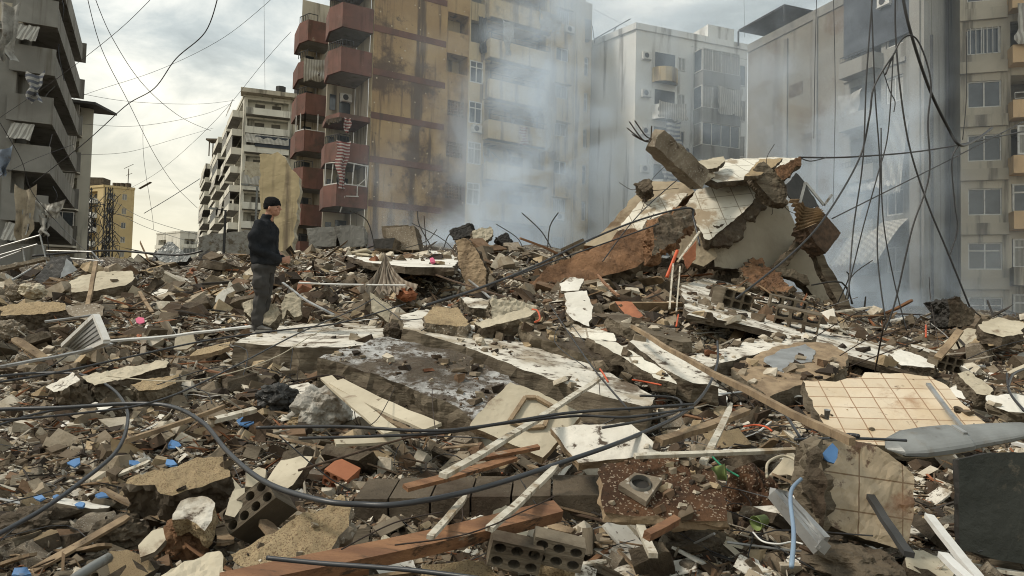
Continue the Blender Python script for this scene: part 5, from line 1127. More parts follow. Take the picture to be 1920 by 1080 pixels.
# aluminium profiles
for k, (a, b, lab, m_) in enumerate([((1630,928),(1705,1040),'dark grey metal channel leaning on the mud-spattered tiles','iron'), ((1742,968),(1840,1090),'white metal profile, the longer one at the bottom right','alu'), ((1768,1040),(1820,1090),'white metal profile, the shorter one at the bottom right','alu'),
        ((0,688),(210,645),'long bare metal strip crossing the left rubble','steel'), ((85,603),(180,590),'short metal strip left of the bent window frame','steel'), ((200,640),(470,612),'pale metal rail running towards the man feet','alu'), ((1900,830),(1980,850),'pale metal rail under the lamp head at the right edge','alu'), ((530,530),(625,590),'grey tube leaning right of the man knees','steel'), ((560,530),(760,535),'pale conduit lying right of the man hips','alu'), ((1740,720,6.3),(1815,815),'pointed metal blade standing on the beige tiles','steel'),
        ((860,505),(950,580),'grey steel channel below the brown standing block','steel'), ((790,505),(960,560),'rusty steel channel left of the brown standing block','rust')]):
    stick(lab, a, b, .065 if k < 3 else .06, .03, m_, 'metal_profile', 'metal profile', lift=.42)
# window frames
WF = empty('window_frame', G(160,630,.3), 'bent aluminium window frame with slats lying at the left', 'window frame')
q = [G(120,648,.35), G(180,592,.75), G(200,640,.55), G(150,662,.25)]
mb = MB()
for i in range(4): mb.bar(q[i], q[(i+1)%4], .06, .04)
mb.build('frame', M['alu'], WF); mb = MB()
for i in range(6): mb.bar(q[0].lerp(q[3],.1+i*.16), q[1].lerp(q[2],.1+i*.16), .02, .03)
mb.build('slat', M['steel'], WF)
WF = empty('window_frame', G(1500,980,.3), 'grey aluminium window track frame beside the pale blue hose', 'window frame')
q = [G(1448,925,.45), G(1470,930,.42), G(1548,1015,.3), G(1535,1032,.25)]
mb = MB()
for i in range(4): mb.bar(q[i], q[(i+1)%4], .03, .05)
mb.bar(q[0].lerp(q[1],.5), q[2].lerp(q[3],.5), .02, .04)
mb.build('frame', M['steel'], WF); mb = MB()
mb.quad(q[0], q[1], q[2], q[3]); mb.build('panel', M['lampgrey'], WF)
# rail frame top-left
RF = empty('bed_frame', G(60,500,.5), 'white tubular metal frame on the rubble at the left edge', 'metal frame')
dd = G(60,500,.4).y
mb = MB()
for a, b in (((-60,480),(75,441)),((75,441),(88,494)),((0,478),(70,458)),((42,462),(48,500)),((88,470),(172,472)),((172,472),(192,494)),((130,484),(196,490)),((-40,500),(40,470))): mb.tube([P(*a,dd), P(*b,dd)], .02, 6)
mb.build('frame', M['steel'], RF)
mb = MB(); mb.bar(P(-40,515,dd), P(88,485,dd), .25, .08); mb.build('board', M['concrete'], RF)
slab('dark_sheet', 'dark curled metal sheet at the left crest with a pale inner flap', 'sheet', [(62,525),(100,482),(125,478),(132,492),(115,515),(95,540)], (95,510), (-.3,-1,.3), .1, 'darksheet', 'black', d=dd-1, jg=.02, clear=False)
slab('dark_sheet', 'pale grey flap of the curled metal sheet at the left crest', 'sheet', [(125,484),(146,506),(112,522)], (126,505), (.4,-1,.3), .02, 'steel', 'steel', d=dd-1.2, jg=.01, clear=False)
# far street heap
slab('curved_sheet', 'blue-grey curved metal sheet heaped at the end of the street', 'sheet', [(290,478),(300,465),(315,452),(330,462),(358,480),(350,490),(320,492),(300,490)], (320,475), (.2,-1,.5), .3, 'lampgrey', 'black', d=27, jg=.04, clear=False)
slab('dark_tarp', 'black tarpaulin heap right of the curved metal sheet', 'tarp', [(372,480),(388,470),(405,475),(418,490),(410,500),(380,500)], (395,485), (0,-1,.6), .4, 'black', 'black', d=26, jg=.08, clear=False)
slab('dark_tarp', 'black heap under the left end of the curved metal sheet', 'tarp', [(284,492),(292,468),(310,480),(322,495),(300,502)], (300,488), (0,-1,.6), .4, 'darksheet', 'black', d=27.5, jg=.08, clear=False)
slab('white_sheet', 'dirty white tarpaulin fence behind the man back', 'sheet', [(372,445),(400,438),(470,432),(486,440),(486,478),(440,482),(420,470),(372,478)], (430,455), (.1,-1,.1), .05, 'sheet', 'sheet', d=60, jg=.1, clear=False)
# tent-like tarpaulin
mb = MB(); n = 26; apex = P(722,474,13.6); vs = []
for j in range(9):
    t = j/8
    for i in range(n+1):
        s_ = i/n; bx = 665+130*s_; by = 535+14*math.sin(s_*3.1)+ (8 if s_ < .3 else 0)
        b = P(bx, by, 12.6+.5*abs(s_-.5)); p = apex.lerp(b, t**1.25); p += Vector((0,-.10*math.sin(i*1.9)*t,.05*math.sin(i*1.9)*t - .18*math.sin(math.pi*t))); vs.append(p)
mb.add(vs, [(j*(n+1)+i, j*(n+1)+i+1, (j+1)*(n+1)+i+1, (j+1)*(n+1)+i) for j in range(8) for i in range(n)])
o = mb.build('crumpled_tarpaulin', M['tentcloth'], None, smooth=True, loc=P(722,530,12.8)); tag(o, 'crumpled striped tarpaulin peaked like a tent in front of the white floor sheet', 'tarpaulin')
HPOLY.append([(665,545),(722,472),(800,545)])

# dark block row at the bottom
RW = empty('block_wall', G(900,960,.2), 'fallen row of dark concrete blocks in the gap under the long black hose', 'wall')
rr = random.Random(4); xs = [662,728,806,882,958,1034,1128]
for i in range(6):
    dpt = G(900,955,.1).y
    q = [P(xs[i]+2,937+rr.uniform(-2,2)-i*1.5,dpt), P(xs[i+1]-2,936-i*1.5,dpt), P(xs[i+1]-2,990-i*1.5,dpt), P(xs[i]+2,992-i*1.5,dpt)]
    bk = Vector((.02,.32,.05)); mb = MB(); mb.hexa([q[3],q[2],q[2]+bk,q[3]+bk,q[0],q[1],q[1]+bk,q[0]+bk]); o = mb.build('block', M['darkcon'], RW)
HPOLY.append([(660,935),(1130,925),(1130,990),(660,992)])

# ------------------------------------------------------------------ hoses, cups, rags
cable('pale blue hose standing in front of the mud-spattered tiles', [(1484,1062),(1488,1000),(1482,940),(1486,915),(1502,898)], .018, 'hose', 'hose', 'hose', .5)
cable('bright green hose end beside the green cup', [(1333,853),(1355,875),(1385,893)], .012, 'greenhose', 'hose', 'hose', .35)
cable('thin white cable curling under the lower green cup', [(1412,998),(1430,1015),(1460,1020),(1485,1016),(1505,1020)], .008, 'alu', 'cable', 'cable', .3)
cable('coil of dull yellow tubing left of the crumbling block edge', [(1438,895),(1440,868),(1465,855),(1490,862),(1502,885)], .016, 'cream', 'hose', 'hose', .4)
cable('orange-red tube arcing in the dark bricks right of centre', [(1395,800),(1415,797),(1435,800),(1447,808)], .012, 'orangeplas', 'hose', 'hose', .5)
cable('orange strap hooked over the tilted block strip', [(998,580),(1008,583),(1012,598),(1003,604)], .02, 'orangeplas', 'strap', 'strap', .8)
cable('orange tie at the top end of the long white strip', [(1125,692),(1132,702),(1140,716)], .014, 'orangeplas', 'strap', 'strap', .7)
cable('orange rod lying in the gravel right of the tiles strip', [(1185,712),(1210,716),(1240,722)], .014, 'orangeplas', 'rod', 'rod', .55)
cable('small orange peg near the grey loop of cable', [(1272,590),(1268,612)], .022, 'orangeplas', 'peg', 'peg', .5)
cable('orange pipe leaning against the props below the collapsed house', [(1250,520,12.4),(1262,490,12.5),(1270,470,12.6)], .03, 'orangeplas', 'pipe', 'pipe')
cable('small orange peg standing far right in front of the smoke', [(1736,632),(1736,610,14)], .035, 'orangeplas', 'peg', 'peg', .3)
slab('terracotta_shard', 'pointed terracotta shard wedged between the props', 'tile', [(1282,480),(1306,452),(1304,485),(1290,504)], (1295,480), (.1,-1,.1), .05, 'terra', 'terra', d=12.2, jg=.01, clear=False)
for k, (x_, y_, s_, lab) in enumerate([(325,833,30,'largest blue plastic shard inside the black cable loops'),(305,812,14,'tiny blue shard above the largest one'),(140,866,30,'long blue shard left of the thick black loop'),(252,867,24,'pale blue shard just right of the thick black loop'),(320,868,30,'thin pale blue shard above the roughcast chunk'),(150,945,20,'round blue shard at the lower left'),(190,928,22,'folded blue shard right of the round one'),(72,932,20,'small torn blue shard left of the round one'),(40,1072,46,'blue plastic sheet at the bottom left corner'),(460,790,34,'crumpled deep blue plastic strip right of the cable loops'),(1560,852,34,'torn blue plastic hanging on the mud-spattered tiles'),(108,930,16,'tiny blue flake between two blue shards at the lower left')]):
    rr = random.Random(k); m_ = rr.randint(5,7)
    pl = [(x_+s_*.55*math.cos(2*math.pi*i/m_+.3)*rr.uniform(.6,1.1), y_+s_*.3*math.sin(2*math.pi*i/m_+.3)*rr.uniform(.5,1.1)*(1 if k != 10 else 2.2)) for i in range(m_)]
    slab('plastic_shard', lab, 'plastic shard', pl, (x_,y_), (rr.uniform(-.3,.3),-.5 if k != 10 else -1.5,1), .012, 'blue', 'blue', lift=.16 if k != 10 else .62, jg=.008, clear=False, keep=False)
slab('pink_cloth', 'bright pink cloth scrap in the left rubble', 'cloth', [(254,598),(260,594),(270,596),(271,604),(262,607),(256,604)], (262,601), (0,-.8,1), .012, 'pink', 'pink', lift=.5, jg=.01, clear=False)
slab('pink_cloth', 'small pink and red rag on the white floor sheet', 'cloth', [(806,484),(812,482),(816,490),(808,492)], (811,487), (0,-.8,1), .05, 'pink', 'pink', d=15.8, jg=.01, clear=False)
def cup(label, px, py, r, h, rot, m_='green', lift=.3):
    mb = MB(); K = 20; prof = [(r*.72,0),(r,h),(r*1.06,h),(r*1.06,h*.96)]; vs = []
    for rr_, z in prof+[(r*.96,h*.98),(r*.68,.01)]:
        for k in range(K): vs.append((rr_*math.cos(2*math.pi*k/K), rr_*math.sin(2*math.pi*k/K), z))
    n = 6; mb.add(vs, [(i*K+k, i*K+(k+1)%K, (i+1)*K+(k+1)%K, (i+1)*K+k) for i in range(n-1) for k in range(K)]+[tuple(range(K-1,-1,-1))])
    o = mb.build('cup', M[m_], None, smooth=True); o.location = G(px,py,lift); o.rotation_euler = rot; return tag(o, label, 'cup')
cup('green plastic cup lying on its side by the green hose', 1330, 888, .042, .085, (R(80), 0, R(70)), lift=.42)
cup('darker green cup end half buried below the soil boulder', 1435, 974, .036, .07, (R(100), 0, R(-60)), lift=.25)
cup('small dark metal tap fitting on the beige tiles', 1550, 786, .018, .06, (R(10),0,0), 'steel', lift=.62)
cup('grey tin rim sticking up on the beige tiles by the blade', 1795, 772, .035, .03, (R(30),0,0), 'darkcon', lift=.5)
slab('soap_dish', 'small gold-rimmed dish on the top edge of the beige tiles', 'dish', [(1640,704),(1655,702),(1664,712),(1650,716)], (1652,709), (-.06,-.55,1), .04, 'stucco', 'rust', lift=.62, jg=.002, clear=False)
# grey pipe bottom-left, conduit bottom
cable('short grey plastic pipe at the bottom left edge', [(118,1100),(165,1068),(205,1045)], .045, 'lampgrey', 'pipe', 'pipe', .2)
cable('long dark conduit along the bottom edge left of centre', [(500,1046),(600,1056),(760,1068),(900,1085)], .017, 'cablegrey', 'conduit', 'conduit', .5)

# ------------------------------------------------------------------ cables on the rubble
cable('thick black hose sweeping from the left across the foreground to a loop at centre right', [(-60,775),(0,768),(120,764),(240,757),(320,762),(380,792),(430,850),(500,905),(600,938),(680,946),(760,944),(900,916),(1060,865),(1180,822),(1280,775),(1325,730),(1345,680),(1345,640)], .026, 'cablegrey', lift=.5, n=12)
cable('thick black hose making the left loop in the foreground', [(-60,712),(60,700),(150,702),(205,725),(235,760),(238,800),(215,850),(150,905),(80,955),(0,1000),(-60,1030)], .024, 'cablegrey', lift=.32, n=12)
cable('black cable joining the loops at the left edge', [(-40,810),(60,778),(140,765),(260,757)], .018, lift=.34)
cable('long black cable, upper of the pair crossing under the door leaf', [(480,802),(640,800),(800,808),(900,800),(1060,775),(1200,765),(1300,758)], .017, lift=.7, n=10)
cable('long black cable, lower of the pair crossing under the door leaf', [(560,822),(700,818),(830,812),(940,795),(1080,780),(1180,782),(1300,765)], .015, lift=.68, n=10)
cable('rusty cable sagging from the pair down to the lower left', [(560,882),(640,858),(760,822),(860,805)], .013, 'rust', lift=.5)
cable('black loop of cable at centre right', [(1130,802),(1200,790),(1262,775),(1278,758),(1262,745),(1200,742)], .016, lift=.6)
cable('black cable running along the slab under the man towards the left', [(-40,722),(100,700),(240,670),(380,640),(520,620),(640,605),(760,570)], .018, lift=.55, n=10)
cable('second black cable crossing the man slab', [(-30,790),(150,775),(300,750),(430,692),(560,625),(660,582),(700,560)], .014, lift=.6, n=10)
cable('pale thin cable hanging under the man slab', [(200,705),(330,715),(430,700),(520,668),(580,632),(640,600)], .009, 'cream', lift=.5, n=8)
cable('black cable stretched from the tarpaulin across the crest to the collapsed house', [(800,572,9.6),(900,540,11),(1000,500,12.5),(1100,452,14),(1200,412,14.8),(1290,390,15.2),(1300,410,15.2),(1312,460,14.8)], .02, n=8)
cable('thin black cable lying from the crest across the rusty slab', [(960,520,12),(1060,482,14),(1180,440,14.6),(1235,420,14.8)], .014)
cable('black cable tangle end between the man slab and the long slab', [(700,560),(740,590),(760,600),(830,595),(790,620)], .012, lift=.55)
cable('black cable over the gravel right of the long slab', [(1030,570),(1080,645),(1120,700),(1180,770)], .013, lift=.65)
cable('grey cable beside the very long ochre pole', [(1440,752),(1470,775),(1500,820)], .018, 'cablegrey', lift=.55)
cable('dark grey pipe length crossing the top of the mud-spattered tiles', [(1490,824),(1600,822),(1700,826)], .016, 'cablegrey', 'pipe', 'pipe', .6)
cable('short black pipe stub on the ochre pole end', [(1560,820),(1590,816),(1610,818)], .025, 'cable', 'pipe', 'pipe', .66)
cable('black arched cable at the right edge above the marbled panel', [(1888,700),(1893,735),(1920,770)], .025, lift=.5)
cable('black cable bundle at the right edge', [(1925,690),(1900,702),(1890,725)], .03, lift=.5)
cable('thin cable curling along the far left rubble', [(60,480,20),(200,470,21),(330,478,21),(380,470,21)], .03)
cable('twisted wire over the hollow blocks at centre', [(1095,640),(1060,600),(1040,640),(1100,690)], .008, lift=.6)
for k,(pts,lab) in enumerate([([(1040,930),(1000,950),(880,1000),(740,1022)],'thin rod over the dark block row'),([(640,1030),(740,980),(830,960)],'thin wire in the dark gap left of the block row'),([(740,728),(712,780),(690,800)],'bent wire standing at the front of the dusted slab'),([(810,720),(812,770),(820,830)],'straight wire hanging from the dusted slab'),([(1105,660),(1120,700),(1125,740)],'loose wire by the orange tie')]):
    cable(lab, pts, .006, 'rebar', 'wire', 'wire', .5)
for k,(a,b,c_,lab) in enumerate([((1640,700),(1655,620,8.6),(1662,600,8.6),'upright rebar rod beside the beige tiles'),((1500,650),(1580,600,9.6),(1625,580,9.6),'rebar fan, its topmost rod, right of the silver film'),((1540,690),(1620,640,8.8),(1680,622,8.8),'rebar fan, its middle rod, right of the silver film'),((1560,700),(1650,665,8.5),(1720,640,8.5),'rebar fan, its lowest rod, right of the silver film'),((1700,640),(1720,600,13),(1735,590,13),'thin bent rod by the smoke at the right'),((1760,650),(1745,560,16),(1742,520,16),'tall thin rod by the charred stump'),((800,470,22),(797,430,22),(795,405,22),'tall straight rod standing on the crest in the smoke')]):
    cable(lab, [a,b,c_], .013 if k else .02, 'rebar', 'rebar_rod', 'rebar rod', .3)
slab('charred_stump', 'charred concrete stump standing at the far right before the smoke', 'rubble', [(1776,560),(1800,556),(1812,575),(1828,580),(1825,608),(1778,612)], (1800,590), (.2,-1,.1), .6, 'darkcon', 'black', d=15, jg=.06, clear=False)
rr = random.Random(77); CREST = []
for k in range(10):   # twisted iron on the crest
    x_ = rr.choice([rr.uniform(690,840), rr.uniform(930,1110), rr.uniform(1500,1620)]); y_ = 455 if x_ < 1200 else 560
    d_ = 21 if x_ < 1200 else 16
    a = P(x_, y_+10, d_); b = a+Vector((rr.uniform(-1.2,1.2), rr.uniform(-.5,.5), rr.uniform(.3,1.1)))
    mb = MB(); mb.tube(spline([a, a.lerp(b,.5)+Vector((rr.uniform(-.3,.3),0,rr.uniform(-.1,.3))), b],4), rr.uniform(.01,.02), 5)
    o = mb.build('bent_bar', M['black'], None, loc=a); tag(o, 'bent black bar sticking out of the rubble crest', 'bar', 'bent bars on the crest'); CREST.append((o, x_, y_))

# ------------------------------------------------------------------ overhead cables
for k,(pts,r_,lab) in enumerate([
  ([(1685,-60,17),(1702,40,17),(1740,160,17.5),(1778,240,18),(1800,272,18),(1830,262,19),(1860,240,20)], .035, 'thick black cable dropping from the top right and kinking by the peach bands'),
  ([(1640,-60,14),(1625,140,14),(1618,300,14),(1600,430,14),(1590,560,13.6)], .014, 'leftmost of the near-vertical cables in front of the big grey block'),
  ([(1632,-60,14.5),(1640,160,14.5),(1650,320,14.5),(1645,470,14.4),(1660,600,14)], .014, 'near-vertical cable just right of the leftmost, bowed to the right'),
  ([(1680,95,14),(1640,160,14),(1630,220,14),(1610,300,14),(1545,410,13),(1480,480,12.6),(1380,560,12)], .018, 'cable leaving the hanging bunch and swinging down left to the collapsed house'),
  ([(1680,-60,15),(1680,80,15),(1700,250,15),(1735,370,15),(1780,480,15),(1818,575,15)], .018, 'long cable slanting from the bunch down right to the charred stump'),
  ([(1660,140,14),(1690,75,14),(1720,75,14),(1745,150,14),(1740,230,14),(1742,330,14),(1710,430,14),(1680,560,14),(1660,620,14)], .016, 'looped cable in front of the big grey block'),
  ([(1675,100,14),(1665,250,14),(1645,330,14),(1620,420,14),(1600,500,14),(1585,560,14)], .012, 'thin wavy cable in the middle of the hanging bunch'),
  ([(1652,240,14.2),(1655,400,14.2),(1675,520,14.2),(1700,620,14)], .012, 'thin cable falling right of the wavy one'),
  ([(1800,270,18),(1785,300,18),(1790,380,18),(1795,430,18),(1780,480,18)], .016, 'slack cable tail hanging below the kink at the right'),
  ([(1812,60,20),(1812,180,20),(1805,262,20)], .012, 'pale thin line dropping beside the peach-banded block'),
  ([(1500,295,18),(1600,294,19),(1750,280,21),(1925,245,24)], .022, 'black cable stretched from the collapsed house to the right edge'),
  ([(1500,296,18),(1520,302,18),(1548,296,18.4)], .014, 'small sagging loop at the collapsed house end of the stretched cable'),
  ([(1560,410,15),(1640,370,16),(1780,300,18),(1925,225,20)], .014, 'thin cable rising from the collapsed house to the right edge'),
  ([(1655,130,14.4),(1668,170,14.4),(1678,190,14.4),(1676,210,14.4)], .010, 'short curled cable end in the hanging bunch'),
  ([(1532,-40,30),(1528,120,30),(1526,260,30)], .03, 'hanging line on the blank party wall, left one'),
  ([(1562,-40,30),(1566,180,30),(1562,380,30)], .03, 'hanging line on the blank party wall, right one'),
  ([(410,-10,30),(385,60,31),(330,110,33),(290,165,35),(240,195,37),(190,240,39),(150,275,41),(60,345,42)], .045, 'thick dark cable curving across the sky to the left block'),
  ([(310,-30,32),(230,50,34),(130,130,37),(60,180,39),(-30,240,40)], .025, 'straight cable crossing the upper sky to the left block'),
  ([(160,-20,40),(190,90,44),(240,190,50),(290,290,60),(330,350,70),(370,390,80)], .04, 'long thin cable diving from the top left to the far street'),
  ([(172,-20,40),(210,70,44),(270,160,50),(340,220,60),(395,245,80)], .04, 'thin cable curving from the top left towards the tall pale block'),
  ([(530,-20,50),(420,70,55),(300,130,60),(180,170,60),(125,190,60)], .03, 'thin cable sagging from the tan block to the left block'),
  ([(545,60,60),(500,110,65),(400,230,75),(300,320,90),(230,360,100)], .035, 'thin cable running from the rear red balconies down to the yellow block'),
  ([(125,170,60),(240,190,60),(370,195,70),(440,188,80)], .03, 'faint level cable below the cloud'),
  ([(150,232,60),(260,236,62),(380,215,70),(430,195,90)], .03, 'faint sagging cable at mid height over the street'),
  ([(150,290,60),(240,285,65),(330,260,75),(400,240,90)], .03, 'faint lower cable over the street'),
  ([(268,235,60),(270,300,62),(285,400,66),(288,430,70)], .03, 'faint vertical line over the street'),
  ([(495,0,60),(497,180,60)], .025, 'faint vertical line beside the rear red balconies'),
  ([(205,370,96),(250,400,90),(300,420,85),(370,440,80)], .05, 'black cable sagging from the right cable mast to the man, upper'),
  ([(205,390,96),(260,420,90),(320,442,85),(380,460,80)], .05, 'black cable sagging from the right cable mast to the man, lower'),
  ([(270,400,90),(320,370,90),(375,335,95)], .04, 'faint cable rising to the tall pale block above the street end'),
  ([(1100,10,60),(1180,50,62),(1290,85,60),(1400,112,55)], .02, 'faint wire over the pale bluish roof'),
  ([(1395,-10,50),(1396,70,50)], .02, 'faint vertical wire above the roof canopy'),
  ([(0,230,36),(40,300,38),(60,360,39),(110,420,40),(160,470,38)], .035, 'dark cable hanging down across the left block'),
  ([(0,330,36),(60,300,38),(140,270,40)], .025, 'dark cable rising over the left block balconies'),
  ([(1130,490,14.5),(1200,400,16),(1290,320,18)], .012, 'thin wire leading up to the broken corner of the collapsed house')]):
    cable(lab, pts, r_, 'cable', n=8)
# cable masts on the far street
for k,(x_, lab) in enumerate(((162,'lattice mast smothered in cables at the left of the yellow block'),(202,'lattice mast smothered in cables in front of the yellow block'))):
    b = P(x_, 505, 96); t_ = P(x_+3, 352, 96); b.z = 0; T = empty('cable_mast', b, lab, 'mast'); mb = MB()
    for sx in (-.6,.6):
        for sy in (-.6,.6): mb.bar(b+Vector((sx,sy,0)), t_+Vector((sx*.5,sy*.5,0)), .09,.09)
    H_ = t_.z-b.z
    for i in range(14):
        z = H_*i/14; s_ = .6*(1-.5*i/14); s2 = .6*(1-.5*(i+1)/14)
        mb.bar(b+Vector((-s_,-s_,z)), b+Vector((s2,-s2,z+H_/14)), .08,.08); mb.bar(b+Vector((s_,-s_,z)), b+Vector((-s2,-s2,z+H_/14)), .08,.08)
    mb.build('lattice', M['black'], T); mb = MB(); rr = random.Random(k)
    for i in range(60):
        z = H_*rr.uniform(.25,.98); a = b+Vector((rr.uniform(-.8,.8),rr.uniform(-.6,.2),z)); mb.tube(spline([a, a+Vector((rr.uniform(-1.6,1.6),-.3,rr.uniform(-3,0))), a+Vector((rr.uniform(-2.4,2.4),-.2,rr.uniform(-6,1)))],5), .045, 4)
    mb.build('cable_bundle', M['cable'], T)
# two street lights by the tall pale block
for k,(x_, y0, y1, d_, lab) in enumerate(((418,395,510,50,'dark street light pole standing left of the man'),(477,350,480,52,'grey street light pole right in front of the tall pale block'))):
    b = P(x_, y1, d_); b.z = 1.5; t_ = P(x_, y0, d_); S = empty('street_light', b, lab, 'street light'); mb = MB(); mb.tube([b, Vector((b.x,b.y,t_.z))], [.13,.08], 8); mb.build('pole', M['iron' if k == 0 else 'lampgrey'], S)
    mb = MB(); tt = Vector((b.x,b.y,t_.z)); mb.bar(tt+Vector((.1,0,0)), tt+Vector((-.7,0,.1)), .06,.06); mb.build('arm', M['iron' if k == 0 else 'lampgrey'], S); mb = MB(); mb.bar(tt+Vector((-.6,0,.12)), tt+Vector((-1.1,0,.14)), .22,.12); mb.build('lamp_head', M['lampgrey'], S)

# ------------------------------------------------------------------ THE MAN
def ell(mb, c, r, seg=16, ring=10, rot=None):
    vs = []; c = Vector(c)
    for j in range(ring+1):
        ph = math.pi*j/ring
        for i in range(seg):
            th = 2*math.pi*i/seg; v = Vector((r[0]*math.sin(ph)*math.cos(th), r[1]*math.sin(ph)*math.sin(th), r[2]*math.cos(ph)))
            if rot: v = rot @ v
            vs.append(c+v)
    mb.add(vs, [(j*seg+i, j*seg+(i+1)%seg, (j+1)*seg+(i+1)%seg, (j+1)*seg+i) for j in range(ring) for i in range(seg)])
def cap_(mb, pts, rads, seg=12):
    q = [Vector(p) for p in pts]; mb.tube(q, list(rads), seg)
    for p, r in zip(q, rads): ell(mb, p, (r,r,r), seg, 8)
def loft(mb, rings, seg=20):
    vs = []
    for (z, xc, rx, ry, yc) in rings:
        for i in range(seg):
            t = 2*math.pi*i/seg; c_, s_ = math.cos(t), math.sin(t)
            vs.append(Vector((xc+rx*math.copysign(abs(c_)**.8,c_), yc+ry*math.copysign(abs(s_)**.8,s_), z)))
    n = len(rings); mb.add(vs, [(j*seg+i, j*seg+(i+1)%seg, (j+1)*seg+(i+1)%seg, (j+1)*seg+i) for j in range(n-1) for i in range(seg)]+[tuple(range(seg-1,-1,-1)), tuple((n-1)*seg+i for i in range(seg))])
def fuse(mb, name, m_, parent, vox=.01, smooth=4, wr=0, wsc=14):
    o = mb.build(name+'_tmp', m_, None); md = o.modifiers.new('r','REMESH'); md.mode = 'VOXEL'; md.voxel_size = vox
    sm = o.modifiers.new('s','SMOOTH'); sm.iterations = smooth; sm.factor = .6
    dg = bpy.context.evaluated_depsgraph_get(); me = bpy.data.meshes.new_from_object(o.evaluated_get(dg)); me.name = name
    bpy.data.objects.remove(o); me.materials.clear(); me.materials.append(m_)
    if wr:
        me.update()
        ns = [Vector(v.normal) for v in me.vertices]
        for v, n_ in zip(me.vertices, ns):
            p = v.co; f = noise.noise(Vector((p.x*wsc*.6, p.y*wsc*.6, p.z*wsc)))+.5*noise.noise(Vector((p.x*wsc*2, p.y*wsc, p.z*wsc*1.6)))
            v.co += n_*wr*f
    me.polygons.foreach_set('use_smooth', [True]*len(me.polygons)); me.update()
    q = bpy.data.objects.new(name, me); COL.objects.link(q); q.parent = parent; return q
foot = P(491, 622, 9.75)
MAN = empty('person', foot, 'man in black knit cap and black jacket standing on a slab, hands clasped in front', 'person')
mb = MB()   # body: head, neck, hands and the limbs inside the clothes
hr = Matrix.Rotation(R(6), 3, 'Y')
ell(mb, (.082,0,1.645), (.098,.078,.115), rot=hr); ell(mb, (.115,0,1.59), (.066,.058,.068), rot=hr)   # skull, jaw
ell(mb, (.150,0,1.557), (.024,.026,.020)); ell(mb, (.170,0,1.655), (.018,.045,.012))                # chin, brow
cap_(mb, [(.172,0,1.645),(.196,0,1.617)], (.010,.0145)); ell(mb, (.187,0,1.612), (.013,.017,.009))   # nose
ell(mb, (.172,0,1.588), (.012,.024,.006)); ell(mb, (.170,0,1.577), (.012,.022,.006))                # lips
for s in (-1,1): ell(mb, (.075,s*.080,1.62), (.018,.010,.030)); ell(mb, (.140,s*.045,1.61), (.03,.02,.024))
cap_(mb, [(.065,0,1.60),(.035,0,1.52),(.01,0,1.44)], (.062,.060,.07))
loft(mb, [(1.46,0,.06,.09,0),(1.40,0,.08,.17,0),(1.15,0,.10,.15,0),(.95,0,.10,.14,0),(.85,0,.10,.14,0)])
WR = {-1: Vector((.235,-.045,.955)), 1: Vector((.245,.05,.965))}
for s in (-1,1):
    cap_(mb, [(0,s*.17,1.38),(-.02,s*.22,1.13),WR[s]], (.045,.038,.027))
    cap_(mb, [(0,s*.09,.88),(.01,s*.09,.52),(-.02 if s<0 else -.11,s*.10,.08)], (.07,.05,.04))
    # palm and fingers, the near hand folded over the far one
    pw = WR[s]; pc = pw+Vector((.045, -s*.012, -.012)); ell(mb, pc, (.045,.022,.038))
    for f in range(4):
        b0 = pc+Vector((.032, -s*.004, .026-.018*f)); L_ = (.036,.042,.040,.031)[f]
        cap_(mb, [b0, b0+Vector((L_*.55,-s*.018,-.006)), b0+Vector((L_*.45,-s*.045,-.012)), b0+Vector((L_*.1,-s*.060,-.014))], (.0095,.0088,.0082,.0074), 8)
    cap_(mb, [pc+Vector((.0,-s*.01,.030)), pc+Vector((.03,-s*.022,.046)), pc+Vector((.052,-s*.030,.044))], (.012,.0105,.009), 8)
fuse(mb, 'body', M['skin'], MAN, .0052, 2)
mb = MB()
for s in (-1,1): ell(mb, (.166,s*.030,1.638), (.008,.012,.006))
mb.build('eyes', M['black'], MAN, loc=None).parent = MAN
ey = [o for o in COL.objects if o.name.startswith('eyes')][0]
bpy.data.objects.remove(ey)
mb = MB()
for s in (-1,1): ell(mb, foot+Vector((.166,s*.030,1.638)), (.008,.012,.006))
mb.build('eye_line', M['black'], MAN)
mb = MB(); rings = []
loft(mb, [(1.655,.078,.103,.084,0),(1.68,.077,.108,.088,0),(1.72,.072,.104,.084,0),(1.755,.066,.086,.070,0),(1.775,.062,.06,.048,0),(1.785,.06,.028,.024,0)])
loft(mb, [(1.615,.018,.050,.080,0),(1.65,.060,.096,.087,0),(1.69,.072,.111,.091,0),(1.70,.072,.106,.088,0)])
fuse(mb, 'knit_cap', M['cap'], MAN, .007, 3, .003, 60)
mb = MB()   # jacket
loft(mb, [(.865,.008,.155,.185,0),(.90,.010,.170,.20,0),(1.00,.010,.172,.205,0),(1.15,.0,.158,.215,0),(1.30,-.008,.150,.225,0),(1.38,-.005,.135,.215,0),(1.43,.0,.11,.165,0),(1.475,.008,.085,.095,0),(1.54,.030,.068,.072,0)])
for s in (-1,1):
    cap_(mb, [(-.01,s*.175,1.375),(-.03,s*.235,1.25),(-.035,s*.25,1.12),(.02,s*.22,1.05),(.12,s*.14,.995),WR[s]+Vector((-.012,0,.002))], (.080,.078,.072,.068,.058,.046))
fuse(mb, 'jacket', M['jacket'], MAN, .009, 3, .024, 8)
mb = MB()   # trousers
loft(mb, [(.92,.008,.135,.165,0),(.84,.005,.140,.18,0),(.77,.0,.125,.17,0)])
for s, ks, as_ in ((-1,.02,-.015),(1,-.03,-.12)):
    cap_(mb, [(.0,s*.088,.82),(.015 if s<0 else -.005,s*.092,.66),(ks,s*.095,.50),(ks-.018,s*.10,.34),((as_+ks)/2-.02,s*.10,.22),(as_,s*.10,.10),(as_+.005,s*.10,.055)], (.112,.104,.090,.082,.078,.070,.066))
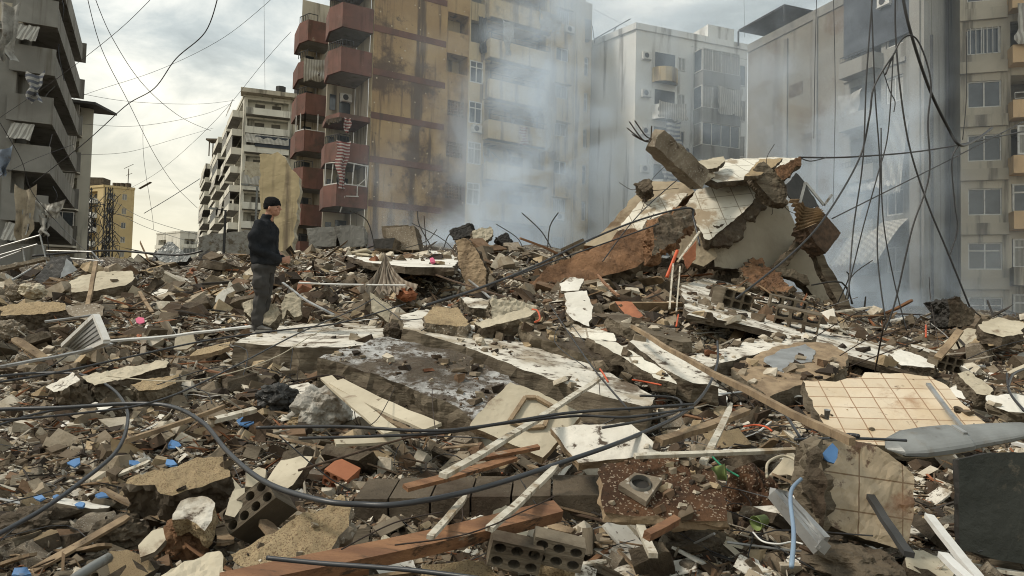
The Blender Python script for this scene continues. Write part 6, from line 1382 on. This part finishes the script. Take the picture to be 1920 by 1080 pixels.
# cargo pocket on the near leg
loft(mb, [(.56,.015,.06,.03,-.175),(.60,.015,.07,.035,-.175),(.68,.012,.07,.035,-.178),(.72,.01,.06,.025,-.175)])
fuse(mb, 'trousers', M['trouser'], MAN, .009, 2, .026, 10)
for s, ax_ in ((-1,-.0),(1,-.11)):
    mb = MB(); secs = [(-.095,.03,.055,.012),(-.07,.036,.075,.0),(0,.042,.085,.0),(.06,.046,.065,.0),(.12,.046,.045,.0),(.165,.036,.034,.006),(.185,.02,.02,.01)]
    vs = []; K = 14
    for (x_, ry, hz, z0) in secs:
        for k in range(K):
            t = 2*math.pi*k/K; vs.append((ax_+x_, s*.10+ry*math.cos(t), .02+max(0,hz*.5+hz*.5*math.sin(t))+z0*.3))
    mb.add(vs, [(j*K+k, j*K+(k+1)%K, (j+1)*K+(k+1)%K, (j+1)*K+k) for j in range(len(secs)-1) for k in range(K)]+[tuple(range(K-1,-1,-1)), tuple((len(secs)-1)*K+k for k in range(K))])
    sh = fuse(mb, 'shoe', M['shoe'], MAN, .007, 2)
    mb = MB(); ol = [(ax_+x_, s*.10+sg*ry*1.1) for sg, sc in ((-1,secs),(1,secs[::-1])) for (x_,ry,hz,z0) in sc]
    k = len(ol); mb.add([(x_+foot.x,y_+foot.y,foot.z-.005) for x_,y_ in ol]+[(x_+foot.x,y_+foot.y,foot.z+.026) for x_,y_ in ol], [tuple(range(k-1,-1,-1)), tuple(range(k,2*k))]+[(i,(i+1)%k,k+(i+1)%k,k+i) for i in range(k)]); mb.build('sole', M['sole'], sh)
MAN.rotation_euler = (0,0,R(-8))
# ================================================================== LOOSE RUBBLE
# ---- ground sheet under everything
mb = MB(); mb.quad((-3000,-200,-.6),(3000,-200,-.6),(3000,6000,-.6),(-3000,6000,-.6)); gp = mb.build('ground', M['ground'], None); tag(gp, kind='structure')
# ---- rubble mound (terrain)
cols = np.linspace(-1500, 3400, 560); nd = 430
ds = np.exp(np.linspace(math.log(1.3), math.log(150), nd))
VX = np.zeros((nd, len(cols))); VY = np.zeros_like(VX); VZ = np.zeros_like(VX)
for i, d_ in enumerate(ds):
    for j, c_ in enumerate(cols):
        x = (c_-CX)/FPX*d_; z = ter(x, d_)
        if d_ > 120: z = z*(150-d_)/30 - .7*(d_-120)/30
        VX[i,j] = x; VY[i,j] = d_; VZ[i,j] = z
def inpoly(px, py, poly):
    ins = np.zeros(px.shape, bool); n = len(poly); j = n-1
    for i in range(n):
        xi, yi = poly[i]; xj, yj = poly[j]
        if abs(yj-yi) > 1e-12: ins ^= ((yi > py) != (yj > py)) & (px < (xj-xi)*(py-yi)/(yj-yi)+xi)
        j = i
    return ins
for poly, p0, n_, th, cf in FOOT:
    a = np.array(poly); c_ = a.mean(0); a = c_+(a-c_)*1.06
    x0, y0 = a.min(0); x1, y1 = a.max(0)
    sel = (VX >= x0) & (VX <= x1) & (VY >= y0) & (VY <= y1)
    if not sel.any(): continue
    ix = np.where(sel); m_ = inpoly(VX[ix], VY[ix], a.tolist()); ix = (ix[0][m_], ix[1][m_])
    pz = p0.z - (n_.x*(VX[ix]-p0.x)+n_.y*(VY[ix]-p0.y))/n_.z - min(th,.25)*.55 - .04
    VZ[ix] = np.minimum(VZ[ix], pz)
for poly, p0, n_, th, cf in FOOT:      # clear a strip before the thick slabs so their broken edges show
    if th < .2 or p0.y > 14: continue
    for sh in (.12, .28, .42):
        a = np.array(poly); a[:,1] -= sh; x0, y0 = a.min(0); x1, y1 = a.max(0)
        ix = np.where((VX >= x0) & (VX <= x1) & (VY >= y0) & (VY <= y1))
        m_ = inpoly(VX[ix], VY[ix], a.tolist()); ix = (ix[0][m_], ix[1][m_])
        pz = p0.z - (n_.x*(VX[ix]-p0.x)+n_.y*(VY[ix]-p0.y))/n_.z - th*(1.0-.5*sh)
        VZ[ix] = np.minimum(VZ[ix], pz)
nc = len(cols)
vs = np.stack([VX, VY, VZ], -1).reshape(-1, 3)
idx = np.arange(nd*nc).reshape(nd, nc)
fs = np.stack([idx[:-1,:-1], idx[:-1,1:], idx[1:,1:], idx[1:,:-1]], -1).reshape(-1, 4)
def fastmesh(name, V, F, mats, mi=None, smooth=False):
    me = bpy.data.meshes.new(name); me.vertices.add(len(V)); me.vertices.foreach_set('co', np.asarray(V, np.float32).ravel())
    k = F.shape[1]; me.loops.add(F.size); me.loops.foreach_set('vertex_index', F.astype(np.int32).ravel()); me.polygons.add(len(F))
    me.polygons.foreach_set('loop_start', np.arange(len(F), dtype=np.int32)*k); me.polygons.foreach_set('loop_total', np.full(len(F), k, np.int32))
    for m_ in mats: me.materials.append(m_)
    if mi is not None: me.polygons.foreach_set('material_index', mi)
    me.polygons.foreach_set('use_smooth', np.full(len(F), smooth)); me.update(calc_edges=True); me.validate()
    o = bpy.data.objects.new(name, me); COL.objects.link(o); return o
tr = fastmesh('rubble_mound', vs, fs, [M['ground']], smooth=True); tag(tr, kind='structure')

# ---- where pixels meet the surface (coarse table, blended)
GX = np.arange(-240, 2161, 24); GY = np.arange(452, 1225, 12)
DT = np.zeros((len(GX), len(GY)))
for i, x in enumerate(GX):
    for j, y in enumerate(GY):
        r = ray(float(x), float(y)); d = 1.6; hit = 0
        while d < 60:
            q = CAMP + r*d
            if q.z < base_z(q.x, q.y): hit = d; break
            d *= 1.03
        DT[i, j] = hit
def depth(px, py):
    i = np.clip((px-GX[0])/24, 0, len(GX)-1.001); j = np.clip((py-GY[0])/12, 0, len(GY)-1.001)
    i0 = i.astype(int); j0 = j.astype(int); a = i-i0; b = j-j0
    c = [DT[i0,j0], DT[i0+1,j0], DT[i0,j0+1], DT[i0+1,j0+1]]
    ok = (c[0]>0)&(c[1]>0)&(c[2]>0)&(c[3]>0)
    return (c[0]*(1-a)+c[1]*a)*(1-b)+(c[2]*(1-a)+c[3]*a)*b, ok
def terz(x, y):   # height on the finished mound
    pxc = CX+FPX*x/y; j = np.clip((pxc-cols[0])/(cols[1]-cols[0]), 0, nc-1.001); i = np.clip((np.log(y)-math.log(1.3))/((math.log(150)-math.log(1.3))/(nd-1)), 0, nd-1.001)
    return VZ[i.astype(int), j.astype(int)]
def sample(n, y0=452, y1=1215):
    px = rng.uniform(-230, 2150, n); py = y0+(y1-y0)*rng.uniform(0, 1, n)
    d, ok = depth(px, py); px, py, d = px[ok], py[ok], d[ok]
    d = d*rng.uniform(.985, 1.02, len(d)); x = (px-CX)/FPX*d
    return px, py, x, d, terz(x, d)
def rotm(n, tilt):
    """random rotations: any heading, limited tilt"""
    yaw = rng.uniform(0, 2*np.pi, n); tx = rng.normal(0, tilt, n); ty = rng.normal(0, tilt, n)
    c, s = np.cos(yaw), np.sin(yaw); Z = np.zeros(n); O = np.ones(n)
    Rz = np.stack([np.stack([c,-s,Z],-1), np.stack([s,c,Z],-1), np.stack([Z,Z,O],-1)], -2)
    c, s = np.cos(tx), np.sin(tx); Rx = np.stack([np.stack([O,Z,Z],-1), np.stack([Z,c,-s],-1), np.stack([Z,s,c],-1)], -2)
    c, s = np.cos(ty), np.sin(ty); Ry = np.stack([np.stack([c,Z,s],-1), np.stack([Z,O,Z],-1), np.stack([-s,Z,c],-1)], -2)
    return Rx @ Ry @ Rz
CUBE = np.array([(-1,-1,-1),(1,-1,-1),(1,1,-1),(-1,1,-1),(-1,-1,1),(1,-1,1),(1,1,1),(-1,1,1)], float)*.5
CF = np.array([(0,3,2,1),(4,5,6,7),(0,1,5,4),(1,2,6,5),(2,3,7,6),(3,0,4,7)])
def bits(name, n, smin, smax, dims, jit, tilt, m_, label, power=2.2, lift=.15, y0=452, mask=None):
    px, py, x, d, z = sample(n, y0)
    if mask is not None:
        k = mask(px, py); px, py, x, d, z = px[k], py[k], x[k], d[k], z[k]
    if name in ('loose_gravel', 'plaster_chips'):
        cl = np.array([noise.fractal(Vector((float(a)*1.1, float(b)*1.1, 3)), .9, 2, 2) for a, b in zip(x*(6/d)**.5, d*(6/d)**.5)]); k = cl > rng.uniform(-.75, .25, len(x)); px, py, x, d, z = px[k], py[k], x[k], d[k], z[k]
    n = len(px); u = rng.uniform(0, 1, n); s = (smin+(smax-smin)*u**power)*d/FPX
    D = np.stack([s*rng.uniform(*dims[0], n), s*rng.uniform(*dims[1], n), s*rng.uniform(*dims[2], n)], -1)
    V = CUBE[None]+rng.uniform(-jit, jit, (n, 8, 3)); V[:, 4:, :2] *= rng.uniform(.45, 1.0, (n, 1, 2)); V[:, 4:, :2] += rng.uniform(-.18, .18, (n, 1, 2)); V = V*D[:, None, :]
    V = np.einsum('nij,nkj->nki', rotm(n, tilt), V) + np.stack([x, d, z+s*lift], -1)[:, None, :]
    F = (CF[None]+8*np.arange(n)[:, None, None]).reshape(-1, 4)
    o = fastmesh(name, V.reshape(-1, 3), F, [M[m_]]); tag(o, label, 'rubble', kind='stuff'); return o
bits('loose_gravel', 150000, 2.2, 14, ((.7,1.3),(.5,1.1),(.35,.9)), .24, .5, 'bits', 'grey and brown gravel and small rubble covering the whole field')
bits('coarse_rubble', 10000, 11, 46, ((.7,1.4),(.5,1.0),(.3,.7)), .2, .5, 'bits', 'fist-sized grey and brown rubble lying over the whole field', power=2.6)
bits('plaster_chips', 80000, 2.2, 19, ((.7,1.4),(.6,1.1),(.05,.14)), .25, .42, 'shards', 'small white and cream plaster chips scattered over the whole field', power=2.8, lift=.25)
bits('splinters', 15000, 10, 75, ((.8,1.3),(.03,.08),(.02,.05)), .18, .32, 'sticks', 'thin wood and metal splinters scattered over the whole field', power=2.2, lift=.2)
# dense pale gravel inside the cable loops, lower left
bits('pale_gravel', 30000, 2, 8, ((.7,1.3),(.6,1.1),(.3,.7)), .25, .4, 'shards', 'pale crushed plaster gravel inside the cable loops at the lower left', power=1.5, y0=700, mask=lambda px, py: (px < 560) & (py > 720) & (py < 960))

# ---- crumbs on top of the slabs
def crumbs(name, m_, dens, smin, smax, dims, label):
    C_ = []; S_ = []
    for poly, p0, n_, th, cf in FOOT:
        a = np.array(poly); x0, y0 = a.min(0); x1, y1 = a.max(0); ar = (x1-x0)*(y1-y0); k = int(min(1600, ar*dens*(9/max(p0.y,3))**1.2)*cf); 
        if k < 1: continue
        x = rng.uniform(x0, x1, k); y = rng.uniform(y0, y1, k); keep = inpoly(x, y, poly)
        cl = np.array([noise.noise(Vector((float(u)*1.5, float(v)*1.5, 7))) for u, v in zip(x, y)]) > rng.uniform(-.1, .5, k); keep &= cl
        x, y = x[keep], y[keep]
        if n_.z < .75: continue
        z = p0.z-(n_.x*(x-p0.x)+n_.y*(y-p0.y))/n_.z; s = (smin+(smax-smin)*rng.uniform(0,1,len(x))**3)*p0.y/FPX
        C_.append(np.stack([x, y, z+s*.12], -1)); S_.append(s)
    C_ = np.concatenate(C_); S_ = np.concatenate(S_); n = len(S_)
    D = np.stack([S_*rng.uniform(*dims[0], n), S_*rng.uniform(*dims[1], n), S_*rng.uniform(*dims[2], n)], -1)
    V = CUBE[None]+rng.uniform(-.22,.22,(n,8,3)); V = V*D[:,None,:]; V = np.einsum('nij,nkj->nki', rotm(n,.3), V)+C_[:,None,:]
    o = fastmesh(name, V.reshape(-1,3), (CF[None]+8*np.arange(n)[:,None,None]).reshape(-1,4), [M[m_]]); tag(o, label, 'rubble', kind='stuff')
crumbs('slab_crumbs', 'bits', 130, 2.5, 22, ((.7,1.3),(.6,1.1),(.35,.8)), 'brown and grey crumbs lying on the tops of the fallen slabs')

# ---- pieces one could pick up: prototypes, then copies
def chunkmesh(name, seed, dims, mats, ncut=7, sub=2, rough=.03, flat=False):
    rr = random.Random(seed); bm = bmesh.new()
    pts = []
    for i in range(26):
        ax = rr.randrange(3); v = [rr.uniform(-.5,.5) for _ in range(3)]; v[ax] = rr.choice((-.5,.5))
        if flat: v[2] = rr.choice((-.5,.5))
        pts.append(Vector(v))
    for c in ((-.5,-.5),(.5,-.5),(.5,.5),(-.5,.5)):
        if rr.random() < .6:
            for z in (-.5,.5): pts.append(Vector((c[0]*rr.uniform(.75,1), c[1]*rr.uniform(.75,1), z)))
    for p in pts: bm.verts.new((p.x*dims[0], p.y*dims[1], p.z*dims[2]))
    r = bmesh.ops.convex_hull(bm, input=bm.verts); bmesh.ops.delete(bm, geom=[g for g in r['geom_interior'] if isinstance(g, bmesh.types.BMVert)], context='VERTS')
    bmesh.ops.dissolve_limit(bm, angle_limit=R(14), verts=bm.verts, edges=bm.edges)
    bmesh.ops.triangulate(bm, faces=bm.faces)
    top = {}
    bmesh.ops.subdivide_edges(bm, edges=bm.edges, cuts=sub, use_grid_fill=True)
    bm.normal_update()
    mx = max(dims)
    for v in bm.verts:
        k = noise.fractal(v.co/mx*4+Vector((seed*3.1,0,0)), .8, 2.2, 4); lim = rough*mx*(.35 if (abs(v.normal.z) > .9 and len(mats) > 1) else 1)
        v.co += v.normal*k*lim
    bm.normal_update(); me = bpy.data.meshes.new(name)
    for f in bm.faces: f.material_index = 0 if (f.normal.z > .75 or len(mats) == 1) else 1
    bm.to_mesh(me); bm.free()
    for m_ in mats: me.materials.append(M[m_])
    return me
def hollow(name, nx, nz, m_, L=.25, seed=0):
    mb = cellblock(nx, nz, .1, .1, L, seed % 2 == 0); rr = random.Random(seed)
    me = bpy.data.meshes.new(name); me.from_pydata([(x,y,z) for x,y,z in mb.v], [], mb.f); me.materials.append(M[m_])
    for v in me.vertices:     # break one end
        if v.co.y > L*.3: v.co.y *= 1-.5*abs(noise.noise(Vector((v.co.x*12+seed, v.co.z*12, 0))))
    me.update(); return me
def barmesh(name, L, r, m_, seed, flat=None, kink=.12):
    rr = random.Random(seed); mb = MB()
    pts = spline([Vector((L*(t-.5), rr.uniform(-kink,kink)*L*(.4 if flat else 1), rr.uniform(-kink,kink)*L*.4)) for t in (0,.33,.66,1)], 4)
    if flat:
        for a, b in zip(pts[:-1], pts[1:]): pass
        vs = []; n = len(pts)
        for i, p in enumerate(pts):
            w2 = flat[0]/2*(1 if 0 < i < n-1 else rr.uniform(.3,1)); vs += [p+Vector((0,-w2,-flat[1]/2)), p+Vector((0,w2,-flat[1]/2)), p+Vector((0,w2,flat[1]/2)), p+Vector((0,-w2,flat[1]/2))]
        mb.add(vs, [(i*4+k, i*4+(k+1)%4, i*4+4+(k+1)%4, i*4+4+k) for i in range(n-1) for k in range(4)]+[(3,2,1,0),(4*n-4,4*n-3,4*n-2,4*n-1)])
    else: mb.tube(pts, r, 6)
    me = bpy.data.meshes.new(name); me.from_pydata([tuple(v) for v in mb.v], [], mb.f); me.materials.append(M[m_]); me.update(); return me
HP = [np.array(p) for p in HPOLY]
def blocked(x, y):
    for p in HP:
        if p[:,0].min()-4 < x < p[:,0].max()+4 and p[:,1].min()-4 < y < p[:,1].max()+10 and inpoly(np.array([x]), np.array([y]), p.tolist())[0]: return True
    return False
WHAT = dict(concrete_chunk=['dark grey concrete chunk','grey concrete chunk','grey concrete chunk'], wall_fragment=['cream-faced wall fragment','mud-stained white wall fragment','white-faced wall fragment','pale wall fragment','roughcast wall fragment'],
  plaster_sheet=['thin white plaster sheet','muddy thin plaster sheet','thin cream plaster sheet'], hollow_block=['two-hole-wide hollow block','six-hole block','eight-hole block','three-hole block'],
  wooden_plank=['bare wooden plank','white painted plank','orange-stained plank','wide wooden plank'], rebar_rod=['bent rebar rod'], metal_tube=['grey metal tube','pale metal strip','rusty tube'], terracotta_fragment=['terracotta piece'], thin_wire=['thin black wire'], stucco_chunk=['tan roughcast chunk'])
KINDS = [
 ('concrete_chunk', 'broken grey concrete chunk lying loose in the rubble', 'rubble', 'grey concrete chunks in the rubble', 170, (14,56),
    [chunkmesh('concrete_chunk', s, (1,.75,.5), ['concrete' if s%3 else 'darkcon'], rough=.05) for s in range(9)], .45, .18),
 ('wall_fragment', 'broken wall fragment with a pale rendered face lying in the rubble', 'rubble', 'wall fragments with a pale face', 170, (20,76),
    [chunkmesh('wall_fragment', 20+s, (1,.7,.22), [('cream','whitedirty','white','cream','stucco')[s%5], ('board','darkcon')[s%2]], rough=.03, flat=True) for s in range(10)], .42, .22),
 ('plaster_sheet', 'thin white plaster sheet fragment lying in the rubble', 'plaster panel', 'thin plaster sheet fragments', 150, (16,52),
    [chunkmesh('plaster_sheet', 40+s, (1,.65,.07), [('white','whitedirty','cream')[s%3]], rough=.012, flat=True) for s in range(8)], .5, .3),
 ('hollow_block', 'broken hollow block lying in the rubble', 'block', 'broken hollow blocks in the rubble', 46, (26,46),
    [hollow('hollow_block', (2,3,4,3)[s], (2,2,2,1)[s], 'board', (.25,.35,.22,.3)[s], s) for s in range(4)], .5, .25),
 ('wooden_plank', 'splintered wooden plank lying in the rubble', 'plank', 'splintered planks in the rubble', 140, (50,150),
    [barmesh('wooden_plank', 1, 0, ('wood','palewood','redwood','wood')[s], s, flat=((.09,.07,.06,.14)[s], .025), kink=.03) for s in range(4)], .28, .12),
 ('rebar_rod', 'bent rusty rebar rod sticking out of the rubble', 'rebar rod', 'rebar rods in the rubble', 100, (50,130),
    [barmesh('rebar_rod', 1, .0075, 'rebar', 10+s, kink=.16) for s in range(5)], .4, .12),
 ('metal_tube', 'bare metal tube or strip lying in the rubble', 'metal tube', 'metal tubes in the rubble', 70, (50,140),
    [barmesh('metal_tube', 1, .014, 'steel', 30, kink=.03), barmesh('metal_tube', 1, 0, 'alu', 31, flat=(.04,.012), kink=.05), barmesh('metal_tube', 1, .02, 'rust', 32, kink=.04)], .3, .12),
 ('terracotta_fragment', 'small broken terracotta piece lying in the rubble', 'tile', 'broken terracotta pieces', 30, (14,34),
    [chunkmesh('terracotta_fragment', 60+s, (1,.7,.16), ['terra'], rough=.02, flat=True) for s in range(4)], .5, .2),
 ('thin_wire', 'thin black wire curling over the rubble', 'wire', 'thin wires over the rubble', 70, (90,280),
    [barmesh('thin_wire', 1, .0032, 'cable', 80+s, kink=.3) for s in range(6)], .22, .08),
 ('stucco_chunk', 'small tan roughcast chunk lying in the rubble', 'rubble', 'tan roughcast chunks', 60, (18,60),
    [chunkmesh('stucco_chunk', 70+s, (1,.7,.4), ['stucco','darkcon'], rough=.03) for s in range(5)], .4, .15),
]
rr = random.Random(99); PIECES = []
LM = [(495,600,'the standing man'),(700,650,'the white-topped slab'),(780,715,'the dusted slab'),(1000,670,'the long thick slab'),(838,598,'the tan block on the slab'),(948,598,'the tilted block strip'),(1085,580,'the torn white plaster'),(1180,585,'the flat clay tile'),(985,785,'the cream door'),(1135,830,'the speckled white board'),(1150,470,'the rust-orange slab'),(1360,400,'the collapsed house'),(1675,765,'the beige tiled panel'),(1610,930,'the muddy tiled panel'),(1860,960,'the dark corner board'),(1790,830,'the fallen lamp head'),(1240,920,'the soil-heaped board'),(335,895,'the roughcast chunk'),(550,1005,'the largest tan slab'),(345,1018,'the red-brown rock'),(240,695,'the long tan block'),(290,718,'the squat yellowish block'),(155,630,'the bent window frame'),(165,560,'the leaning post'),(190,528,'the cracked fallen wall'),(262,600,'the pink cloth'),(60,480,'the white tubular frame'),(722,515,'the crumpled tarpaulin'),(770,488,'the white floor sheet'),(885,500,'the upright brown block'),(600,770,'the wrapped foam bundle'),(740,780,'the cream strips'),(930,870,'the dark red planks'),(740,1020,'the orange-brown beam'),(900,965,'the dark block row'),(1400,660,'the slab edge above the brown slab'),(1480,690,'the brown wet slab'),(1450,600,'the sloping white-chipped slab'),(1260,540,'the wooden props'),(1400,800,'the orange-red tube'),(1410,955,'the soil boulder'),(1800,590,'the charred stump'),(1875,615,'the pale slab at the right edge'),(1780,645,'the wooden stake'),(1890,757,'the white marbled panel'),(320,475,'the curved sheet at the street end'),(630,445,'the grey tanks'),(755,447,'the brown cabinet'),(862,435,'the charred box'),(60,990,'the long dark corner stone'),(150,945,'the round blue shard'),(325,833,'the largest blue shard'),(500,745,'the dark cushion bundle'),(1080,760,'the orange tie'),(1200,700,'the sliding tile strip'),(1600,1060,'the lumpy boulder'),(1750,1030,'the white metal profiles')]
ORD = ['nearest','second nearest','third nearest','fourth nearest','fifth nearest','sixth nearest','seventh nearest','eighth nearest','ninth nearest','tenth nearest']
def placelabels():
    G_ = {}
    for o, what, px, py in PIECES:
        k = min(range(len(LM)), key=lambda i: (LM[i][0]-px)**2+2.2*(LM[i][1]-py)**2); dx, dy = px-LM[k][0], (py-LM[k][1])*1.5
        side = ('right of' if dx > 0 else 'left of') if abs(dx) > abs(dy) else ('in front of' if dy > 0 else 'behind'); G_.setdefault((what, k, side), []).append((dx*dx+dy*dy, o))
    for (what, k, side), lst in G_.items():
        lst.sort(key=lambda t: t[0])
        for i, (_, o) in enumerate(lst):
            o['label'] = f"{what} {side} {LM[k][2]}" if len(lst) == 1 else f"{what} {side} {LM[k][2]}, the {ORD[min(i,9)]}"

for name, lab, cat, grp, cnt, (s0, s1), meshes, tilt, lift in KINDS:
    k = 0; tries = 0
    while k < cnt and tries < cnt*12:
        tries += 1
        px = rr.uniform(-60, 1980); py = 462+(1130-462)*rr.random()**.8
        if blocked(px, py): continue
        d, ok = depth(np.array([px]), np.array([py]))
        if not ok[0]: continue
        d = float(d[0]); x = (px-CX)/FPX*d; z = float(terz(np.array([x]), np.array([d]))[0])
        # keep the pale gravel field lower left fairly open
        if 60 < px < 560 and 740 < py < 950 and rr.random() < .75: continue
        ang = (s0+(s1-s0)*rr.random()**1.8)*(1+.6*max(0,(py-620)/460)); s = ang*d/FPX
        if name in ('hollow_block',): s = s/.35
        if abs(px-495) < 45 and 380 < py-0 < 700 and d < 9.8: continue
        mi_ = rr.randrange(len(meshes)); me = meshes[mi_]; o = bpy.data.objects.new(name, me)
        COL.objects.link(o); o.location = (x, d, z+s*lift*(.35 if name == 'hollow_block' else 1)); o.scale = (s,)*3
        o.rotation_euler = (rr.gauss(0, tilt), rr.gauss(0, tilt), rr.uniform(0, 6.28)); tag(o, lab, cat, grp); k += 1
        if name in ('wooden_plank','metal_tube','wall_fragment','plaster_sheet') and rr.random() < .55: o.rotation_euler[2] = R(-32)+rr.gauss(0,.35)
        PIECES.append((WHAT[name][mi_ % len(WHAT[name])], px, py)); PIECES[-1] = (o,)+PIECES[-1]

for o, x_, y_ in CREST: PIECES.append((o, 'bent black bar', x_, y_))
placelabels()

# ================================================================== SMOKE
def smokebox(name, label, x0, x1, y0, y1, z0, z1, dens, plumes, col=(.80,.895,1.0), base=0.0, ns=.34, zfall=1.0):
    mb = MB(); mb.box(x0, x1, y0, y1, z0, z1); m = bpy.data.materials.new(name); m.use_nodes = True; nt = m.node_tree; nt.nodes.clear(); L = nt.links.new
    out = N(nt, 'ShaderNodeOutputMaterial'); pv = N(nt, 'ShaderNodeVolumePrincipled'); L(pv.outputs[0], out.inputs['Volume'])
    pv.inputs['Color'].default_value = (*col, 1); pv.inputs['Anisotropy'].default_value = .1
    g = N(nt, 'ShaderNodeNewGeometry'); s = N(nt, 'ShaderNodeSeparateXYZ'); L(g.outputs['Position'], s.inputs[0])
    def mth(op, a, b=None, c=None):
        n = N(nt, 'ShaderNodeMath', operation=op)
        for i, v in enumerate((a, b, c)):
            if v is None: continue
            if isinstance(v, (int, float)): n.inputs[i].default_value = v
            else: L(v, n.inputs[i])
        return n.outputs[0]
    nz = N(nt, 'ShaderNodeTexNoise'); nz.inputs['Scale'].default_value = ns; nz.inputs['Detail'].default_value = 6; nz.inputs['Roughness'].default_value = .6; nz.inputs['Distortion'].default_value = .8; L(g.outputs['Position'], nz.inputs['Vector'])
    wn = N(nt, 'ShaderNodeTexNoise'); wn.inputs['Scale'].default_value = .16; wn.inputs['Detail'].default_value = 2; L(g.outputs['Position'], wn.inputs['Vector'])
    ws = N(nt, 'ShaderNodeSeparateColor'); L(wn.outputs['Color'], ws.inputs[0]); XW = mth('MULTIPLY_ADD', mth('SUBTRACT', ws.outputs[0], .5), 13, s.outputs[0]); ZW = mth('MULTIPLY_ADD', mth('SUBTRACT', ws.outputs[1], .5), 9, s.outputs[2])
    tot = None
    for (xa, za, xb, zb, w0, w1, amp) in plumes:    # gaussian column from (xa,za) to (xb,zb)
        t = mth('DIVIDE', mth('SUBTRACT', ZW, za), zb-za); tcl = mth('MINIMUM', mth('MAXIMUM', t, 0), 1)
        xc = mth('MULTIPLY_ADD', tcl, xb-xa, xa); wd = mth('MULTIPLY_ADD', tcl, w1-w0, w0)
        q = mth('DIVIDE', mth('SUBTRACT', XW, xc), wd); gs = mth('EXPONENT', mth('MULTIPLY', mth('MULTIPLY', q, q), -1))
        over = mth('MAXIMUM', mth('SUBTRACT', t, 1), 0); fd = mth('EXPONENT', mth('MULTIPLY', over, -3.0)); a = mth('MULTIPLY', mth('MULTIPLY', gs, amp), fd)
        tot = a if tot is None else mth('ADD', tot, a)
    nn = mth('MAXIMUM', mth('MULTIPLY', mth('SUBTRACT', nz.outputs['Fac'], .45), 10.0), 0.05)
    dn = mth('MULTIPLY', tot, nn)
    # soft box walls
    ex = None
    for ax, a, b, f in ((0, x0, x1, 3.0), (1, y0, y1, 1.5), (2, z0-5, z1, 4.0)):
        e1 = mth('MINIMUM', mth('MAXIMUM', mth('DIVIDE', mth('SUBTRACT', s.outputs[ax], a), f), 0), 1); e2 = mth('MINIMUM', mth('MAXIMUM', mth('DIVIDE', mth('SUBTRACT', b, s.outputs[ax]), f), 0), 1)
        e = mth('MULTIPLY', e1, e2); ex = e if ex is None else mth('MULTIPLY', ex, e)
    dn = mth('ADD', dn, base)
    L(mth('MULTIPLY', mth('MULTIPLY', dn, ex), dens), pv.inputs['Density'])
    o = mb.build(name, m, None); tag(o, label, 'smoke', kind='stuff'); return o
smokebox('smoke', 'blue-grey smoke drifting up before the apartment blocks behind the crest', -9, 25, 28, 36.5, 1, 25, .15,
   [(-1.6,4.0,1.4,14.0,2.2,2.2,1.5), (1.0,6.0,3.5,17.0,3.0,3.5,.8), (13.8,3.0,14.8,9,2.6,2.2,3.2), (8,3,9,16,5,5,.35), (-.8,3,0,6.0,4.0,3.2,3.2), (15.5,2.5,15.5,4.5,5,5,1.2)], base=.055)
